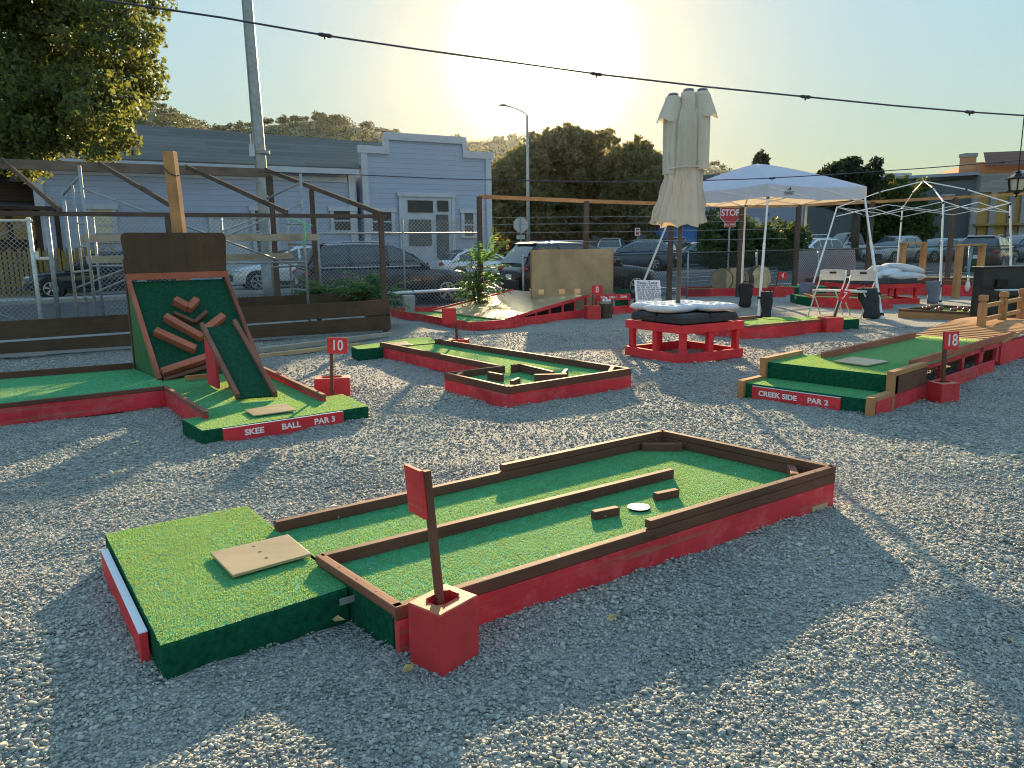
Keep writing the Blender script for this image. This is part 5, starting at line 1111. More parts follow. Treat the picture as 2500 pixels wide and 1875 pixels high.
# ================================================================== CANOPIES
def tent_frame(root, A, B, Dn, Cc, apex, feet, zeave, mat='white_metal', vis=True, lift=0.0):
    """corners in order round the square; feet likewise"""
    cs = [A, B, Dn, Cc]
    for p, f in zip(cs, feet):
        mid = f.lerp(p, .62); mb = MB(); mb.beam(f, mid + (p - f).normalized() * .02, .05, .05, (p - apex)); mb.build('leg', M[mat], root, bevel=.006)
        mb = MB(); mb.beam(mid, p + Vector((0, 0, .02)), .04, .04, (p - apex)); lg = mb.build('upper_leg', M[mat], root, bevel=.005)
        mb = MB(); mb.box((p.x, p.y, p.z - .03), .055, .055, .06, .3); mb.box((p.x, p.y, p.z - .38), .06, .06, .06, .3); mb.build('bracket', M['black'], lg, bevel=.008)
        mb = MB(); mb.box((f.x, f.y, f.z + .015), .12, .12, .03); mb.build('foot_plate', M[mat], lg)
        # roof strut with a knee joint
        k = p.lerp(apex, .5) + Vector((0, 0, .07)); mb = MB(); k = k + Vector((0, 0, .10)) if False else k; mb.tube([p, k], .018, 6); mb.tube([k, apex], .018, 6); mb.build('roof_strut', M[mat], root)
        mb = MB(); mb.box(tuple(k), .07, .05, .05, .5); mb.build('joint', M['black'], root)
    for a, b in ((A, B), (B, Dn), (Dn, Cc), (Cc, A)):
        mb = MB(); nseg = 2; lo = Vector((0, 0, -.26)); a = a + Zv * lift; b = b + Zv * lift; off = (b - a).cross(Zv).normalized() * .014
        pts_t = [a.lerp(b, k / (2 * nseg)) for k in range(2 * nseg + 1)]
        for k in range(nseg):
            p, q = pts_t[2 * k], pts_t[2 * k + 2]
            mb.beam(p + off, q + lo + off, .026, .016, (0, 0, 1)); mb.beam(p + lo - off, q - off, .026, .016, (0, 0, 1))
        mb.build('truss', M[mat], root)
zE = 2.64
A_, B2, C2, D2 = D(1875, 483, 16.6), D(2111, 485, 17.9), D(1650, 480, 18.9), D(1821, 485, 20.1)
for p in (A_, B2, C2, D2): p.z = zE
ap = (A_ + D2) / 2; ap.z = 3.50; VH = .27
ft = [G(1851, 783), D(2153, 776, 16.5), D(1808, 753, 19.9), D(1543, 737, 19.4)]
ft = [Vector((p.x, p.y, 0.0)) for p in ft]
tn = thing('pop_up_canopy', (ap.x, ap.y, 0), 'white pop up canopy tent with its cloth roof on', 'canopy')
tent_frame(tn, A_, B2, D2, C2, ap - Vector((0, 0, .12)), ft, zE, lift=.20)
mb = MB(); crn = [A_, B2, D2, C2]; n = 16; ctr_ = (A_ + B2 + C2 + D2) / 4
for i in range(4):
    a, b = crn[i], crn[(i + 1) % 4]; a = ctr_ + (a - ctr_) * 1.012; b = ctr_ + (b - ctr_) * 1.012; b0 = len(mb.v)
    for j in range(n + 1):
        e = a.lerp(b, j / n); sag = .05 * math.sin(math.pi * j / n)
        for k in range(n + 1):
            f = k / n; p = e.lerp(Vector((ap.x, ap.y, e.z)), f); ridge = (ap.z - zE - VH) * (1 - (1 - f) ** 1.25)
            dd_ = ridge - sag * (1 - f) - .05 * math.sin(math.pi * f) * math.sin(math.pi * j / n)
            mb.v.append((p.x, p.y, zE + VH + dd_ * 1.0 + .05 * math.exp(-f * 8) * 0))
    for j in range(n):
        for k in range(n):
            q = b0 + j * (n + 1) + k; mb.face((q, q + n + 1, q + n + 2, q + 1))
mb.build('roof_cloth', M['tent'], tn, smooth=True)
for i in range(4):
    a, b = crn[i], crn[(i + 1) % 4]; a = ctr_ + (a - ctr_) * 1.014; b = ctr_ + (b - ctr_) * 1.014; mb = MB(); out = ((a + b) / 2 - ctr_); out.z = 0; out.normalize()
    for j in range(n + 1):
        e = a.lerp(b, j / n); sag = .05 * math.sin(math.pi * j / n)
        for k in range(5): f = k / 4; mb.v.append(tuple(e + out * (.012 * math.sin(j * 1.1) * f) + Vector((0, 0, VH - sag - VH * f))))
    for j in range(n):
        for k in range(4): q = j * 5 + k; mb.face((q, q + 1, q + 6, q + 5))
    vl = mb.build('valance', M['tent'], tn, smooth=True)
    if i in (0, 2):
        d = (b - a).normalized(); out_ = out; cpt = a.lerp(b, .19 if i == 0 else .9) + out * .03 + Vector((0, 0, VH - .19))
        put_text('logo', "QUEST", .085, cpt, d if i == 0 else d, Zv, M['black'], vl, .001, 1.15, [])
        mbx = MB(); c = cpt + Vector((0, 0, .085)); 
        for (x0, y0, x1, y1, x2, y2) in ((-.05, -.02, -.01, .035, .0, .02), (-.01, .0, .03, .05, .06, -.02), (-.02, -.02, .0, .0, .03, -.02)): mbx.poly([c + d * x0 + Zv * y0, c + d * x2 + Zv * y2, c + d * x1 + Zv * y1])
        mbx.build('emblem', M['black'], vl)
ff = thing('pop_up_canopy', (12, 22, 0), 'bare white pop up canopy frame without its cloth', 'canopy')
F2_, L_, R2_, F1_ = D(2303, 495, 20.3), D(2044, 506, 22.8), D(2466, 501, 21.65), D(2203, 513, 24.15)
for p in (F2_, L_, R2_, F1_): p.z = 2.67
apx = (L_ + R2_) / 2; apx.z = D(2255, 442, 22.2).z
ft2 = [flat(G(2294, 742)), flat(D(1973, 726, 22.3)), None, None]; cc2 = (L_ + R2_) / 2
ft2[2] = flat(R2_ + (R2_ - cc2) * .12); ft2[3] = flat(F1_ + (F1_ - cc2) * .06)
tent_frame(ff, F2_, L_, F1_, R2_, apx, [ft2[0], ft2[1], ft2[3], ft2[2]], 2.67)
def weight_bag(foot, top, w, h, mat, lab, lean=.0, dx=.16):
    t = thing('weight_bag', (foot.x, foot.y, 0), lab, 'weight bag', 'sandbag weights on the canopy legs'); mb = MB(); n = 14; d = (top - foot).normalized()
    for i in range(7):
        f = i / 6; r = w * (.42 + .16 * f + .03 * math.sin(i * 2.1)); c = foot + d * (h * f) + Vector((dx, -.03, .01))
        for k in range(n): th = 2 * math.pi * k / n; mb.v.append((c.x + r * math.cos(th) * (1 + .1 * math.sin(3 * th + i)), c.y + r * .62 * math.sin(th), c.z))
    for i in range(6):
        for k in range(n): k2 = (k + 1) % n; mb.face((i * n + k, i * n + k2, (i + 1) * n + k2, (i + 1) * n + k))
    mb.face(range(n - 1, -1, -1)); mb.face([6 * n + k for k in range(n)]); mb.build('bag', M[mat], t, smooth=True)
    for f in (.12, .8):
        mb = MB(); p = foot + d * h * f; mb.tube([p - d * .025, p + d * .025], .055, 10); mb.build('strap', M['black_fab'], t)
    mb = MB(); p = foot + d * h + Vector((dx, -.03, 0)); mb.tube([p + Vector((-w * .3, 0, 0)), p + Vector((-w * .1, -.02, .07)), p + Vector((w * .2, -.02, .05)), p + Vector((w * .35, 0, -.02))], .012, 6); mb.build('handle', M['black_fab'], t)
weight_bag(ft[0], A_, .24, .62, 'black_fab', 'black weight bag on the nearest leg of the white canopy tent', dx=.14)
weight_bag(ft[1], B2, .40, .72, 'black_fab', 'large black weight bag beside the folding chairs', dx=-.24)
weight_bag(ft[2], D2, .34, .62, 'black_fab', 'black weight bag on the leg in front of the log slices', dx=.10)
weight_bag(ft2[0], F2_, .34, .60, 'grey_fab', 'grey weight bag on the near leg of the bare frame', dx=-.2)
weight_bag(ft2[1], L_, .38, .52, 'grey_fab', 'grey weight bag on the far left leg of the bare frame', dx=-.16)
weight_bag(ft[3], C2, .36, .35, 'black_fab', 'black weight bag beside the white rules board', dx=.16)

# ================================================================== FOLDING CHAIRS
def folding_chair(label):
    r = thing('folding_chair', (0, 0, 0), label, 'folding chair', 'white folding chairs under the canopy'); w = .22; t = 'galv_white'
    mb = MB(); n = 8
    for j in range(n + 1):
        x = -.215 + .43 * j / n; b = .035 * (1 - (x / .215) ** 2)
        for (y, z) in ((.22 + b, .62), (.20 + b, .80), (.225 + b, .80), (.245 + b, .62)): mb.v.append((x, y + .0, z + (.012 if z > .7 and 0 < j < n else 0)))
    for j in range(n):
        for k in range(4):
            if j in (3, 4) and False: continue
            mb.face((j * 4 + k, (j + 1) * 4 + k, (j + 1) * 4 + (k + 1) % 4, j * 4 + (k + 1) % 4))
    mb.face((3, 2, 1, 0)); mb.face((n * 4, n * 4 + 1, n * 4 + 2, n * 4 + 3)); bk = mb.build('backrest', M['chair_plastic'], r, bevel=.006)
    mb = MB(); mb.box((0, .228, .755), .115, .012, .032); mb.build('hand_slot', M['dark'], bk)
    mb = MB(); mb.slab([(-.2, -.2, .435), (.2, -.2, .435), (.21, .16, .425), (-.21, .16, .425)], (0, 0, 1), .04); mb.build('seat', M['chair_plastic'], r, bevel=.012)
    for s in (-1, 1):
        mb = MB(); mb.tube([(s * w, .27, .80), (s * w, .20, .60), (s * w, -.05, .30), (s * w, -.27, .0)], .0125, 8); mb.build('back_tube', M[t], r, smooth=True)
        mb = MB(); mb.tube([(s * (w - .02), -.16, .43), (s * (w - .02), .05, .25), (s * (w - .02), .27, .0)], .0115, 8); mb.build('leg', M[t], r, smooth=True)
    for (y, z) in ((-.20, .09), (.20, .08)):
        mb = MB(); mb.tube([(-w, y, z), (w, y, z)], .009, 6); mb.build('cross_bar', M[t], r)
    return r
M['chair_plastic'] = plain('white_chair_plastic', (.68, .64, .60), .45, .06, 4, 0)
fc = folding_chair('white folding chair nearest the weight bag, right of its twin'); 
p = G(*Z5_(1790, 1445)); fc.location = (p.x + .38, p.y + .2, 0); fc.scale = (1.28,) * 3
fc.rotation_euler = (0, 0, R_(-48)); p2 = G(*Z5_(1470, 1430))
f2 = copy_tree(fc, (p2.x + .42, p2.y + .25, 0), R_(-42), 'white folding chair further left, its seat catching the sun')

# rules board
rb = thing('rules_board', (2.9, 17.9, 0), 'white hand written rules board propped behind the nearer bench', 'sign board')
yb = 14.3; q = [D(*Z4(x, y), yb + dy) for (x, y, dy) in ((1318, 594, .12), (1598, 598, .12), (1618, 838, -.12), (1342, 832, -.12))]; bn = (q[1] - q[0]).cross(q[3] - q[0]).normalized()
q[2].z = min(q[2].z, .55); mb = MB(); mb.slab([q[3], q[2], q[1], q[0]], -bn if bn.y > 0 else bn, .012); bdp = mb.build('board', M['white_board'], rb)
xd = (q[1] - q[0]).normalized(); yd = (q[0] - q[3]).normalized(); nf = xd.cross(yd); hgt = (q[0] - q[3]).length; wid = (q[1] - q[0]).length
tp_ = q[0].lerp(q[1], .5) + nf * .016
put_text('heading', "Panic Zone", .085, tp_ - yd * hgt * .12, xd, yd, M['ink'] if 'ink' in M else M['cable'], bdp)
mb = MB(); random.seed(4); wl = tp_ - yd * hgt * .175; mb.poly([wl - xd * .18, wl + xd * .18, wl + xd * .18 + yd * .006, wl - xd * .18 + yd * .006])
for row in range(8):                       # lines of small handwriting, illegible in the photograph
    y = hgt * (.27 + .088 * row); x = -wid * .42
    while x < wid * (.40 if row < 7 else .2):
        ww = random.uniform(.02, .075); c = tp_ - yd * y + xd * x
        k = 0
        while k < ww: mb.poly([c + xd * k, c + xd * (k + .009), c + xd * (k + .012) + yd * random.uniform(.018, .034), c + xd * (k + .003) + yd * .03]); k += .016
        x += ww + .022
mb.build('handwriting', M['cable'], bdp)
for s in (.08, .92):
    a = q[3].lerp(q[2], s); mb = MB(); mb.beam(flat(a) + Vector((0, .1, 0)), a + Vector((0, .03, 0)) + yd * hgt * .9, .03, .03, bn); mb.build('stake', M['raw'], rb)

# ================================================================== TIMBER SHED FRAME, PLANKS, SCAFFOLD
pgl = thing('timber_shed_frame', (-5, 14, 0), 'dark stained lean-to frame with sloping rafters and two broad planks low on its front', 'shed frame')
FPn = Vector((-8.07, 11.79, 0))
def fpt(t, n=0.0, z=0.0): return FPn + EV * t + NV * n + Zv * z
tR = 6.50
def plank_quad(zb_l, zb_r, zt_l, zt_r, name, mat='plank_brown'):
    mb = MB(); mb.board(fpt(-2.2, -.02), fpt(tR), .03, zb_l, zt_l, 0, (zb_r, zt_r)); mb.build(name, M[mat], pgl, bevel=.003)
plank_quad(.30, .37, .60, .66, 'plank'); plank_quad(.12, .06, .26, .34, 'plank')
mb = MB(); mb.beam(fpt(-2.2, .03, 2.27), fpt(tR + .02, .03, 2.27), .06, .07); mb.build('front_rail', M['fence_brown'], pgl, bevel=.004)
for t in (.9, 2.62, 4.45, 6.42):
    if t in (2.62, 6.42): mb = MB(); mb.beam(fpt(t, .05, 0), fpt(t, .05, 2.25), .09, .09, EV); mb.build('post', M['fence_brown'], pgl, bevel=.004)
for t in (-.1, 3.1, 6.42): mb = MB(); mb.beam(fpt(t, .06, 0), fpt(t, .06, .66), .09, .06, EV); mb.build('plank_post', M['fence_brown'], pgl, bevel=.004)
BP0 = Vector((-10.36, 16.05, 0))
mb = MB(); mb.beam(BP0 - EV * 2.5 + Zv * 3.47, BP0 + EV * 5.35 + Zv * 3.47, .08, .2); mb.build('back_beam', M['grey_wood2'] if 'grey_wood2' in M else M['fence_brown'], pgl, bevel=.005)
for i in range(-1, 4):
    a = BP0 + EV * (1.75 * i - .02) + Zv * 3.55; b = FPn + EV * (1.055 + 1.773 * i) + Zv * 2.33
    mb = MB(); mb.beam(a, b, .045, .09, (0, 0, 1), .04); mb.build('rafter', M['fence_brown'], pgl, bevel=.004)
pR = BP0 + EV * 5.3; mb = MB(); mb.beam(pR, pR + Zv * 3.4, .14, .14, EV); mb.build('post', M['fence_brown'], pgl, bevel=.004)
pM = (BP0 + EV * 5.25).lerp(FPn + EV * 6.37, .45); mb = MB(); mb.beam(pM, pM + Zv * 2.95, .09, .09, EV); mb.build('post', M['fence_brown'], pgl, bevel=.004)
# planter at the frame's right end
mb = MB(); mb.board(fpt(tR), fpt(tR, 1.5), .03, .06, .64); mb.build('end_plank', M['plank_brown'], pgl); mb = MB(); mb.board(fpt(3.9, 1.5), fpt(tR, 1.5), .03, .3, .74); mb.build('rear_plank', M['plank_brown'], pgl)
for k, (a, b, z, wx, hh, mat, lab) in enumerate((((-60, 958), (940, 840), .05, .14, .09, 'white_board', 'long white timber lying on the gravel behind the lower plank'), ((600, 870), (880, 838), .0, .10, .06, 'raw', 'bare timber lying on the gravel in front of the shed frame planks'))):
    p, q = G(*a, .05), G(*b, .05); 
    if k == 0: p, q = fpt(-2, .45, .06), fpt(4.6, .45, .10)
    mb = MB(); mb.beam(flat(p) + Zv * hh / 2, flat(q) + Zv * hh / 2, wx, hh); tag(mb.build('loose_timber', M[mat], bevel=.004), lab, 'timber')
mb = MB(); mb.beam(fpt(-2.3, .5, .20), fpt(4.7, .5, .27), .02, .2); tag(mb.build('loose_timber', M['white_board']), 'white board seen through the gap between the two dark planks', 'timber')
mb = MB(); mb.beam(flat(G(632, 862)) + Zv * .05, flat(G(955, 822)) + Zv * .06, .12, .06); tag(mb.build('loose_timber', M['grey_wood']), 'grey weathered timber on the gravel under the right end of the planks', 'timber')
tp_p = thing('bare_post', (0, 0, 0), 'tall new bare timber post standing behind the skee ball board', 'post'); 
yp = 11.0; pt_ = D(414, 370, yp); tp_p.location = (pt_.x + .08, yp, 0); OFF[tp_p.name] = tuple(tp_p.location)
mb = MB(); mb.beam((pt_.x + .10, yp, 0), (pt_.x, yp, pt_.z), .15, .14, (0, 1, 0)); mb.build('timber', M['cedar'], tp_p, bevel=.005)
mb = MB(); mb.tube([(pt_.x - .08, yp - .075, pt_.z - .22), (pt_.x, yp - .085, pt_.z - .3), (pt_.x + .09, yp - .08, pt_.z - .34), (pt_.x + .12, yp - .04, pt_.z - .33)], .009, 6); mb.build('wire_loop', M['dark_wire'], tp_p)
sc_ = thing('scaffold', (-5.7, 14.3, 0), 'grey metal scaffold with two ladder frames and crossed braces inside the shed frame', 'scaffold')
nl, nr_ = Vector((-7.34, 13.35, 0)), Vector((-4.07, 15.2, 0)); fl2, fr2 = Vector((-8.10, 14.1, 0)), Vector((-5.0, 16.0, 0))
for (n_, f_, lean) in ((nl, fl2, 0), (nr_, fr2, 0)):
    zz = 3.12; fm = MB()
    for p in (n_, f_): fm.tube([p, p + Zv * (zz if p is n_ else zz - .35)], .028, 8)
    fm.tube([n_ + Zv * 2.95, f_ + Zv * 2.70], .022, 8); fm.tube([n_ + Zv * 1.35, f_ + Zv * 1.30], .022, 8)
    m_ = n_.lerp(f_, .45); fm.tube([m_ + Zv * .3, m_ + Zv * 2.85], .02, 8)
    for z in (.45, .85, 1.75, 2.15): fm.tube([n_ + Zv * z, m_ + Zv * (z + .02)], .018, 8)
    fm.build('end_frame', M['galv'], sc_, smooth=True)
for a, b in ((nl + Zv * 2.75, nr_ + Zv * 1.25), (nl + Zv * .95, nr_ + Zv * 2.55), (fl2 + Zv * 1.0, fr2 + Zv * 2.4)):
    mb = MB(); mb.tube([a, b], .018, 8); mb.build('brace', M['galv'], sc_, smooth=True)
mb = MB(); mb.tube([nl + Zv * 1.42, nr_ + Zv * 1.42 ], .02, 8); mb.build('brace', M['galv'], sc_)
for (z, lab, dn_, e0, e1) in ((1.90, 'upper weathered scaffold plank', .35, .0, .35), (1.53, 'lower weathered scaffold plank', .30, .05, -.2)):
    mb = MB(); mb.beam(nl + NV * dn_ + EV * (e0 - .1) + Zv * z, nr_ + NV * dn_ + EV * e1 + Zv * z, .25, .13); tag(mb.build('scaffold_plank', M['grey_wood'], bevel=.004), lab + (' with a chipped edge, level with the car roofs' if z > 1.7 else ' just above the white car bonnet'), 'plank', 'planks laid across the scaffold')
mb = MB(); pr_ = nr_ + Zv * 2.02
mb.tube([pr_ + Vector((-.35, 0, .28)), pr_ + Vector((-.1, -.02, .20)), pr_ + Vector((.02, -.03, .14)), pr_ + Vector((.18, 0, .10))], .013, 6); mb.tube([pr_ + Vector((.02, -.03, .14)), pr_ + Vector((.03, -.04, -.1)), pr_ + Vector((-.02, -.04, -.32))], .012, 6)
tag(mb.build('green_rope', M['green_rope']), 'bright green rope tied round the right scaffold frame', 'rope')

# ================================================================== CHAIN-LINK FENCES
def chainlink(name, a, b, h, pitch, label, posts, rail=True, mat='wire', r=.006, z0=.03, midrail=None, top_r=.025, postr=.03, railmat=None, postmat='galv', ga=None):
    """diamond mesh of real wires between posts"""
    a, b = Vector(a), Vector(b); d = (b - a); L = d.length; d.normalize(); root = thing(name, tuple((a + b) / 2), label, 'fence' if 'gate' not in name else 'gate')
    vs, fs = [], []; nrm_ = Vector((-d.y, d.x, 0)); gzb = lambda s: a.z + (b.z - a.z) * s / L
    def seg(s0, h0, s1, h1, o):
        p = a + d * s0; q = a + d * s1; p = Vector((p.x, p.y, gzb(s0) + h0)); q = Vector((q.x, q.y, gzb(s1) + h1)); p += nrm_ * o; q += nrm_ * o; ax = (q - p).normalized(); e = ax.cross(nrm_) * r; b0 = len(vs)
        for c in (p, q):
            vs.extend([tuple(c + e), tuple(c - e * .5 + nrm_ * r * .87), tuple(c - e * .5 - nrm_ * r * .87)])
        fs.extend([(b0, b0 + 1, b0 + 4), (b0, b0 + 4, b0 + 3), (b0 + 1, b0 + 2, b0 + 5), (b0 + 1, b0 + 5, b0 + 4), (b0 + 2, b0, b0 + 3), (b0 + 2, b0 + 3, b0 + 5)])
    H2 = h - z0; k = -int(H2 / pitch) - 1
    while k * pitch < L:
        s = k * pitch
        for sg in (1, -1):
            if sg == 1: s0, h0, s1, h1 = s, z0, s + H2, h
            else: s0, h0, s1, h1 = s, h, s + H2, z0
            if s0 < 0: h0 = h0 + (h1 - h0) * (-s0 / H2); s0 = 0
            if s1 > L: h1 = h0 + (h1 - h0) * ((L - s0) / (s1 - s0 + 1e-9)); s1 = L
            if s1 > s0 + .01: seg(s0, h0, s1, h1, sg * r)
        k += 1
    np_mesh('wire_mesh', np.array(vs), np.array(fs), M[mat], root)
    if rail: mb = MB(); mb.tube([a + Zv * h, b + Zv * h], top_r, 8); mb.build('top_rail', M[railmat or postmat], root, smooth=True)
    if midrail: mb = MB(); mb.tube([a + Zv * midrail, b + Zv * midrail], top_r, 8); mb.build('mid_rail', M[railmat or postmat], root, smooth=True)
    for s in posts:
        p = a + d * (L * s); mb = MB(); mb.tube([Vector((p.x, p.y, p.z - .05)), Vector((p.x, p.y, p.z + h + .03))], postr, 10); mb.sphere((p.x, p.y, p.z + h + .03), postr * 1.2, 8, 5); mb.build('post', M[postmat], root, smooth=True)
    return root
def fz(p): return Vector((p[0], p[1], gz(p[1])))
FL0 = BP0 + NV * .55
chainlink('chain_link_fence', fz(FL0 + EV * 1.5), fz(FL0 + EV * 11.2), 2.42, .105, 'tall grey chain-link fence along the street behind the shed frame', (0, .28, .52, .76, 1.0), rail=False, midrail=2.06)
gs = chainlink('chain_link_gate', fz(FL0 - EV * 4.5), fz(FL0 + EV * .35), 2.35, .105, 'tall chain-link gate with pale posts at the left edge of the lot', (0, .985), postmat='galv_white', postr=.045)
mb = MB(); g0 = FL0 + EV * .62; mb.tube([g0, g0 + Zv * 2.45], .05, 10); mb.sphere(tuple(g0 + Zv * 2.45), .06, 8, 5); mb.build('latch_post', M['galv'], gs, smooth=True)
mb = MB(); mb.tube([FL0 - EV * 4.4 + Zv * 2.3, FL0 - EV * .1 + Zv * .2], .012, 6); mb.tube([FL0 - EV * 3.5 + Zv * .3, FL0 + EV * .2 + Zv * 2.3], .012, 6); mb.build('brace_wire', M['galv'], gs)
mb = MB(); mb.box(tuple(FL0 + EV * .45 + Zv * 1.55), .25, .05, .06, R_(29.5)); mb.box(tuple(FL0 + EV * .35 + Zv * 1.62), .08, .09, .16, R_(29.5)); mb.build('latch', M['galv_white'], gs)
a0, a1 = fz(lotpt(-4.2, .0)), fz(lotpt(16.5, -.4))
lf = chainlink('low_chain_link_fence', a0, a1, 1.36, .105, 'low chain-link fence with dark top rail along the car park side', [k / 7 for k in range(8)], mat='dark_wire', railmat='dark_wire', postmat='galv', r=.0065)
chainlink('low_chain_link_fence', a1, fz(lotpt(22, -4.2)), 1.33, .105, 'short run of low chain-link fence at the far right corner of the lot', (.5, 1.0), mat='dark_wire', railmat='dark_wire', r=.0065)
# grey sheet tied on the fence
s0, s1 = D(*Z5_(1345, 720), 25.6), D(*Z5_(1965, 705), 27.4); 
def onfence(u, v, off=.06): return PL(u, v, a0 - NV * off, NV)
q = [onfence(*Z5_(1340, 715)), onfence(*Z5_(1968, 705)), onfence(*Z5_(1965, 960)), onfence(*Z5_(1345, 1075))]; mb = MB(); n = 14
for i in range(n + 1):
    for j in range(5):
        p = q[0].lerp(q[1], i / n).lerp(q[3].lerp(q[2], i / n), j / 4); p = p - NV * (-.10 + .02 * math.sin(i * 1.7 + j)) ; mb.v.append(tuple(p))
for i in range(n):
    for j in range(4): a = i * 5 + j; mb.face((a, a + 5, a + 6, a + 1))
tag(mb.build('banner_sheet', M['sheet'] if 'sheet' in M else M['stucco_blue'], smooth=True), 'plain pale grey sheet hung on the low fence behind the folding chairs', 'banner')
# tall brown posts with a long bare rail
pf = thing('post_and_rail_frame', (8, 24, 0), 'tall brown posts along the fence carrying one long bare wooden rail', 'timber frame')
tops_ = [(1170, 480, 19.9), (1432, 491, 21.3), (1640, 498, 22.4), (1812, 505, 23.9), (1951, 501, 25.4), (2130, 493, 26.6), (2331, 482, 27.9), (2560, 470, 29.2)]
prev = None
for k, (u, v, y) in enumerate(tops_):
    p = D(u, v, y)
    if k: mb = MB(); mb.beam(prev, p, .05, .10); mb.build('rail', M['cedar'], pf)
    foot = Vector((p.x - (0 if k == 0 else .02) , y, -.03)); mb = MB(); mb.beam(foot, p, .14, .14, (0, 1, 0)); mb.build('post', M['fence_brown'], pf, bevel=.006); prev = p
# overhead cables with clips
def cable(pts, r, clips, lab, nm='overhead_cable'):
    t = thing(nm, tuple(pts[0]), lab, 'cable'); P = []
    for i in range(len(pts) - 1):
        for k in range(6): f = k / 6; P.append(pts[i].lerp(pts[i + 1], f))
    P.append(pts[-1]); mb = MB(); mb.tube(P, r, 8); mb.build('line', M['cable'], t, smooth=True)
    for c in clips:
        j = min(range(len(P)), key=lambda i: (P[i] - c).length); d = (P[min(j + 1, len(P) - 1)] - P[max(j - 1, 0)]).normalized(); mb = MB(); mb.tube([c - d * .06, c - d * .03, c, c + d * .035, c + d * .06], [r * 1.2, r * 2.2, r * 1.7, r * 2.3, r * 1.2], 8); mb.tube([c, c - Zv * .035], r * 1.1, 6); mb.build('clip', M['black'], t)
    return t
UY = lambda u: 6.2 + u / 2500 * 2.2
def cp(u, v): u, v = DD(u, v); return D(u, v, UY(u))
cable([cp(*p) for p in ((-120, -46), (0, -28), (240, 3), (480, 38), (700, 76), (900, 106), (1110, 135), (1290, 160), (1520, 187), (1740, 209), (1930, 228), (2095, 242), (2300, 255))], .0085, [cp(*p) for p in ((702, 76), (1288, 160), (1740, 209), (2095, 242))], 'upper overhead cable with bulky clips crossing the sky')
UY = lambda u: 12.5 + u / 2500 * 1.0
cable([cp(*p) for p in ((560, 371), (780, 378), (960, 386), (1110, 390), (1300, 393), (1450, 392), (1640, 386), (1800, 377), (2000, 363), (2140, 352), (2300, 338))], .008, [cp(*p) for p in ((1130, 390), (1365, 392), (1668, 385), (2165, 350))], 'lower overhead cable passing in front of the folded umbrella')
for k, (v0, v1) in enumerate(((465, 462), (480, 476), (498, 494), (518, 515))):
    p, q = D(*DD(1062, v0 + 5), 20.1), D(*DD(1700, v1), 23.3); mb = MB(); mb.tube([p, p.lerp(q, .5) - Zv * .02, q], .006, 5); tag(mb.build('guard_wire', M['galv']), ('topmost', 'second', 'third', 'lowest')[k] + ' thin guard wire strung between the brown posts', 'wire')

# ================================================================== PIANO, LANTERN
pn = thing('upright_piano', (10.3, 16, 0), 'black upright piano at the right edge behind the footbridge', 'piano'); yq = 15.2
pl_ = D(*Z7(1795, 240), yq); ztp = pl_.z; X0 = pl_.x
mb = MB(); mb.box((X0 + 1.0, yq + .2, (ztp - .05) / 2 + .05), 2.0, .35, ztp - .05); mb.build('case', M['black'], pn, bevel=.01)
mb = MB(); mb.box((X0 + 1.0, yq + .2, ztp + .012), 2.06, .42, .03); mb.build('lid', M['black'], pn, bevel=.008)
mb = MB(); mb.box((X0 + 1.0, yq - .14, .62), 2.0, .34, .10); mb.build('key_bed', M['black'], pn, bevel=.01)
mb = MB(); mb.box((X0 + 1.0, yq - .2, .68), 1.7, .16, .02); mb.build('keyboard', M['white_board'], pn)
mb = MB(); mb.box((X0 + .35, yq - .02, .80), .22, .03, .16, .0); mb.build('hinge_fittings', M['brass'], pn)
for s in (.08, 1.9): mb = MB(); mb.box((X0 + s, yq - .24, .31), .08, .08, .6); mb.build('leg', M['black'], pn, bevel=.01)
ln = thing('hanging_lantern', (0, 0, 0), 'black iron lantern with cream panes hanging at the right edge', 'lantern'); yl = 9.5
lt_, lb_ = D(*W3(2180, 245), yl), D(*W3(2172, 402), yl); ln.location = (lb_.x, yl, lb_.z); OFF[ln.name] = tuple(ln.location); lh = lt_.z - lb_.z; lx = (lt_.x + lb_.x) / 2
def L(f): return lb_.z + lh * f
mb = MB(); mb.lathe((lx, yl, 0), [(.005, L(0)), (.02, L(.06)), (.012, L(.10)), (.05, L(.16)), (.10, L(.20)), (.105, L(.23)), (.09, L(.235))], 6); mb.build('base', M['brass'], ln)
mb = MB(); mb.lathe((lx, yl, 0), [(.075, L(.235)), (.10, L(.62))], 6); mb.build('pane', M['lantern_pane'] if 'lantern_pane' in M else M['pane'], ln)
mb = MB()
for k in range(6):
    th = 2 * math.pi * k / 6; mb.beam((lx + .082 * math.cos(th), yl + .082 * math.sin(th), L(.22)), (lx + .108 * math.cos(th), yl + .108 * math.sin(th), L(.64)), .014, .014)
mb.build('glazing_bars', M['brass'], ln)
mb = MB(); mb.lathe((lx, yl, 0), [(.125, L(.62)), (.13, L(.66)), (.085, L(.72)), (.06, L(.80)), (.03, L(.85)), (.035, L(.88)), (.012, L(.92)), (.004, L(1.05))], 6); mb.build('cap', M['brass'], ln)
mb = MB(); mb.tube([(lx, yl, L(1.0)), (lx, yl, 3.6)], .006, 6); mb.build('chain', M['brass'], ln)

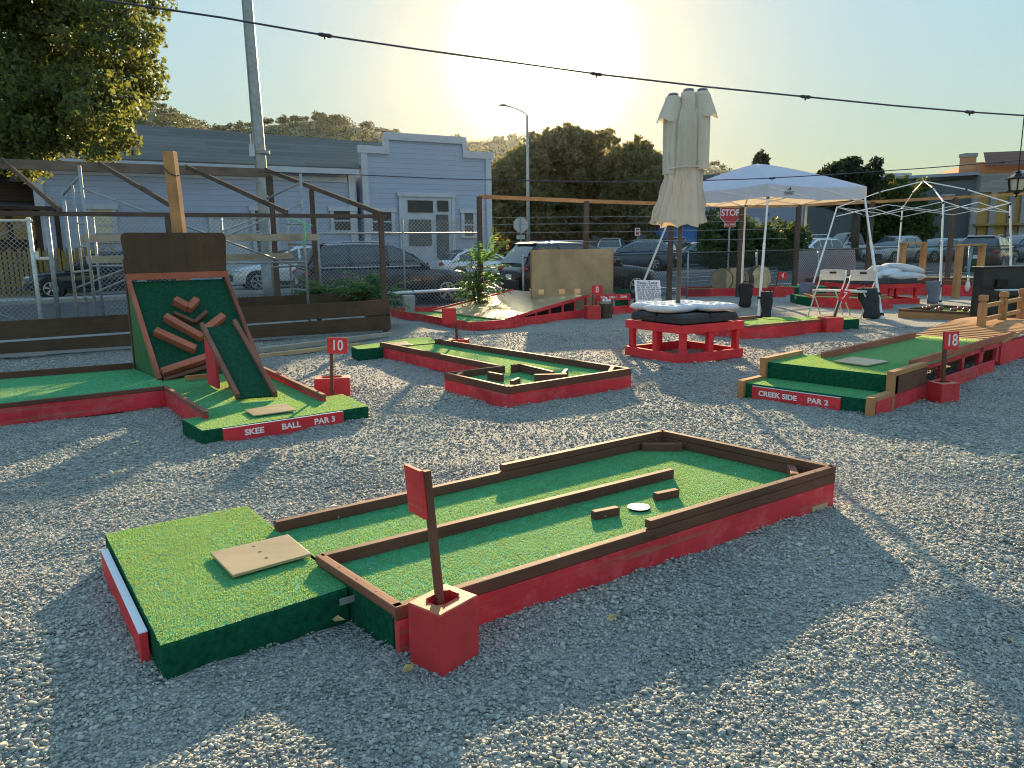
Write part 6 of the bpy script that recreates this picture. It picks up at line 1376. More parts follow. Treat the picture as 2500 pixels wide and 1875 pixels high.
# ================================================================== BUILDINGS
BF = Vector((-12.0, 33.5, 0))
def bpt(t, n=0.0, z=0.0): return BF + EV * t + NV * n + Vector((0, 0, z))
def onB(u, v, n=-.12): return PL(u, v, BF + NV * n, NV)
bl_ = thing('clapboard_building', tuple(bpt(2)), 'long blue clapboard building with shingled wing and stepped false front', 'building')
zeb = 5.25
tF = (onB(*DD(777, 500)) - BF).dot(EV) - .02
mb = MB(); mb.prism([bpt(-7.2), bpt(tF), bpt(tF, 10), bpt(-7.2, 10)], -.1, zeb); mb.build('wing_wall', M['siding'], bl_)
RL, RR = D(226, 300, 34.1), D(872, 346, 40.2); zri = (RL.z + RR.z) / 2
e0, e1 = bpt(-8.1, -.45, zeb - .02), bpt(tF, -.45, zeb + .0); r0_, r1_ = bpt(-8.1, 4.2, RL.z + .15), bpt(tF + 3, 4.2, RR.z)
mb = MB(); mb.slab([e0, e1, r1_, r0_], (0, 0, 1), .08); mb.slab([r0_, r1_, bpt(tF + 3, 9.5, zeb), bpt(-8.1, 9.5, zeb)], (0, 0, 1), .08); mb.build('roof', M['shingle'], bl_)
mb = MB(); mb.beam(e0 + Vector((0, 0, -.12)) - NV * .03, e1 + Vector((0, 0, -.12)) - NV * .03, .06, .26); mb.build('eave_board', M['trim'], bl_)
mb = MB(); mb.beam(bpt(-7.1, -.05, 0), bpt(-7.1, -.05, zeb - .2), .12, .34, EV); mb.build('corner_board', M['trim'], bl_); mb = MB(); mb.beam(bpt(tF - .25, -.05, 0), bpt(tF - .25, -.05, zeb - .2), .10, .28, EV)
mb.build('corner_board', M['trim'], bl_)
mb = MB(); mb.beam(bpt(-7.0, -.04, zeb - .45), bpt(tF - .45, -.04, zeb - .45), .06, .22); mb.build('frieze_board', M['trim'], bl_)
ol = [DD(777, 640), DD(777, 313), DD(832, 311), DD(833, 286), DD(1000, 297), DD(1003, 327), DD(1059, 331), DD(1059, 640)]
pts_f = [onB(*p) for p in ol]
for i in (0, 7): pts_f[i].z = -.1
pts_f[0] = Vector((pts_f[1].x, pts_f[1].y, -.1)); pts_f[7] = Vector((pts_f[6].x, pts_f[6].y, -.1)); pts_f[6].z = pts_f[1].z = pts_f[2].z = pts_f[5].z = (pts_f[1].z + pts_f[6].z) / 2; pts_f[3].z = pts_f[4].z = (pts_f[3].z + pts_f[4].z) / 2
mb = MB(); mb.slab(pts_f, NV, .25); mb.build('false_front', M['siding'], bl_)
w0, w1 = pts_f[0] + NV * .3, pts_f[7] + NV * .3; mb = MB(); mb.prism([w0, w1, w1 + NV * 10, w0 + NV * 10], -.1, 5.1); mb.build('hall_wall', M['siding'], bl_)
mb = MB()
for i in range(1, 6):
    a, b = pts_f[i], pts_f[i + 1]
    vert = abs(a.z - b.z) > .3
    if vert: mb.beam(a - NV * .04, b - NV * .04, .14, .26, EV, .0)
    else: mb.beam(a - NV * .05 - Vector((0, 0, .16)), b - NV * .05 - Vector((0, 0, .16)), .14, .34, ext=.13)
for s, p in ((1, pts_f[1]), (-1, pts_f[6])): mb.beam(Vector((p.x, p.y, -.1)) + EV * .16 * s - NV * .05, p + EV * .16 * s - NV * .05 - Vector((0, 0, .34)), .1, .30, EV)
mb.build('front_trim', M['trim'], bl_)
def bwin(u0, v0, u1, v1, kind='window', glassmat='pane', base=None):
    n = -.18 if u0 > 877 else -.05
    a, b = onB(u0, v1, n), onB(u1, v0, n); wdt = (Vector((b.x, b.y, 0)) - Vector((a.x, a.y, 0))).length; z0, z1 = a.z, b.z; p = Vector((a.x, a.y, 0)); tr = .17
    mb = MB()
    mb.beam(p + EV * tr / 2 + Vector((0, 0, z0)), p + EV * tr / 2 + Vector((0, 0, z1)), .07, tr, EV); mb.beam(p + EV * (wdt - tr / 2) + Vector((0, 0, z0)), p + EV * (wdt - tr / 2) + Vector((0, 0, z1)), .07, tr, EV)
    mb.beam(p - EV * .08 - NV * .02 + Vector((0, 0, z1 + .09)), p + EV * (wdt + .08) - NV * .02 + Vector((0, 0, z1 + .09)), .1, .2); mb.beam(p - EV * .05 - NV * .02 + Vector((0, 0, z0 - .04)), p + EV * (wdt + .05) - NV * .02 + Vector((0, 0, z0 - .04)), .1, .09)
    if kind == 'window': mb.beam(p + EV * tr - NV * .0 + Vector((0, 0, (z0 + z1) / 2)), p + EV * (wdt - tr) + Vector((0, 0, (z0 + z1) / 2)), .05, .07)
    f = mb.build('window' if kind == 'window' else 'door_frame', M['trim'], bl_)
    mb = MB(); q = p + NV * .02; mb.slab([q + EV * tr + Vector((0, 0, z0)), q + EV * (wdt - tr) + Vector((0, 0, z0)), q + EV * (wdt - tr) + Vector((0, 0, z1)), q + EV * tr + Vector((0, 0, z1))], -NV, .015); mb.build('pane' if kind == 'window' else 'door_leaf', M[glassmat], f)
    return f
for (u0, v0, u1, v1, g) in ((193, 452, 250, 520, 'blind'), (548, 455, 601, 545, 'pane'), (715, 456, 768, 498, 'pane_dark'), (798, 458, 852, 500, 'pane_dark')): bwin(*DD(u0, v0), *DD(u1, v1), 'window', g)
bwin(*DD(462, 470), *DD(534, 612), 'door', 'trim'); bwin(1127, 520, 1162, 577, 'window', 'pane')
df = bwin(981, 482, 1109, 690, 'door', 'trim')
for (u0, v0, u1, v1, g) in ((996, 490, 1056, 518, 'pane_dark'), (1068, 490, 1094, 516, 'pane_dark'), (1068, 524, 1094, 630, 'pane'), (1000, 536, 1052, 600, 'pane')):
    a, b = onB(u0, v1, -.20), onB(u1, v0, -.20); mb = MB(); A2, B3 = Vector((a.x, a.y, 0)), Vector((b.x, b.y, 0)); mb.slab([A2 + Vector((0, 0, a.z)), B3 + Vector((0, 0, a.z)), B3 + Vector((0, 0, b.z)), A2 + Vector((0, 0, b.z))], -NV, .03); mb.build('pane', M[g], df)
a, b = onB(*DD(840, 545)), onB(*DD(865, 575)); mb = MB(); mb.box((a.x, a.y - .1, (a.z + b.z) / 2), .8, .25, abs(a.z - b.z) + .2, R_(29.5)); mb.build('meter_box', M['stone'], bl_)
# brown house at the far left
hs = thing('brown_house', (-22, 33, 0), 'dark brown house with yellow porch boards behind the chain-link gate', 'house')
h0, h1 = D(-160, 500, 29.0), D(118, 500, 31.5); h0.z = h1.z = 0; hd = (h1 - h0).normalized(); hn = Vector((-hd.y, hd.x, 0))
mb = MB(); mb.prism([h0, h1, h1 + hn * 7, h0 + hn * 7], -.1, 4.6); mb.build('wall', M['brownsiding'], hs)
mb = MB(); mb.slab([h0 - hn * .8 - hd + Zv * 4.4, h1 - hn * .8 + hd * .5 + Zv * 4.4, h1 + hn * 3.5 + hd * .5 + Zv * 6.4, h0 + hn * 3.5 - hd + Zv * 6.4], (0, 0, 1), .15); mb.build('roof', M['shingle'], hs)
mb = MB(); mb.slab([h0 - hn * 1.5 + Zv * 2.2, h0.lerp(h1, .80) - hn * 1.5 + Zv * 2.2, h0.lerp(h1, .80) - hn * 1.5 + Zv * 3.3, h0 - hn * 1.5 + Zv * 3.3], hn, .1); mb.build('porch_gable', M['yellow_wood'], hs)
mb = MB(); mb.slab([h0 - hn * 1.8 + Zv * 3.3, h1 - hn * 1.8 + Zv * 3.3, h1 + Zv * 3.6, h0 + Zv * 3.6], (0, 0, 1), .12); mb.build('porch_roof', M['brown_dark'], hs)
for f in (.3, .55, .80, .98): mb = MB(); p = h0.lerp(h1, f) - hn * 1.6; mb.beam(p, p + Zv * 3.3, .14, .14); mb.build('porch_post', M['brown_dark'], hs)
pk = thing('picket_fence', tuple(h0), 'yellow picket fence in front of the brown house', 'fence'); mb = MB()
for k in range(26):
    p = h0.lerp(h1, .35) - hn * 2.4 + hd * .16 * k; mb.beam(p, p + Zv * (1.75 + .1 * (k % 2)), .03, .11, hd)
mb.beam(h0.lerp(h1, .35) - hn * 2.37 + Zv * .5, h0.lerp(h1, .35) - hn * 2.37 + hd * 4 + Zv * .5, .04, .1); mb.beam(h0.lerp(h1, .35) - hn * 2.37 + Zv * 1.4, h0.lerp(h1, .35) - hn * 2.37 + hd * 4 + Zv * 1.4, .04, .1); mb.build('pickets', M['yellow_wood'], pk)
# right hand blocks across the car park
def wall_block(name, label, pL, pR, depth_, zt, mat, cat='building'):
    t = thing(name, tuple((pL + pR) / 2), label, cat); d = (pR - pL).normalized(); n = Vector((-d.y, d.x, 0)); zb = gz((pL.y + pR.y) / 2) - .2
    mb = MB(); mb.prism([pL, pR, pR + n * depth_, pL + n * depth_], zb, zt); mb.build('wall', M[mat], t); return t, d, n
P1, P2 = flat(D(1560, 500, 66)), flat(D(1966, 500, 64)); zb1 = D(1720, 432, 65).z
pbb, d_, n_ = wall_block('stucco_building', 'pale blue stucco building beyond the stop sign', P1, P2, 14, zb1, 'stucco_blue')
mb = MB(); mb.beam(P1 + Zv * zb1 - n_ * .1, P2 + Zv * zb1 - n_ * .1, .5, .35); mb.build('parapet', M['stucco_grey'], pbb); mb = MB(); q = P1.lerp(P2, .25) - n_ * .06; mb.slab([q + Zv * .6, q + d_ * 7 + Zv * .6, q + d_ * 7 + Zv * 3.4, q + Zv * 3.4], -n_, .05); mb.build('lower_band', M['brown_dark'], pbb)
mb = MB(); q = P2 - d_ * .3 - n_ * .1; mb.beam(q, q + Zv * zb1, .2, .2); mb.build('downpipe', M['trim'], pbb)
P1, P2 = flat(D(1972, 500, 64)), flat(D(2384, 500, 57.5)); zg = (D(2113, 441, 62).z + D(2380, 424, 57.6).z) / 2
gbb, d_, n_ = wall_block('warehouse', 'long dark grey stucco warehouse behind the bare canopy frame', P1, P2, 20, zg, 'stucco_grey')
mb = MB(); mb.beam(P1 + Zv * (zg + .02) - n_ * .1, P2 + Zv * (zg + .02) - n_ * .1, .5, .22); mb.build('parapet_cap', M['stucco_blue'], gbb)
a, b = PL(*Z6(1210, 530), P1 - n_ * .05, n_), PL(*Z6(1372, 458), P1 - n_ * .05, n_); mb = MB(); A2, B3 = flat(a), flat(b); mb.slab([A2 + Zv * a.z, B3 + Zv * a.z, B3 + Zv * b.z, A2 + Zv * b.z], -n_, .08); wq = mb.build('window', M['trim'], gbb)
mb = MB(); dd2 = (B3 - A2).normalized(); 
for f in (.04, .52): mb.slab([A2 - n_ * .1 + (B3 - A2) * f + Zv * (a.z + .1), A2 - n_ * .1 + (B3 - A2) * (f + .44) + Zv * (a.z + .1), A2 - n_ * .1 + (B3 - A2) * (f + .44) + Zv * (b.z - .1), A2 - n_ * .1 + (B3 - A2) * f + Zv * (b.z - .1)], -n_, .02)
mb.build('pane', M['pane_dark'], wq)
p = PL(*Z6(570, 262), P1 + n_ * 3, n_); mb = MB(); mb.box((p.x, p.y, p.z - .3), 3.2, 1.5, 1.2, .1); mb.build('roof_unit', M['trim'], gbb)
mb = MB(); Pts = [PL(*Z6(x, y), P1 - n_ * .12, n_) for x, y in ((330, 365), (700, 345), (1100, 305), (1400, 275), (1600, 265))]; mb.tube(Pts, .06, 6); mb.build('wall_cable', M['dark_wire'], gbb)
Y1_, Y2_ = flat(D(2386, 500, 57.0)), flat(D(2760, 500, 55.0)); zy = D(2400, 425, 56.8).z; zm = D(2400, 470, 56.8).z
ybb, d_, n_ = wall_block('yellow_building', 'yellow stucco building with brown pilasters and a pale brick band', Y1_, Y2_, 15, zm, 'stucco_yellow')
mb = MB(); mb.prism([Y1_ - n_ * .25, Y2_ - n_ * .25, Y2_ + n_ * 15, Y1_ + n_ * 15], zm + .01, zy); mb.build('brick_band', M['brick'], ybb)
for x in (1592, 1812, 2035, 2180):
    p = flat(PL(*Z6(x, 700), Y1_ - n_ * .1, n_)); mb = MB(); mb.beam(p, p + Zv * zm, .3, .42, d_); mb.build('pilaster', M['stone'] if x != 2035 else M['brick'], ybb)
a, b = PL(*Z6(1600, 990), Y1_ - n_ * .05, n_), PL(*Z6(1640, 855), Y1_ - n_ * .05, n_); A2, B3 = flat(a), flat(b); mb = MB(); mb.slab([A2, B3, B3 + Zv * b.z, A2 + Zv * b.z], -n_, .06); mb.build('door', M['pane_dark'], ybb)
mb = MB(); p = PL(*Z6(1595, 825), Y1_ - n_ * .3, n_); mb.beam(p, p + d_ * 5.3, .5, .15); mb.build('canopy_ledge', M['yellow_wood'], ybb)
T1, T2 = flat(D(2372, 420, 74)), flat(D(2700, 420, 71)); ztb = D(2400, 395, 73.5).z
tbb, d_, n_ = wall_block('tall_brick_building', 'taller brick building with tiled roof edge rising behind the yellow building', T1, T2, 12, ztb, 'brickred')
ch0, ch1 = D(2359, 384, 73.8), D(2381, 384, 73.8); mb = MB(); mb.box(((ch0.x + ch1.x) / 2, 74.2, ztb / 2 + ch0.z / 2 - 1), 1.0, 1.0, ch0.z - ztb + 2.4); mb.build('chimney', M['brickred'], tbb); mb = MB(); mb.box(((ch0.x + ch1.x) / 2, 74.2, ch0.z + .2), 1.15, 1.15, .35); mb.build('chimney_cap', M['stone'], tbb)
mb = MB(); mb.slab([T1 + d_ * .9 - n_ * .9 + Zv * (ztb - .5), T2 - n_ * .9 + Zv * (ztb - .5), T2 + n_ * .2 + Zv * (ztb + .75), T1 + d_ * .9 + n_ * .2 + Zv * (ztb + .75)], (0, 0, 1), .15); mb.build('tile_roof', M['tile'], tbb)
mb = MB(); p = T1 + d_ * 3 - n_ * 3; mb.prism([p, p + d_ * 9, p + d_ * 9 + n_ * 1.5, p + n_ * 1.5], zy - .2, ztb - 1.1); mb.build('roof_screen', M['trim'], tbb); mb = MB(); p = T1 + d_ * 5 - n_ * 3.3; mb.slab([p + Zv * (zy + .6), p + d_ * 1.6 + Zv * (zy + .6), p + d_ * 3.0 + Zv * (zy + 2.0), p + d_ * 1.6 + Zv * (zy + 2.0)], n_, 1.2); mb.build('roof_duct', M['galv_white'], tbb)
B1, B4 = flat(D(1585, 560, 60)), flat(D(1694, 560, 59)); zbl = D(1640, 549, 60).z
bbb, d_, n_ = wall_block('blue_shed', 'low bright blue shed wall behind the umbrella pole', B1, B4, 4, zbl, 'blue', 'shed'); mb = MB(); mb.beam(B1 + Zv * (zbl + .06) - n_ * .1, B4 + Zv * (zbl + .06) - n_ * .1, .4, .12); mb.build('roof_edge', M['trim'], bbb)
K1, K2 = flat(D(1205, 560, 72)), flat(D(1586, 560, 68)); zk = D(1400, 548, 70).z
kbb, d_, n_ = wall_block('low_dark_building', 'low dark building under the trees across the car park', K1, K2, 8, zk, 'brown_dark'); mb = MB(); mb.beam(K1 + Zv * (zk + .1) - n_ * .2, K2 + Zv * (zk + .1) - n_ * .2, .8, .2); mb.build('roof_edge', M['stucco_grey'], kbb)
mb = MB(); q = K1.lerp(K2, .62) - n_ * .06; mb.slab([q + Zv * .8, q + d_ * 3 + Zv * .8, q + d_ * 3 + Zv * 2.9, q + Zv * 2.9], -n_, .05); mb.build('door', M['stucco_blue'], kbb)

# ================================================================== CARS
def car(kind, paint, label, c, heading, L_=4.6, W_=1.86, H_=1.66, plate=False, rails=True, strip_=False):
    z0 = gz(c[1]); r = thing('parked_car', (0, 0, 0), label, 'pickup truck' if kind == 'pickup' else 'car', 'cars parked along the street and in the car park')
    hw = W_ / 2; P = M['car_' + paint]; belt = {'suv': .635, 'sedan': .64, 'pickup': .60}[kind] * H_; hood = {'suv': .58, 'sedan': .575, 'pickup': .60}[kind] * H_
    if kind == 'suv': low = [(-.5, .40, .50, .74), (-.492, .34, .56, .86), (-.46, .30, .625, .95), (-.40, .26, .64, .99), (-.2, .24, .64, 1.0), (.08, .24, .625, 1.0), (.20, .24, .605, 1.0), (.33, .25, .575, .985), (.42, .27, .535, .95), (.475, .30, .47, .86), (.5, .36, .40, .70)]
    elif kind == 'sedan': low = [(-.5, .40, .52, .74), (-.49, .34, .62, .86), (-.44, .30, .665, .94), (-.36, .26, .67, .98), (-.2, .24, .66, 1.0), (.08, .24, .645, 1.0), (.22, .24, .62, 1.0), (.34, .25, .575, .98), (.42, .27, .52, .94), (.475, .30, .45, .85), (.5, .36, .40, .70)]
    else: low = [(-.5, .36, .50, .92), (-.49, .30, .585, .97), (-.3, .28, .59, 1.0), (-.07, .28, .59, 1.0), (.1, .28, .60, 1.0), (.24, .28, .60, 1.0), (.40, .28, .57, .99), (.475, .30, .54, .95), (.5, .34, .46, .86)]
    mb = MB(); m = 0
    for (x, zb, zt, k) in low:
        h = hw * k; zb *= H_ * .62; zt *= H_; hgt = zt - zb
        half = [(0, zb), (h * .82, zb), (h * .96, zb + .10 * hgt), (h, zb + .38 * hgt), (h * .992, zb + .70 * hgt), (h * .965, zb + .90 * hgt), (h * .88, zt - .005), (h * .5, zt + .018), (0, zt + .026)]
        ring = half + [(-a, b) for a, b in half[-2:0:-1]]; m = len(ring)
        for (a, b) in ring: mb.v.append((x * L_, a, b))
    for i in range(len(low) - 1):
        for k in range(m): k2 = (k + 1) % m; mb.face((i * m + k, (i + 1) * m + k, (i + 1) * m + k2, i * m + k2))
    mb.face(range(m)); mb.face([(len(low) - 1) * m + k for k in range(m - 1, -1, -1)]); body = mb.build('body', P, r, smooth=True)
    cb = {'suv': (-.475, -.37, -.02, .215), 'sedan': (-.38, -.20, .02, .235), 'pickup': (-.075, -.045, .085, .22)}[kind]
    xs = [cb[0], cb[0] * .55 + cb[1] * .45, cb[1], (cb[1] + cb[2]) * .5, cb[2], cb[2] * .55 + cb[3] * .45, cb[3]]; bz = belt - .03; tops = [bz + .02, bz + (H_ - bz) * .60, H_ - .03, H_, H_ - .02, bz + (H_ - bz) * .62, bz + .02]
    def yt(z): return hw * (.95 - .235 * max(0, (z - bz) / (H_ - bz)))
    mb = MB()
    for x, zt in zip(xs, tops):
        half = [(0, bz - .1), (hw * .95, bz - .1), (yt(bz + (zt - bz) * .35), bz + (zt - bz) * .35), (yt(zt) * 1.0, zt - .07 * (zt - bz)), (yt(zt) * .90, zt), (yt(zt) * .45, zt + .022), (0, zt + .03)]; ring = half + [(-a, b) for a, b in half[-2:0:-1]]; m = len(ring)
        for a, b in ring: mb.v.append((x * L_, a, b))
    for i in range(len(xs) - 1):
        for k in range(m): k2 = (k + 1) % m; mb.face((i * m + k, (i + 1) * m + k, (i + 1) * m + k2, i * m + k2))
    mb.face(range(m)); mb.face([(len(xs) - 1) * m + k for k in range(m - 1, -1, -1)]); mb.build('roof', P, r, smooth=True)
    def top_at(x): return float(np.interp(x, xs, tops))
    def sidewin(x0, x1, s):
        pts = []; zb_ = bz + .05; n = 5
        for k in range(n + 1): x = x0 + (x1 - x0) * k / n; pts.append((x, zb_))
        for k in range(n, -1, -1): x = x0 + (x1 - x0) * k / n; pts.append((x, max(zb_ + .02, top_at(x) - .085)))
        mb = MB(); q = [Vector((x * L_, s * (yt(z) + .012), z)) for x, z in pts]; q = q if s < 0 else q[::-1]; mb.slab(q, (0, s, 0), .006); return mb.build('window', M['glass'], r)
    spl = {'suv': [(-.44, -.255), (-.235, -.045), (-.025, .16)], 'sedan': [(-.29, -.165), (-.15, .0), (.015, .165)], 'pickup': [(-.06, .02), (.035, .17)]}[kind]
    for s in (-1, 1):
        for a, b in spl: sidewin(a, b, s)
    for (xb, xt, nm) in ((cb[3], cb[2], 'windscreen'), (cb[0], cb[1], 'rear_window')):
        zb_, zt_ = bz + .06, H_ - .05; ya, yb_ = hw * .82, hw * .64
        q = []
        for f in (0, .5, 1):
            z = zb_ + (zt_ - zb_) * f; x = np.interp(z, sorted([bz + .02, bz + (H_ - bz) * .61, H_ - .03]), [xb, xb * .55 + xt * .45, xt]); q.append((x * L_, ya + (yb_ - ya) * f, z))
        sg = 1 if nm == 'windscreen' else -1; mb = MB(); o_ = .03 * sg
        for (x, y, z) in q: mb.v.append((x + o_, y, z + .012)); mb.v.append((x + o_ + .012 * sg, 0, z + .03)); mb.v.append((x + o_, -y, z + .012))
        for i in range(2):
            for k in range(2): f_ = (i * 3 + k, i * 3 + k + 1, i * 3 + k + 4, i * 3 + k + 3); mb.face(f_ if sg < 0 else f_[::-1])
        mb.build(nm, M['glass'], r, smooth=True)
    wr = {'suv': .365, 'sedan': .33, 'pickup': .40}[kind] * H_ / (1.66 if kind == 'suv' else 1.45 if kind == 'sedan' else 1.85)
    for x in (-.305, .315):
        for s in (-1, 1):
            mb = MB(); mb.lathe((x * L_, s * (hw - .14), wr * 1.02), [(wr * 1.17, 0), (wr * 1.16, .139)], 24, d=(0, s, 0)); mb.build('wheel_arch', M['black'], r)
            mb = MB(); mb.lathe((x * L_, s * (hw - .22), wr), [(wr * .9, 0), (wr, .03), (wr, .20), (wr * .94, .232), (wr * .66, .236)], 26, d=(0, s, 0)); wl = mb.build('wheel', M['tyre'], r)
            mb = MB(); mb.lathe((x * L_, s * (hw - .03), wr), [(wr * .66, 0), (wr * .66, .052), (wr * .60, .056), (wr * .57, .03)], 26, d=(0, s, 0))
            for k in range(5):
                th = 2 * math.pi * k / 5 + .3
                for dt in (-.13, .13): mb.beam((x * L_ + wr * .08 * math.cos(th), s * (hw + .016), wr + wr * .08 * math.sin(th)), (x * L_ + wr * .62 * math.cos(th + dt), s * (hw + .022), wr + wr * .62 * math.sin(th + dt)), .035, .02, (0, 1, 0))
            mb.build('rim', M['rim'], wl)
    for s in (-1, 1):
        mb = MB(); mb.sphere((.462 * L_, s * hw * .70, .50 * H_ * (.93 if kind != 'pickup' else 1)), .13, 12, 8, (1.0, 1.35, .5)); mb.build('headlight', M['clear_lens'], r, smooth=True)
        mb = MB(); mb.sphere((-.478 * L_, s * hw * .80, .565 * H_), .12, 12, 8, (.9, 1.5, .75)); mb.build('taillight', M['red_lens'], r, smooth=True)
        mb = MB(); mb.sphere((.165 * L_, s * (hw + .09), belt + .06), .10, 10, 7, (.8, 1.0, .75)); mb.build('mirror', P, r, smooth=True)
        mb = MB(); mb.box((0, s * (hw * .985), .145 * H_ + .05), .42 * L_, .06, .16); mb.build('sill', M['black'], r, bevel=.02)
        for x in (-.16, .07): mb = MB(); mb.box((x * L_, s * (hw * 1.0), belt - .16), .17, .03, .028); mb.build('door_handle', M['car_grey'] if paint != 'white' else P, r, bevel=.008)
        if kind == 'suv' and rails: mb = MB(); mb.tube([(-.30 * L_, s * hw * .68, H_ + .0), (-.27 * L_, s * hw * .68, H_ + .05), (-.02 * L_, s * hw * .68, H_ + .05), (.0 * L_, s * hw * .68, H_ - .0)], .018, 6); mb.build('roof_rail', M['black'] if paint in ('white', 'silver') else M['rim'], r)
        if strip_: mb = MB(); mb.tube([(x * L_, s * (yt(bz + .02) + .016), bz + .035) for x in np.linspace(-.40, .16, 6)], .014, 6); mb.tube([(-.40 * L_, s * (yt(bz + .02) + .018), bz + .035), (-.435 * L_, s * (yt(bz + .2) + .02), bz + .22)], [.014, .022], 6); mb.build('chrome_strip', M['plate'], r)
    for (x, nm) in ((.497, 'grille'), (-.497, 'rear_bumper')):
        mb = MB(); mb.box((x * L_, 0, .30 * H_), .06, W_ * .66, .17 * H_); mb.build(nm, M['black'], r, bevel=.03)
    mb = MB(); mb.box((-.505 * L_, 0, .43 * H_), .02, .34, .17); mb.build('number_plate', M['plate'], r)
    mb = MB(); mb.box((.515 * L_, 0, .27 * H_), .02, .34, .11); mb.build('number_plate', M['plate'], r)
    if kind == 'suv': mb = MB(); mb.slab([(-.40 * L_, -hw * .6, H_ - .035), (-.40 * L_, hw * .6, H_ - .035), (-.36 * L_, hw * .62, H_ + .01), (-.36 * L_, -hw * .62, H_ + .01)], (0, 0, 1), .025); mb.build('spoiler', P, r)
    if kind == 'pickup': mb = MB(); mb.box((-.285 * L_, 0, .585 * H_), .36 * L_, W_ * .82, .05); mb.build('bed', M['black'], r)
    r.location = (c[0], c[1], z0); r.rotation_euler = (0, 0, R_(heading)); return r
def upos(u, Y): return (D(u, 600, Y).x, Y)
car('suv', 'darkblue', 'dark blue crossover parked behind the chain-link gate, facing left', (-15.3, 28.3), 206, 4.7, 1.88, 1.62)
car('suv', 'white', 'white crossover parked across the street beside the blue building', (-8.75, 30.6), 206, 4.7, 1.88, 1.72)
car('suv', 'navy', 'navy crossover with chrome window trim, parked behind the fence planter', (-3.75, 22.7), 26, 5.1, 1.95, 1.80, strip_=True)
car('suv', 'black', 'black crossover parked behind the plywood backboard, sun glaring on its roof', (2.15, 24.1), 27, 4.9, 1.92, 1.76)
car('sedan', 'white', 'white sedan across the street, half hidden by the leafy sapling', (-1.4, 34.6), 27, 4.5, 1.8, 1.45)
car('suv', 'silver', 'silver crossover far back in the car park, left of the tall brown post', upos(1497, 54), 75, 4.6, 1.85, 1.72)
car('suv', 'bluegrey', 'blue grey wagon with red tail lamp, right behind the black crossover', upos(1553, 43), 152, 4.6, 1.82, 1.62)
car('sedan', 'bluegrey', 'blue grey sedan seen either side of the umbrella pole', upos(1690, 47), 200, 4.6, 1.8, 1.46)
car('suv', 'charcoal', 'charcoal crossover hidden mostly by the shrubs near the stop sign', upos(1640, 55), 88, 4.6, 1.85, 1.7)
car('sedan', 'silver', 'silver sedan right of the shrubs and behind the back of a road sign', upos(1885, 51), 200, 4.5, 1.8, 1.46)
car('suv', 'white', 'white crossover in the car park behind the grey sheet on the fence', upos(1972, 44.5), 207, 4.5, 1.82, 1.62)
car('suv', 'white', 'white van-like crossover in the second row behind the other white crossover', upos(2000, 57), 65, 4.5, 1.82, 1.75)
car('pickup', 'silver', 'silver pickup truck with dark grille in the second row', upos(2075, 53), 196, 5.6, 2.0, 1.88)
car('suv', 'grey', 'dark grey crossover behind the pickup truck', upos(2142, 58), 185, 4.7, 1.85, 1.75)
car('suv', 'silver', 'silver crossover in front of the dark tree, facing the low fence', upos(2180, 47), 216, 4.6, 1.84, 1.66)
car('sedan', 'teal', 'pale teal sedan between the two timber gates', upos(2288, 49), 205, 4.5, 1.8, 1.47)
car('sedan', 'bluegrey', 'blue grey car just left of the black crossover with tail lamps', upos(2345, 50), 200, 4.5, 1.8, 1.45)
car('suv', 'black', 'black crossover at the right edge with glowing red tail lamp', upos(2412, 37.5), 48, 4.6, 1.86, 1.66)
car('suv', 'bluegrey', 'pale blue crossover peeping out at the far right behind the lantern', upos(2485, 47), 200, 4.5, 1.84, 1.64)

# ================================================================== STREET FURNITURE
up = thing('steel_pole', tuple(flat(D(662, 740, 20.6))), 'tall grey steel street pole leaning slightly left, behind the scaffold', 'pole'); pb_, pt_ = flat(D(664, 740, 20.6)), D(598, -60, 20.6)
mb = MB(); n_ = 12; mb.tube([pb_ + (pt_ - pb_) * (k / n_) for k in range(n_ + 1)], [.175 - .045 * k / n_ for k in range(n_ + 1)], 16); mb.build('shaft', M['galv'], up, smooth=True)
mb = MB(); mb.tube([pb_, pb_ + (pt_ - pb_) * .16], .21, 14); mb.build('base_sleeve', M['galv'], up, smooth=True)
bx_ = D(617, 368, 20.5); mb = MB(); mb.box(tuple(bx_), .14, .14, .30); mb.tube([bx_ + Vector((-.04, 0, .1)), bx_ + Vector((-.04, 0, .42))], .015, 6); mb.tube([bx_ + Vector((.04, 0, .1)), bx_ + Vector((.04, 0, .42))], .015, 6); mb.build('radio_box', M['trim'], up)
mb = MB(); pc_ = D(640, 372, 20.6); mb.tube([pc_ - Zv * .04, pc_ + Zv * .04], .20, 14); mb.build('clamp', M['galv'], up)
sl = thing('street_lamp', tuple(flat(D(1289, 600, 47))), 'slim street lamp with curved arm in front of the low sun', 'street lamp'); b_, t_ = flat(D(1290, 600, 47)) + Zv * gz(47), D(1287, 281, 47)
mb = MB(); mb.tube([b_, b_.lerp(t_, .5), t_], [.12, .10, .075], 10); a_ = [D(u, v, 47) for u, v in ((1287, 283), (1280, 275), (1265, 267), (1245, 260), (1232, 258))]; mb.tube(a_, .045, 8); mb.build('pole', M['galv'], sl, smooth=True)
mb = MB(); hd_ = D(1228, 257, 47); mb.sphere(tuple(hd_), .2, 12, 7, (1.3, .8, .4)); mb.build('lamp_head', M['galv'], sl, smooth=True)
def octagon(root, c, r, fwd, mat, name='octagon', t=.02):
    fwd = Vector(fwd).normalized(); xd = Zv.cross(fwd).normalized(); q = [c + xd * r * math.cos(math.pi / 8 + k * math.pi / 4) + Zv * r * math.sin(math.pi / 8 + k * math.pi / 4) for k in range(8)]; mb = MB(); mb.slab(q, fwd, t); return mb.build(name, M[mat], root), xd
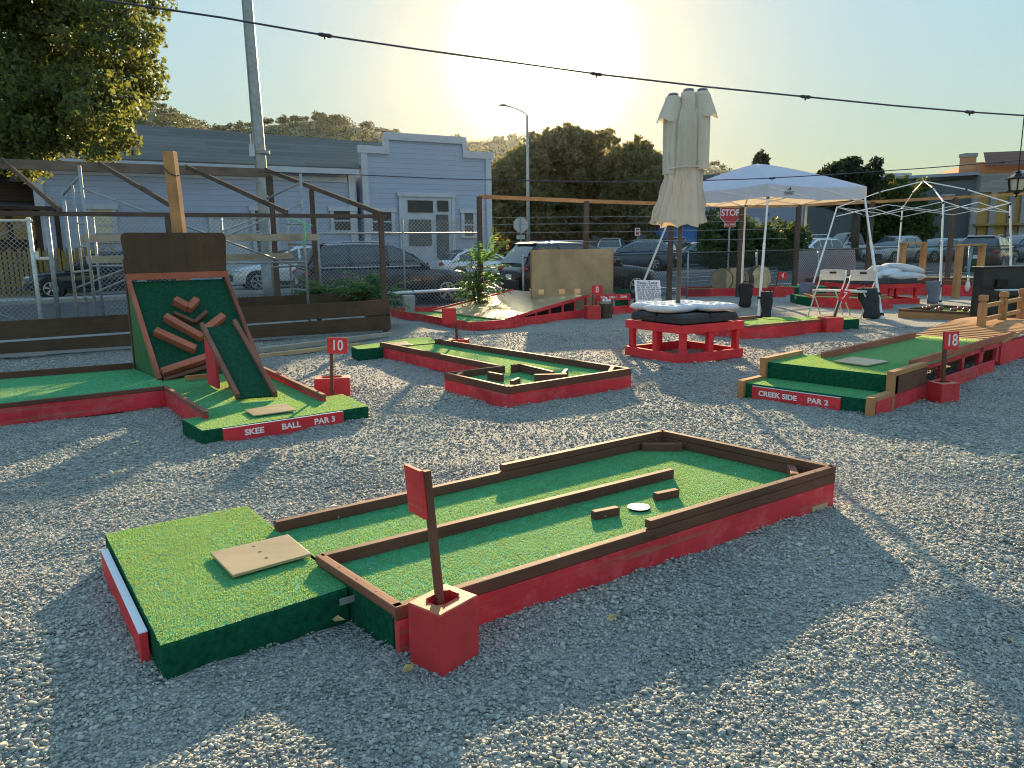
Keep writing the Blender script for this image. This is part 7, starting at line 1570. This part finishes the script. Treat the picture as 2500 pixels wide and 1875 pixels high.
sg = thing('stop_sign', tuple(flat(D(1783, 700, 36))), 'red stop sign with all way plate, seen below the canopy edge', 'road sign'); c_ = D(1783, 520, 36); rr = .53
mb = MB(); mb.tube([flat(c_) + Vector((.0, .05, gz(36) - .1)), c_ + Vector((0, .05, .4))], .04, 8); mb.build('post', M['galv'], sg)
o1, xd = octagon(sg, c_ + Vector((0, .0, 0)), rr, (0, -1, 0), 'plate', 'sign_face'); o2, _ = octagon(sg, c_ + Vector((0, -.02, 0)), rr * .935, (0, -1, 0), 'sign_red', 'red_field'); put_text('lettering', "STOP", .42, c_ + Vector((0, -.042, 0)), (1, 0, 0), Zv, M['letter'], o2, .008, .86)
pz_ = D(1783, 548, 36).z; mb = MB(); mb.box((c_.x, 35.99, pz_), .52, .02, .24); pp_ = mb.build('all_way_plate', M['plate'], sg); mb = MB(); mb.box((c_.x, 35.975, pz_), .49, .02, .21); mb.build('red_field', M['sign_red'], pp_); put_text('lettering', "ALL WAY", .145, (c_.x, 35.962, pz_), (1, 0, 0), Zv, M['letter'], pp_, .002, .8)
for (u, v, y, lab, rr_) in ((1841, 550, 46, 'grey back of an octagonal road sign right of the red stop sign', .52), (1271, 549, 41, 'grey back of an octagonal road sign below the street lamp', .42)):
    t_ = thing('stop_sign', tuple(flat(D(u, v, y))), lab, 'road sign'); c_ = D(u, v, y); mb = MB(); mb.tube([flat(c_) + Vector((0, -.05, gz(y) - .1)), c_ + Vector((0, -.05, rr_))], .045, 8); mb.build('post', M['galv'], t_); octagon(t_, c_, rr_, (.25, -1, 0), 'sign_back', 'sign_back'); mb = MB(); mb.box((c_.x, y, c_.z - rr_ - .22), .45, .02, .22); mb.build('lower_plate', M['sign_back'], t_)
ps = thing('parking_sign', tuple(flat(D(1556, 600, 50))), 'small white parking sign above the blue grey wagon', 'road sign'); c_ = D(1556, 566, 50); mb = MB(); mb.tube([flat(c_), c_ + Zv * .2], .03, 6); mb.build('post', M['galv'], ps); mb = MB(); mb.box((c_.x, 49.95, c_.z), .34, .03, .50); q_ = mb.build('plate', M['plate'], ps); mb = MB(); mb.box((c_.x, 49.92, c_.z + .14), .22, .02, .10); mb.box((c_.x, 49.92, c_.z - .1), .2, .02, .16); mb.build('sign_marks', M['sign_red'], q_)
for k, (u, v, lab) in enumerate(((998, 745, 'short concrete bollard standing by the street behind the planter'),)):
    p = flat(G(u, v)); p = flat(D(998, 740, 19.0)); mb = MB(); mb.box((p.x, p.y, .25), .26, .26, .5, .4); tag(mb.build('concrete_bollard', M['concrete'], bevel=.02), lab, 'bollard')
p, q = D(925, 717, 19.5), D(1140, 706, 20.6); mb = MB(); mb.tube([p, q], .04, 8); tag(mb.build('white_pipe', M['white_metal'], smooth=True), 'long white pipe lying low along the street fence', 'pipe')

# ================================================================== TREES AND PLANTS
def tree(name, label, px, Y, mat, lf, nleaf, trunk_u, zbase, trunk_r, group=None, cat='tree', seed=0, rad=1.0, spread=1.5, trunkmat='bark', limbs=6):
    """px: crown clusters (u, v, radius in metres) in front view; each gets its own depth"""
    rnd = random.Random(seed); V = []; cs = []
    for (u, v, r) in px:
        y = Y + rnd.uniform(-spread, spread); p = D(u, v, y); cs.append((p, r))
        blob_leaves(tuple(p), (r, r, r * .8), int(nleaf * r * r), lf, V)
        for k in range(8):
            d = Vector((rnd.gauss(0, 1), rnd.gauss(0, 1), rnd.gauss(0, .8))).normalized(); rs = r * rnd.uniform(.18, .5); blob_leaves(tuple(p + d * r * rnd.uniform(.85, 1.2)), (rs, rs, rs * .8), int(nleaf * rs * rs * 1.2), lf, V)
    b = flat(D(trunk_u, 600, Y)); t = thing(name, (b.x, b.y, zbase), label, cat, group); leaf_object('crown', V, mat, t)
    mb = MB(); cx = sum((c for c, r in cs), Vector((0, 0, 0))) / len(cs); zl = min(c.z for c, r in cs); fork = Vector((b.x, b.y, zbase + (zl - zbase) * .7)); mb.tube([b + Zv * zbase, b.lerp(fork, .5) + Vector((.05, 0, (zbase + fork.z) / 2)), fork], [trunk_r * 1.25, trunk_r, trunk_r * .85], 12)
    for c, r in rnd.sample(cs, min(limbs, len(cs))): m_ = fork.lerp(c, .5) + Vector((rnd.uniform(-.3, .3), rnd.uniform(-.3, .3), .3)); mb.tube([fork - Zv * .2, m_, c], [trunk_r * .6, trunk_r * .35, trunk_r * .1], 7)
    mb.build('trunk', M[trunkmat], t, smooth=True); return t
rb_ = random.Random(5)
crown = [(-10, 5), (40, 20), (95, 10), (150, 20), (205, 8), (250, 5), (275, 20), (20, 70), (75, 60), (130, 75), (190, 62), (245, 70), (300, 62), (325, 78), (10, 120), (60, 125), (115, 120), (170, 128), (228, 120), (280, 122), (315, 130), (0, 175), (50, 178), (105, 172), (160, 180), (215, 172), (265, 168), (318, 180), (335, 198), (15, 225), (65, 222), (120, 228), (172, 218), (222, 212), (290, 210), (20, 268), (75, 262), (125, 268), (175, 255), (5, 295), (50, 300), (190, 285), (200, 292), (0, 340)]
pxs = [(u * 1.13, v * 1.13, .62 + .5 * rb_.random() if u < 270 else .36 + .2 * rb_.random()) for u, v in crown] + [(u, v, 1.5) for u, v in ((-150, 60), (-120, 200), (-200, 300), (60, -120), (170, -150), (-80, -100))]  # the last clusters lie out of view, put in to give shade
tree('oak_tree', 'large overhanging oak at the upper left with sunlit yellow green foliage', pxs, 21.5, 'leaf_oak', .08, 560, -90, 0, .30, None, seed=3, spread=1.9, limbs=14)
G_T = 'broadleaf trees across the car park'
def crownpts(pts): return [(u * 1.13, v * 1.13, r) for u, v, r in pts]
tree('broadleaf_tree', 'tallest hazy tree, right below the sun and right of the street lamp', crownpts([(1165, 330, 1.9), (1195, 315, 1.7), (1215, 305, 1.2), (1240, 325, 1.9), (1275, 310, 1.3), (1262, 298, .8), (1300, 335, 1.8), (1180, 370, 2.3), (1225, 370, 2.4), (1270, 375, 2.4), (1315, 380, 1.9), (1195, 420, 2.3), (1245, 425, 2.5), (1290, 430, 2.4), (1215, 470, 2.0), (1265, 475, 2.0), (1185, 290, .5), (1208, 284, .45)]), 64, 'leaf_far', .20, 250, 1400, gz(64), .35, G_T, seed=11, spread=2.0)
tree('broadleaf_tree', 'hazy tree beside the right corner of the false front building', crownpts([(1085, 395, 1.9), (1110, 375, 2.0), (1130, 350, 1.5), (1095, 430, 2.1), (1130, 410, 2.3), (1140, 450, 2.2), (1100, 470, 2.0), (1075, 415, 1.2), (1120, 330, .7), (1148, 345, 1.2)]), 60, 'leaf_far', .20, 240, 1255, gz(60), .3, G_T, seed=12, spread=1.8)
tree('broadleaf_tree', 'tree with pale leafy top between the tallest tree and the folded umbrella', crownpts([(1350, 345, 1.5), (1370, 330, 1.1), (1390, 350, 1.4), (1340, 385, 1.9), (1375, 385, 2.0), (1405, 380, 1.5), (1355, 425, 2.1), (1395, 425, 2.0), (1340, 465, 1.8), (1385, 465, 1.9), (1415, 410, 1.1)]), 61, 'leaf_far', .20, 260, 1540, gz(61), .3, G_T, seed=13, spread=1.8)
tree('broadleaf_tree', 'dark dense tree hiding most of the warehouse wall under the bare frame', crownpts([(1935, 425, 1.2), (1915, 440, 1.4), (1955, 440, 1.5), (1895, 465, 1.5), (1935, 465, 1.7), (1975, 465, 1.4), (1885, 495, 1.3), (1920, 495, 1.6), (1960, 495, 1.6), (1950, 415, .8), (1925, 405, .6), (1890, 520, 1.3), (1925, 522, 1.5), (1962, 520, 1.4), (1880, 470, 1.0), (1985, 500, 1.1)]), 55, 'leaf_bush', .17, 420, 2180, gz(55), .25, None, seed=14, spread=1.2)
tree('juniper_tree', 'dark juniper with spiky crown sticking up behind the white canopy', crownpts([(1812, 395, 1.3), (1835, 385, 1.2), (1860, 385, 1.1), (1875, 378, .7), (1885, 368, .4), (1892, 362, .25), (1810, 372, .6), (1806, 362, .35), (1800, 385, .6), (1845, 368, .45), (1830, 375, .6), (1855, 415, 1.4), (1820, 420, 1.5)]), 52, 'leaf_con', .15, 520, 2085, gz(52), .25, None, seed=15, spread=.8)
tree('pine_tree', 'small distant pine top just showing above the canopy roof', crownpts([(1643, 334, .4), (1640, 344, .6), (1648, 348, .65), (1644, 358, .9), (1640, 372, 1.2)]), 88, 'leaf_con', .2, 300, 1857, gz(88), .2, None, seed=16, spread=.5)
tree('small_tree', 'slender tree against the pale blue wall, left of the stop sign', crownpts([(1530, 470, .7), (1545, 460, .7), (1560, 475, .6), (1520, 490, .6), (1545, 485, .7)]), 56, 'leaf_bush', .13, 160, 1740, gz(56), .12, None, seed=17, spread=.6)
for k, (pts, y, lab) in enumerate((([(1545, 500, .8), (1565, 492, .9), (1590, 490, 1.0), (1610, 500, .9), (1580, 508, .9), (1600, 512, .8)], 43, 'broad dark shrub left of the stop sign post'), ([(1650, 508, .6), (1665, 500, .6), (1640, 512, .6), (1690, 506, .7), (1700, 500, .5)], 43, 'rounded shrub right of the stop sign, beside a car'), ([(1715, 500, .5), (1705, 508, .6), (1725, 508, .5)], 41, 'small pale shrub in front of the white crossover'))):
    tree('shrub', lab, crownpts(pts + [(a + d_ * 6, b + 24 * (k2 + 1), c * 1.05) for (a, b, c) in pts[:3] for k2, d_ in ((0, 1), (1, -1), (2, 0))]), y, 'leaf_bush', .11, 520, pts[1][0] * 1.13, gz(y), .06, 'shrubs in the car park beds', 'shrub', seed=30 + k, spread=.5, limbs=3)
rh = random.Random(9)
for k in range(34):                       # oaks standing along the crest of the hill
    u = [330, 350, 372, 395, 420, 560, 590, 612, 640, 655, 690, 705, 730, 742, 770, 785, 800, 815, 835, 880, 905, 925, 945, 965, 1228, 1250, 1268, 1555, 1600, 1640, 1690, 1720, 1745, 1765][k]; c_ = D(u, hill_top(u), HY); V = []
    r = rh.uniform(1.7, 3.3) if u < 1000 else rh.uniform(1.3, 2.4)
    for j in range(6): blob_leaves((c_.x + rh.uniform(-1, 1) * r, HY + rh.uniform(-2, 2), c_.z + r * .7 + rh.uniform(-.3, .5) * r), (r * .7, r * .7, r * .55), 60, r * .22, V)
    t = thing('hill_oak', (c_.x, HY, c_.z), 'small oak silhouetted on the hill crest', 'tree', 'oaks along the hill crest'); leaf_object('crown', V, 'leaf_hill', t); mb = MB(); mb.tube([c_ - Zv * 1, c_ + Zv * r * .6], [.3, .2], 6); mb.build('trunk', M['bark'], t)
    t['label'] = 'small oak on the hill crest ' + ['above the shingled roof, left of the pole', 'over the left half of the false front', 'beside the street lamp', 'right of the tall hazy trees'][0 if u < 450 else 1 if u < 1000 else 2 if u < 1300 else 3]
def frond(mb, base, dir_, length, droop, nl=11, lw=.16, wid=.035):
    """pinnate leaf: arching midrib with paired leaflets"""
    p = Vector(base); d = Vector(dir_).normalized(); P = [p.copy()]
    for k in range(nl): d = (d + Vector((0, 0, -droop / nl))).normalized(); p = p + d * length / nl; P.append(p.copy())
    mb.tube(P, [.006 - .004 * k / nl for k in range(len(P))], 4, False)
    for k in range(2, nl + 1):
        t = (P[k] - P[k - 1]).normalized(); sd = t.cross(Zv).normalized(); upv = sd.cross(t); l = lw * math.sin(math.pi * (k / (nl + 2)) ** .7) + .03
        for s in (-1, 1):
            dv = (sd * s + t * .45 - upv * .25 + Vector((random.gauss(0, .12), random.gauss(0, .12), random.gauss(0, .15)))).normalized(); q = P[k]; w = t * wid * .5
            mb.poly([q, q + dv * l * .35 - w, q + dv * l, q + dv * l * .4 + w])
random.seed(21)
pp = Vector((D(1168, 700, 19.2).x, 19.2, .05)); pl2 = thing('leafy_sapling', tuple(pp), 'bushy tree of heaven sapling with long feathery leaves at the brown post', 'plant'); mb = MB()
for k in range(46):
    th = random.uniform(0, 6.28); h = random.uniform(.1, 1.25); el = random.uniform(.05, .75) + (h > 1) * .4; d = Vector((math.cos(th) * math.cos(el), math.sin(th) * math.cos(el), math.sin(el))); frond(mb, pp + Vector((random.gauss(0, .1), random.gauss(0, .1), h)), d, random.uniform(.55, .95), random.uniform(.6, 1.2), 12, .19, .055)
for k in range(7): frond(mb, pp + Vector((.1, -.05, 1.2)), Vector((random.uniform(.1, .8), random.uniform(-.4, .2), random.uniform(.5, 1))), .9, .5, 12, .18, .05)
mb.build('leaves', M['leaf_fern'], pl2); mb = MB()
for k in range(4): mb.tube([pp + Vector((random.uniform(-.08, .08), random.uniform(-.08, .08), -.1)), pp + Vector((random.gauss(0, .12), random.gauss(0, .1), .7)), pp + Vector((random.gauss(0, .14), random.gauss(0, .1), 1.3))], [.02, .015, .008], 6)
mb.build('stem', M['bark'], pl2)
for k, (u, v, y, lab) in enumerate(((800, 735, 16.2, 'low feathery seedling at the left of the planter'), (862, 738, 16.4, 'feathery seedling spreading in the middle of the planter'), (925, 738, 16.2, 'feathery seedling beside the corner post of the planter'))):
    b = D(u, v, y); t = thing('leafy_seedling', tuple(b), lab, 'plant', 'feathery seedlings in the planter'); mb = MB()
    for j in range(20): th = random.uniform(0, 6.28); el = random.uniform(.3, 1.0); frond(mb, b + Zv * random.uniform(.0, .18), Vector((math.cos(th) * math.cos(el), math.sin(th) * math.cos(el) * .8, math.sin(el))), random.uniform(.7, 1.15), 1.1, 11, .19, .06)
    mb.build('leaves', M['leaf_fern'], t)
random.seed(8)
for k, (u, v, lab) in enumerate(((790, 1515, 'green leaf lying on the gravel below the square tee'), (826, 1520, 'dry pale leaf on the gravel near the turf covered end board'), (998, 1640, 'dry yellow leaf at the corner of the nearest cinder block'), (1478, 1443, 'curled dry leaf on the gravel below the long red board'), (700, 1345, 'dry leaf lying on the gravel far in front of it') , (1495, 1515, 'small brown leaf on the open gravel right of the block'), (2460, 1565, 'dry leaf on the gravel near the right edge'))):
    if k == 4: continue
    p = G(u, v, .012); mb = MB(); a = random.uniform(0, 6.28); l, w = .034, .013; ex, ey = Vector((math.cos(a), math.sin(a), .1)), Vector((-math.sin(a), math.cos(a), .25)); p = p + Zv * .015
    mb.poly([p - ex * l, p - ex * l * .2 - ey * w, p + ex * l, p + Zv * .006]); mb.poly([p - ex * l, p + Zv * .006, p + ex * l, p - ex * l * .2 + ey * w + Zv * .012]); tag(mb.build('fallen_leaf', M['leaf_dry'] if k else M['leaf_bush']), lab, 'leaf', 'fallen leaves on the gravel')

# ================================================================== HAZE
mb = MB(); mb.box((0, 260, 60), 1500, 640, 125); hz = mb.build('haze', None or M['cable']); hz.data.materials.clear()
hm = bpy.data.materials.new('haze'); hm.use_nodes = True; hm.node_tree.nodes.clear(); ho = hm.node_tree.nodes.new('ShaderNodeOutputMaterial'); hv = hm.node_tree.nodes.new('ShaderNodeVolumePrincipled')
hv.inputs['Color'].default_value = (.9, .92, .95, 1); hv.inputs['Density'].default_value = .00002; hv.inputs['Anisotropy'].default_value = .85; hm.node_tree.links.new(hv.outputs[0], ho.inputs['Volume']); hz.data.materials.append(hm); tag(hz, 'thin sunlit evening haze in the air', 'haze', kind='stuff')
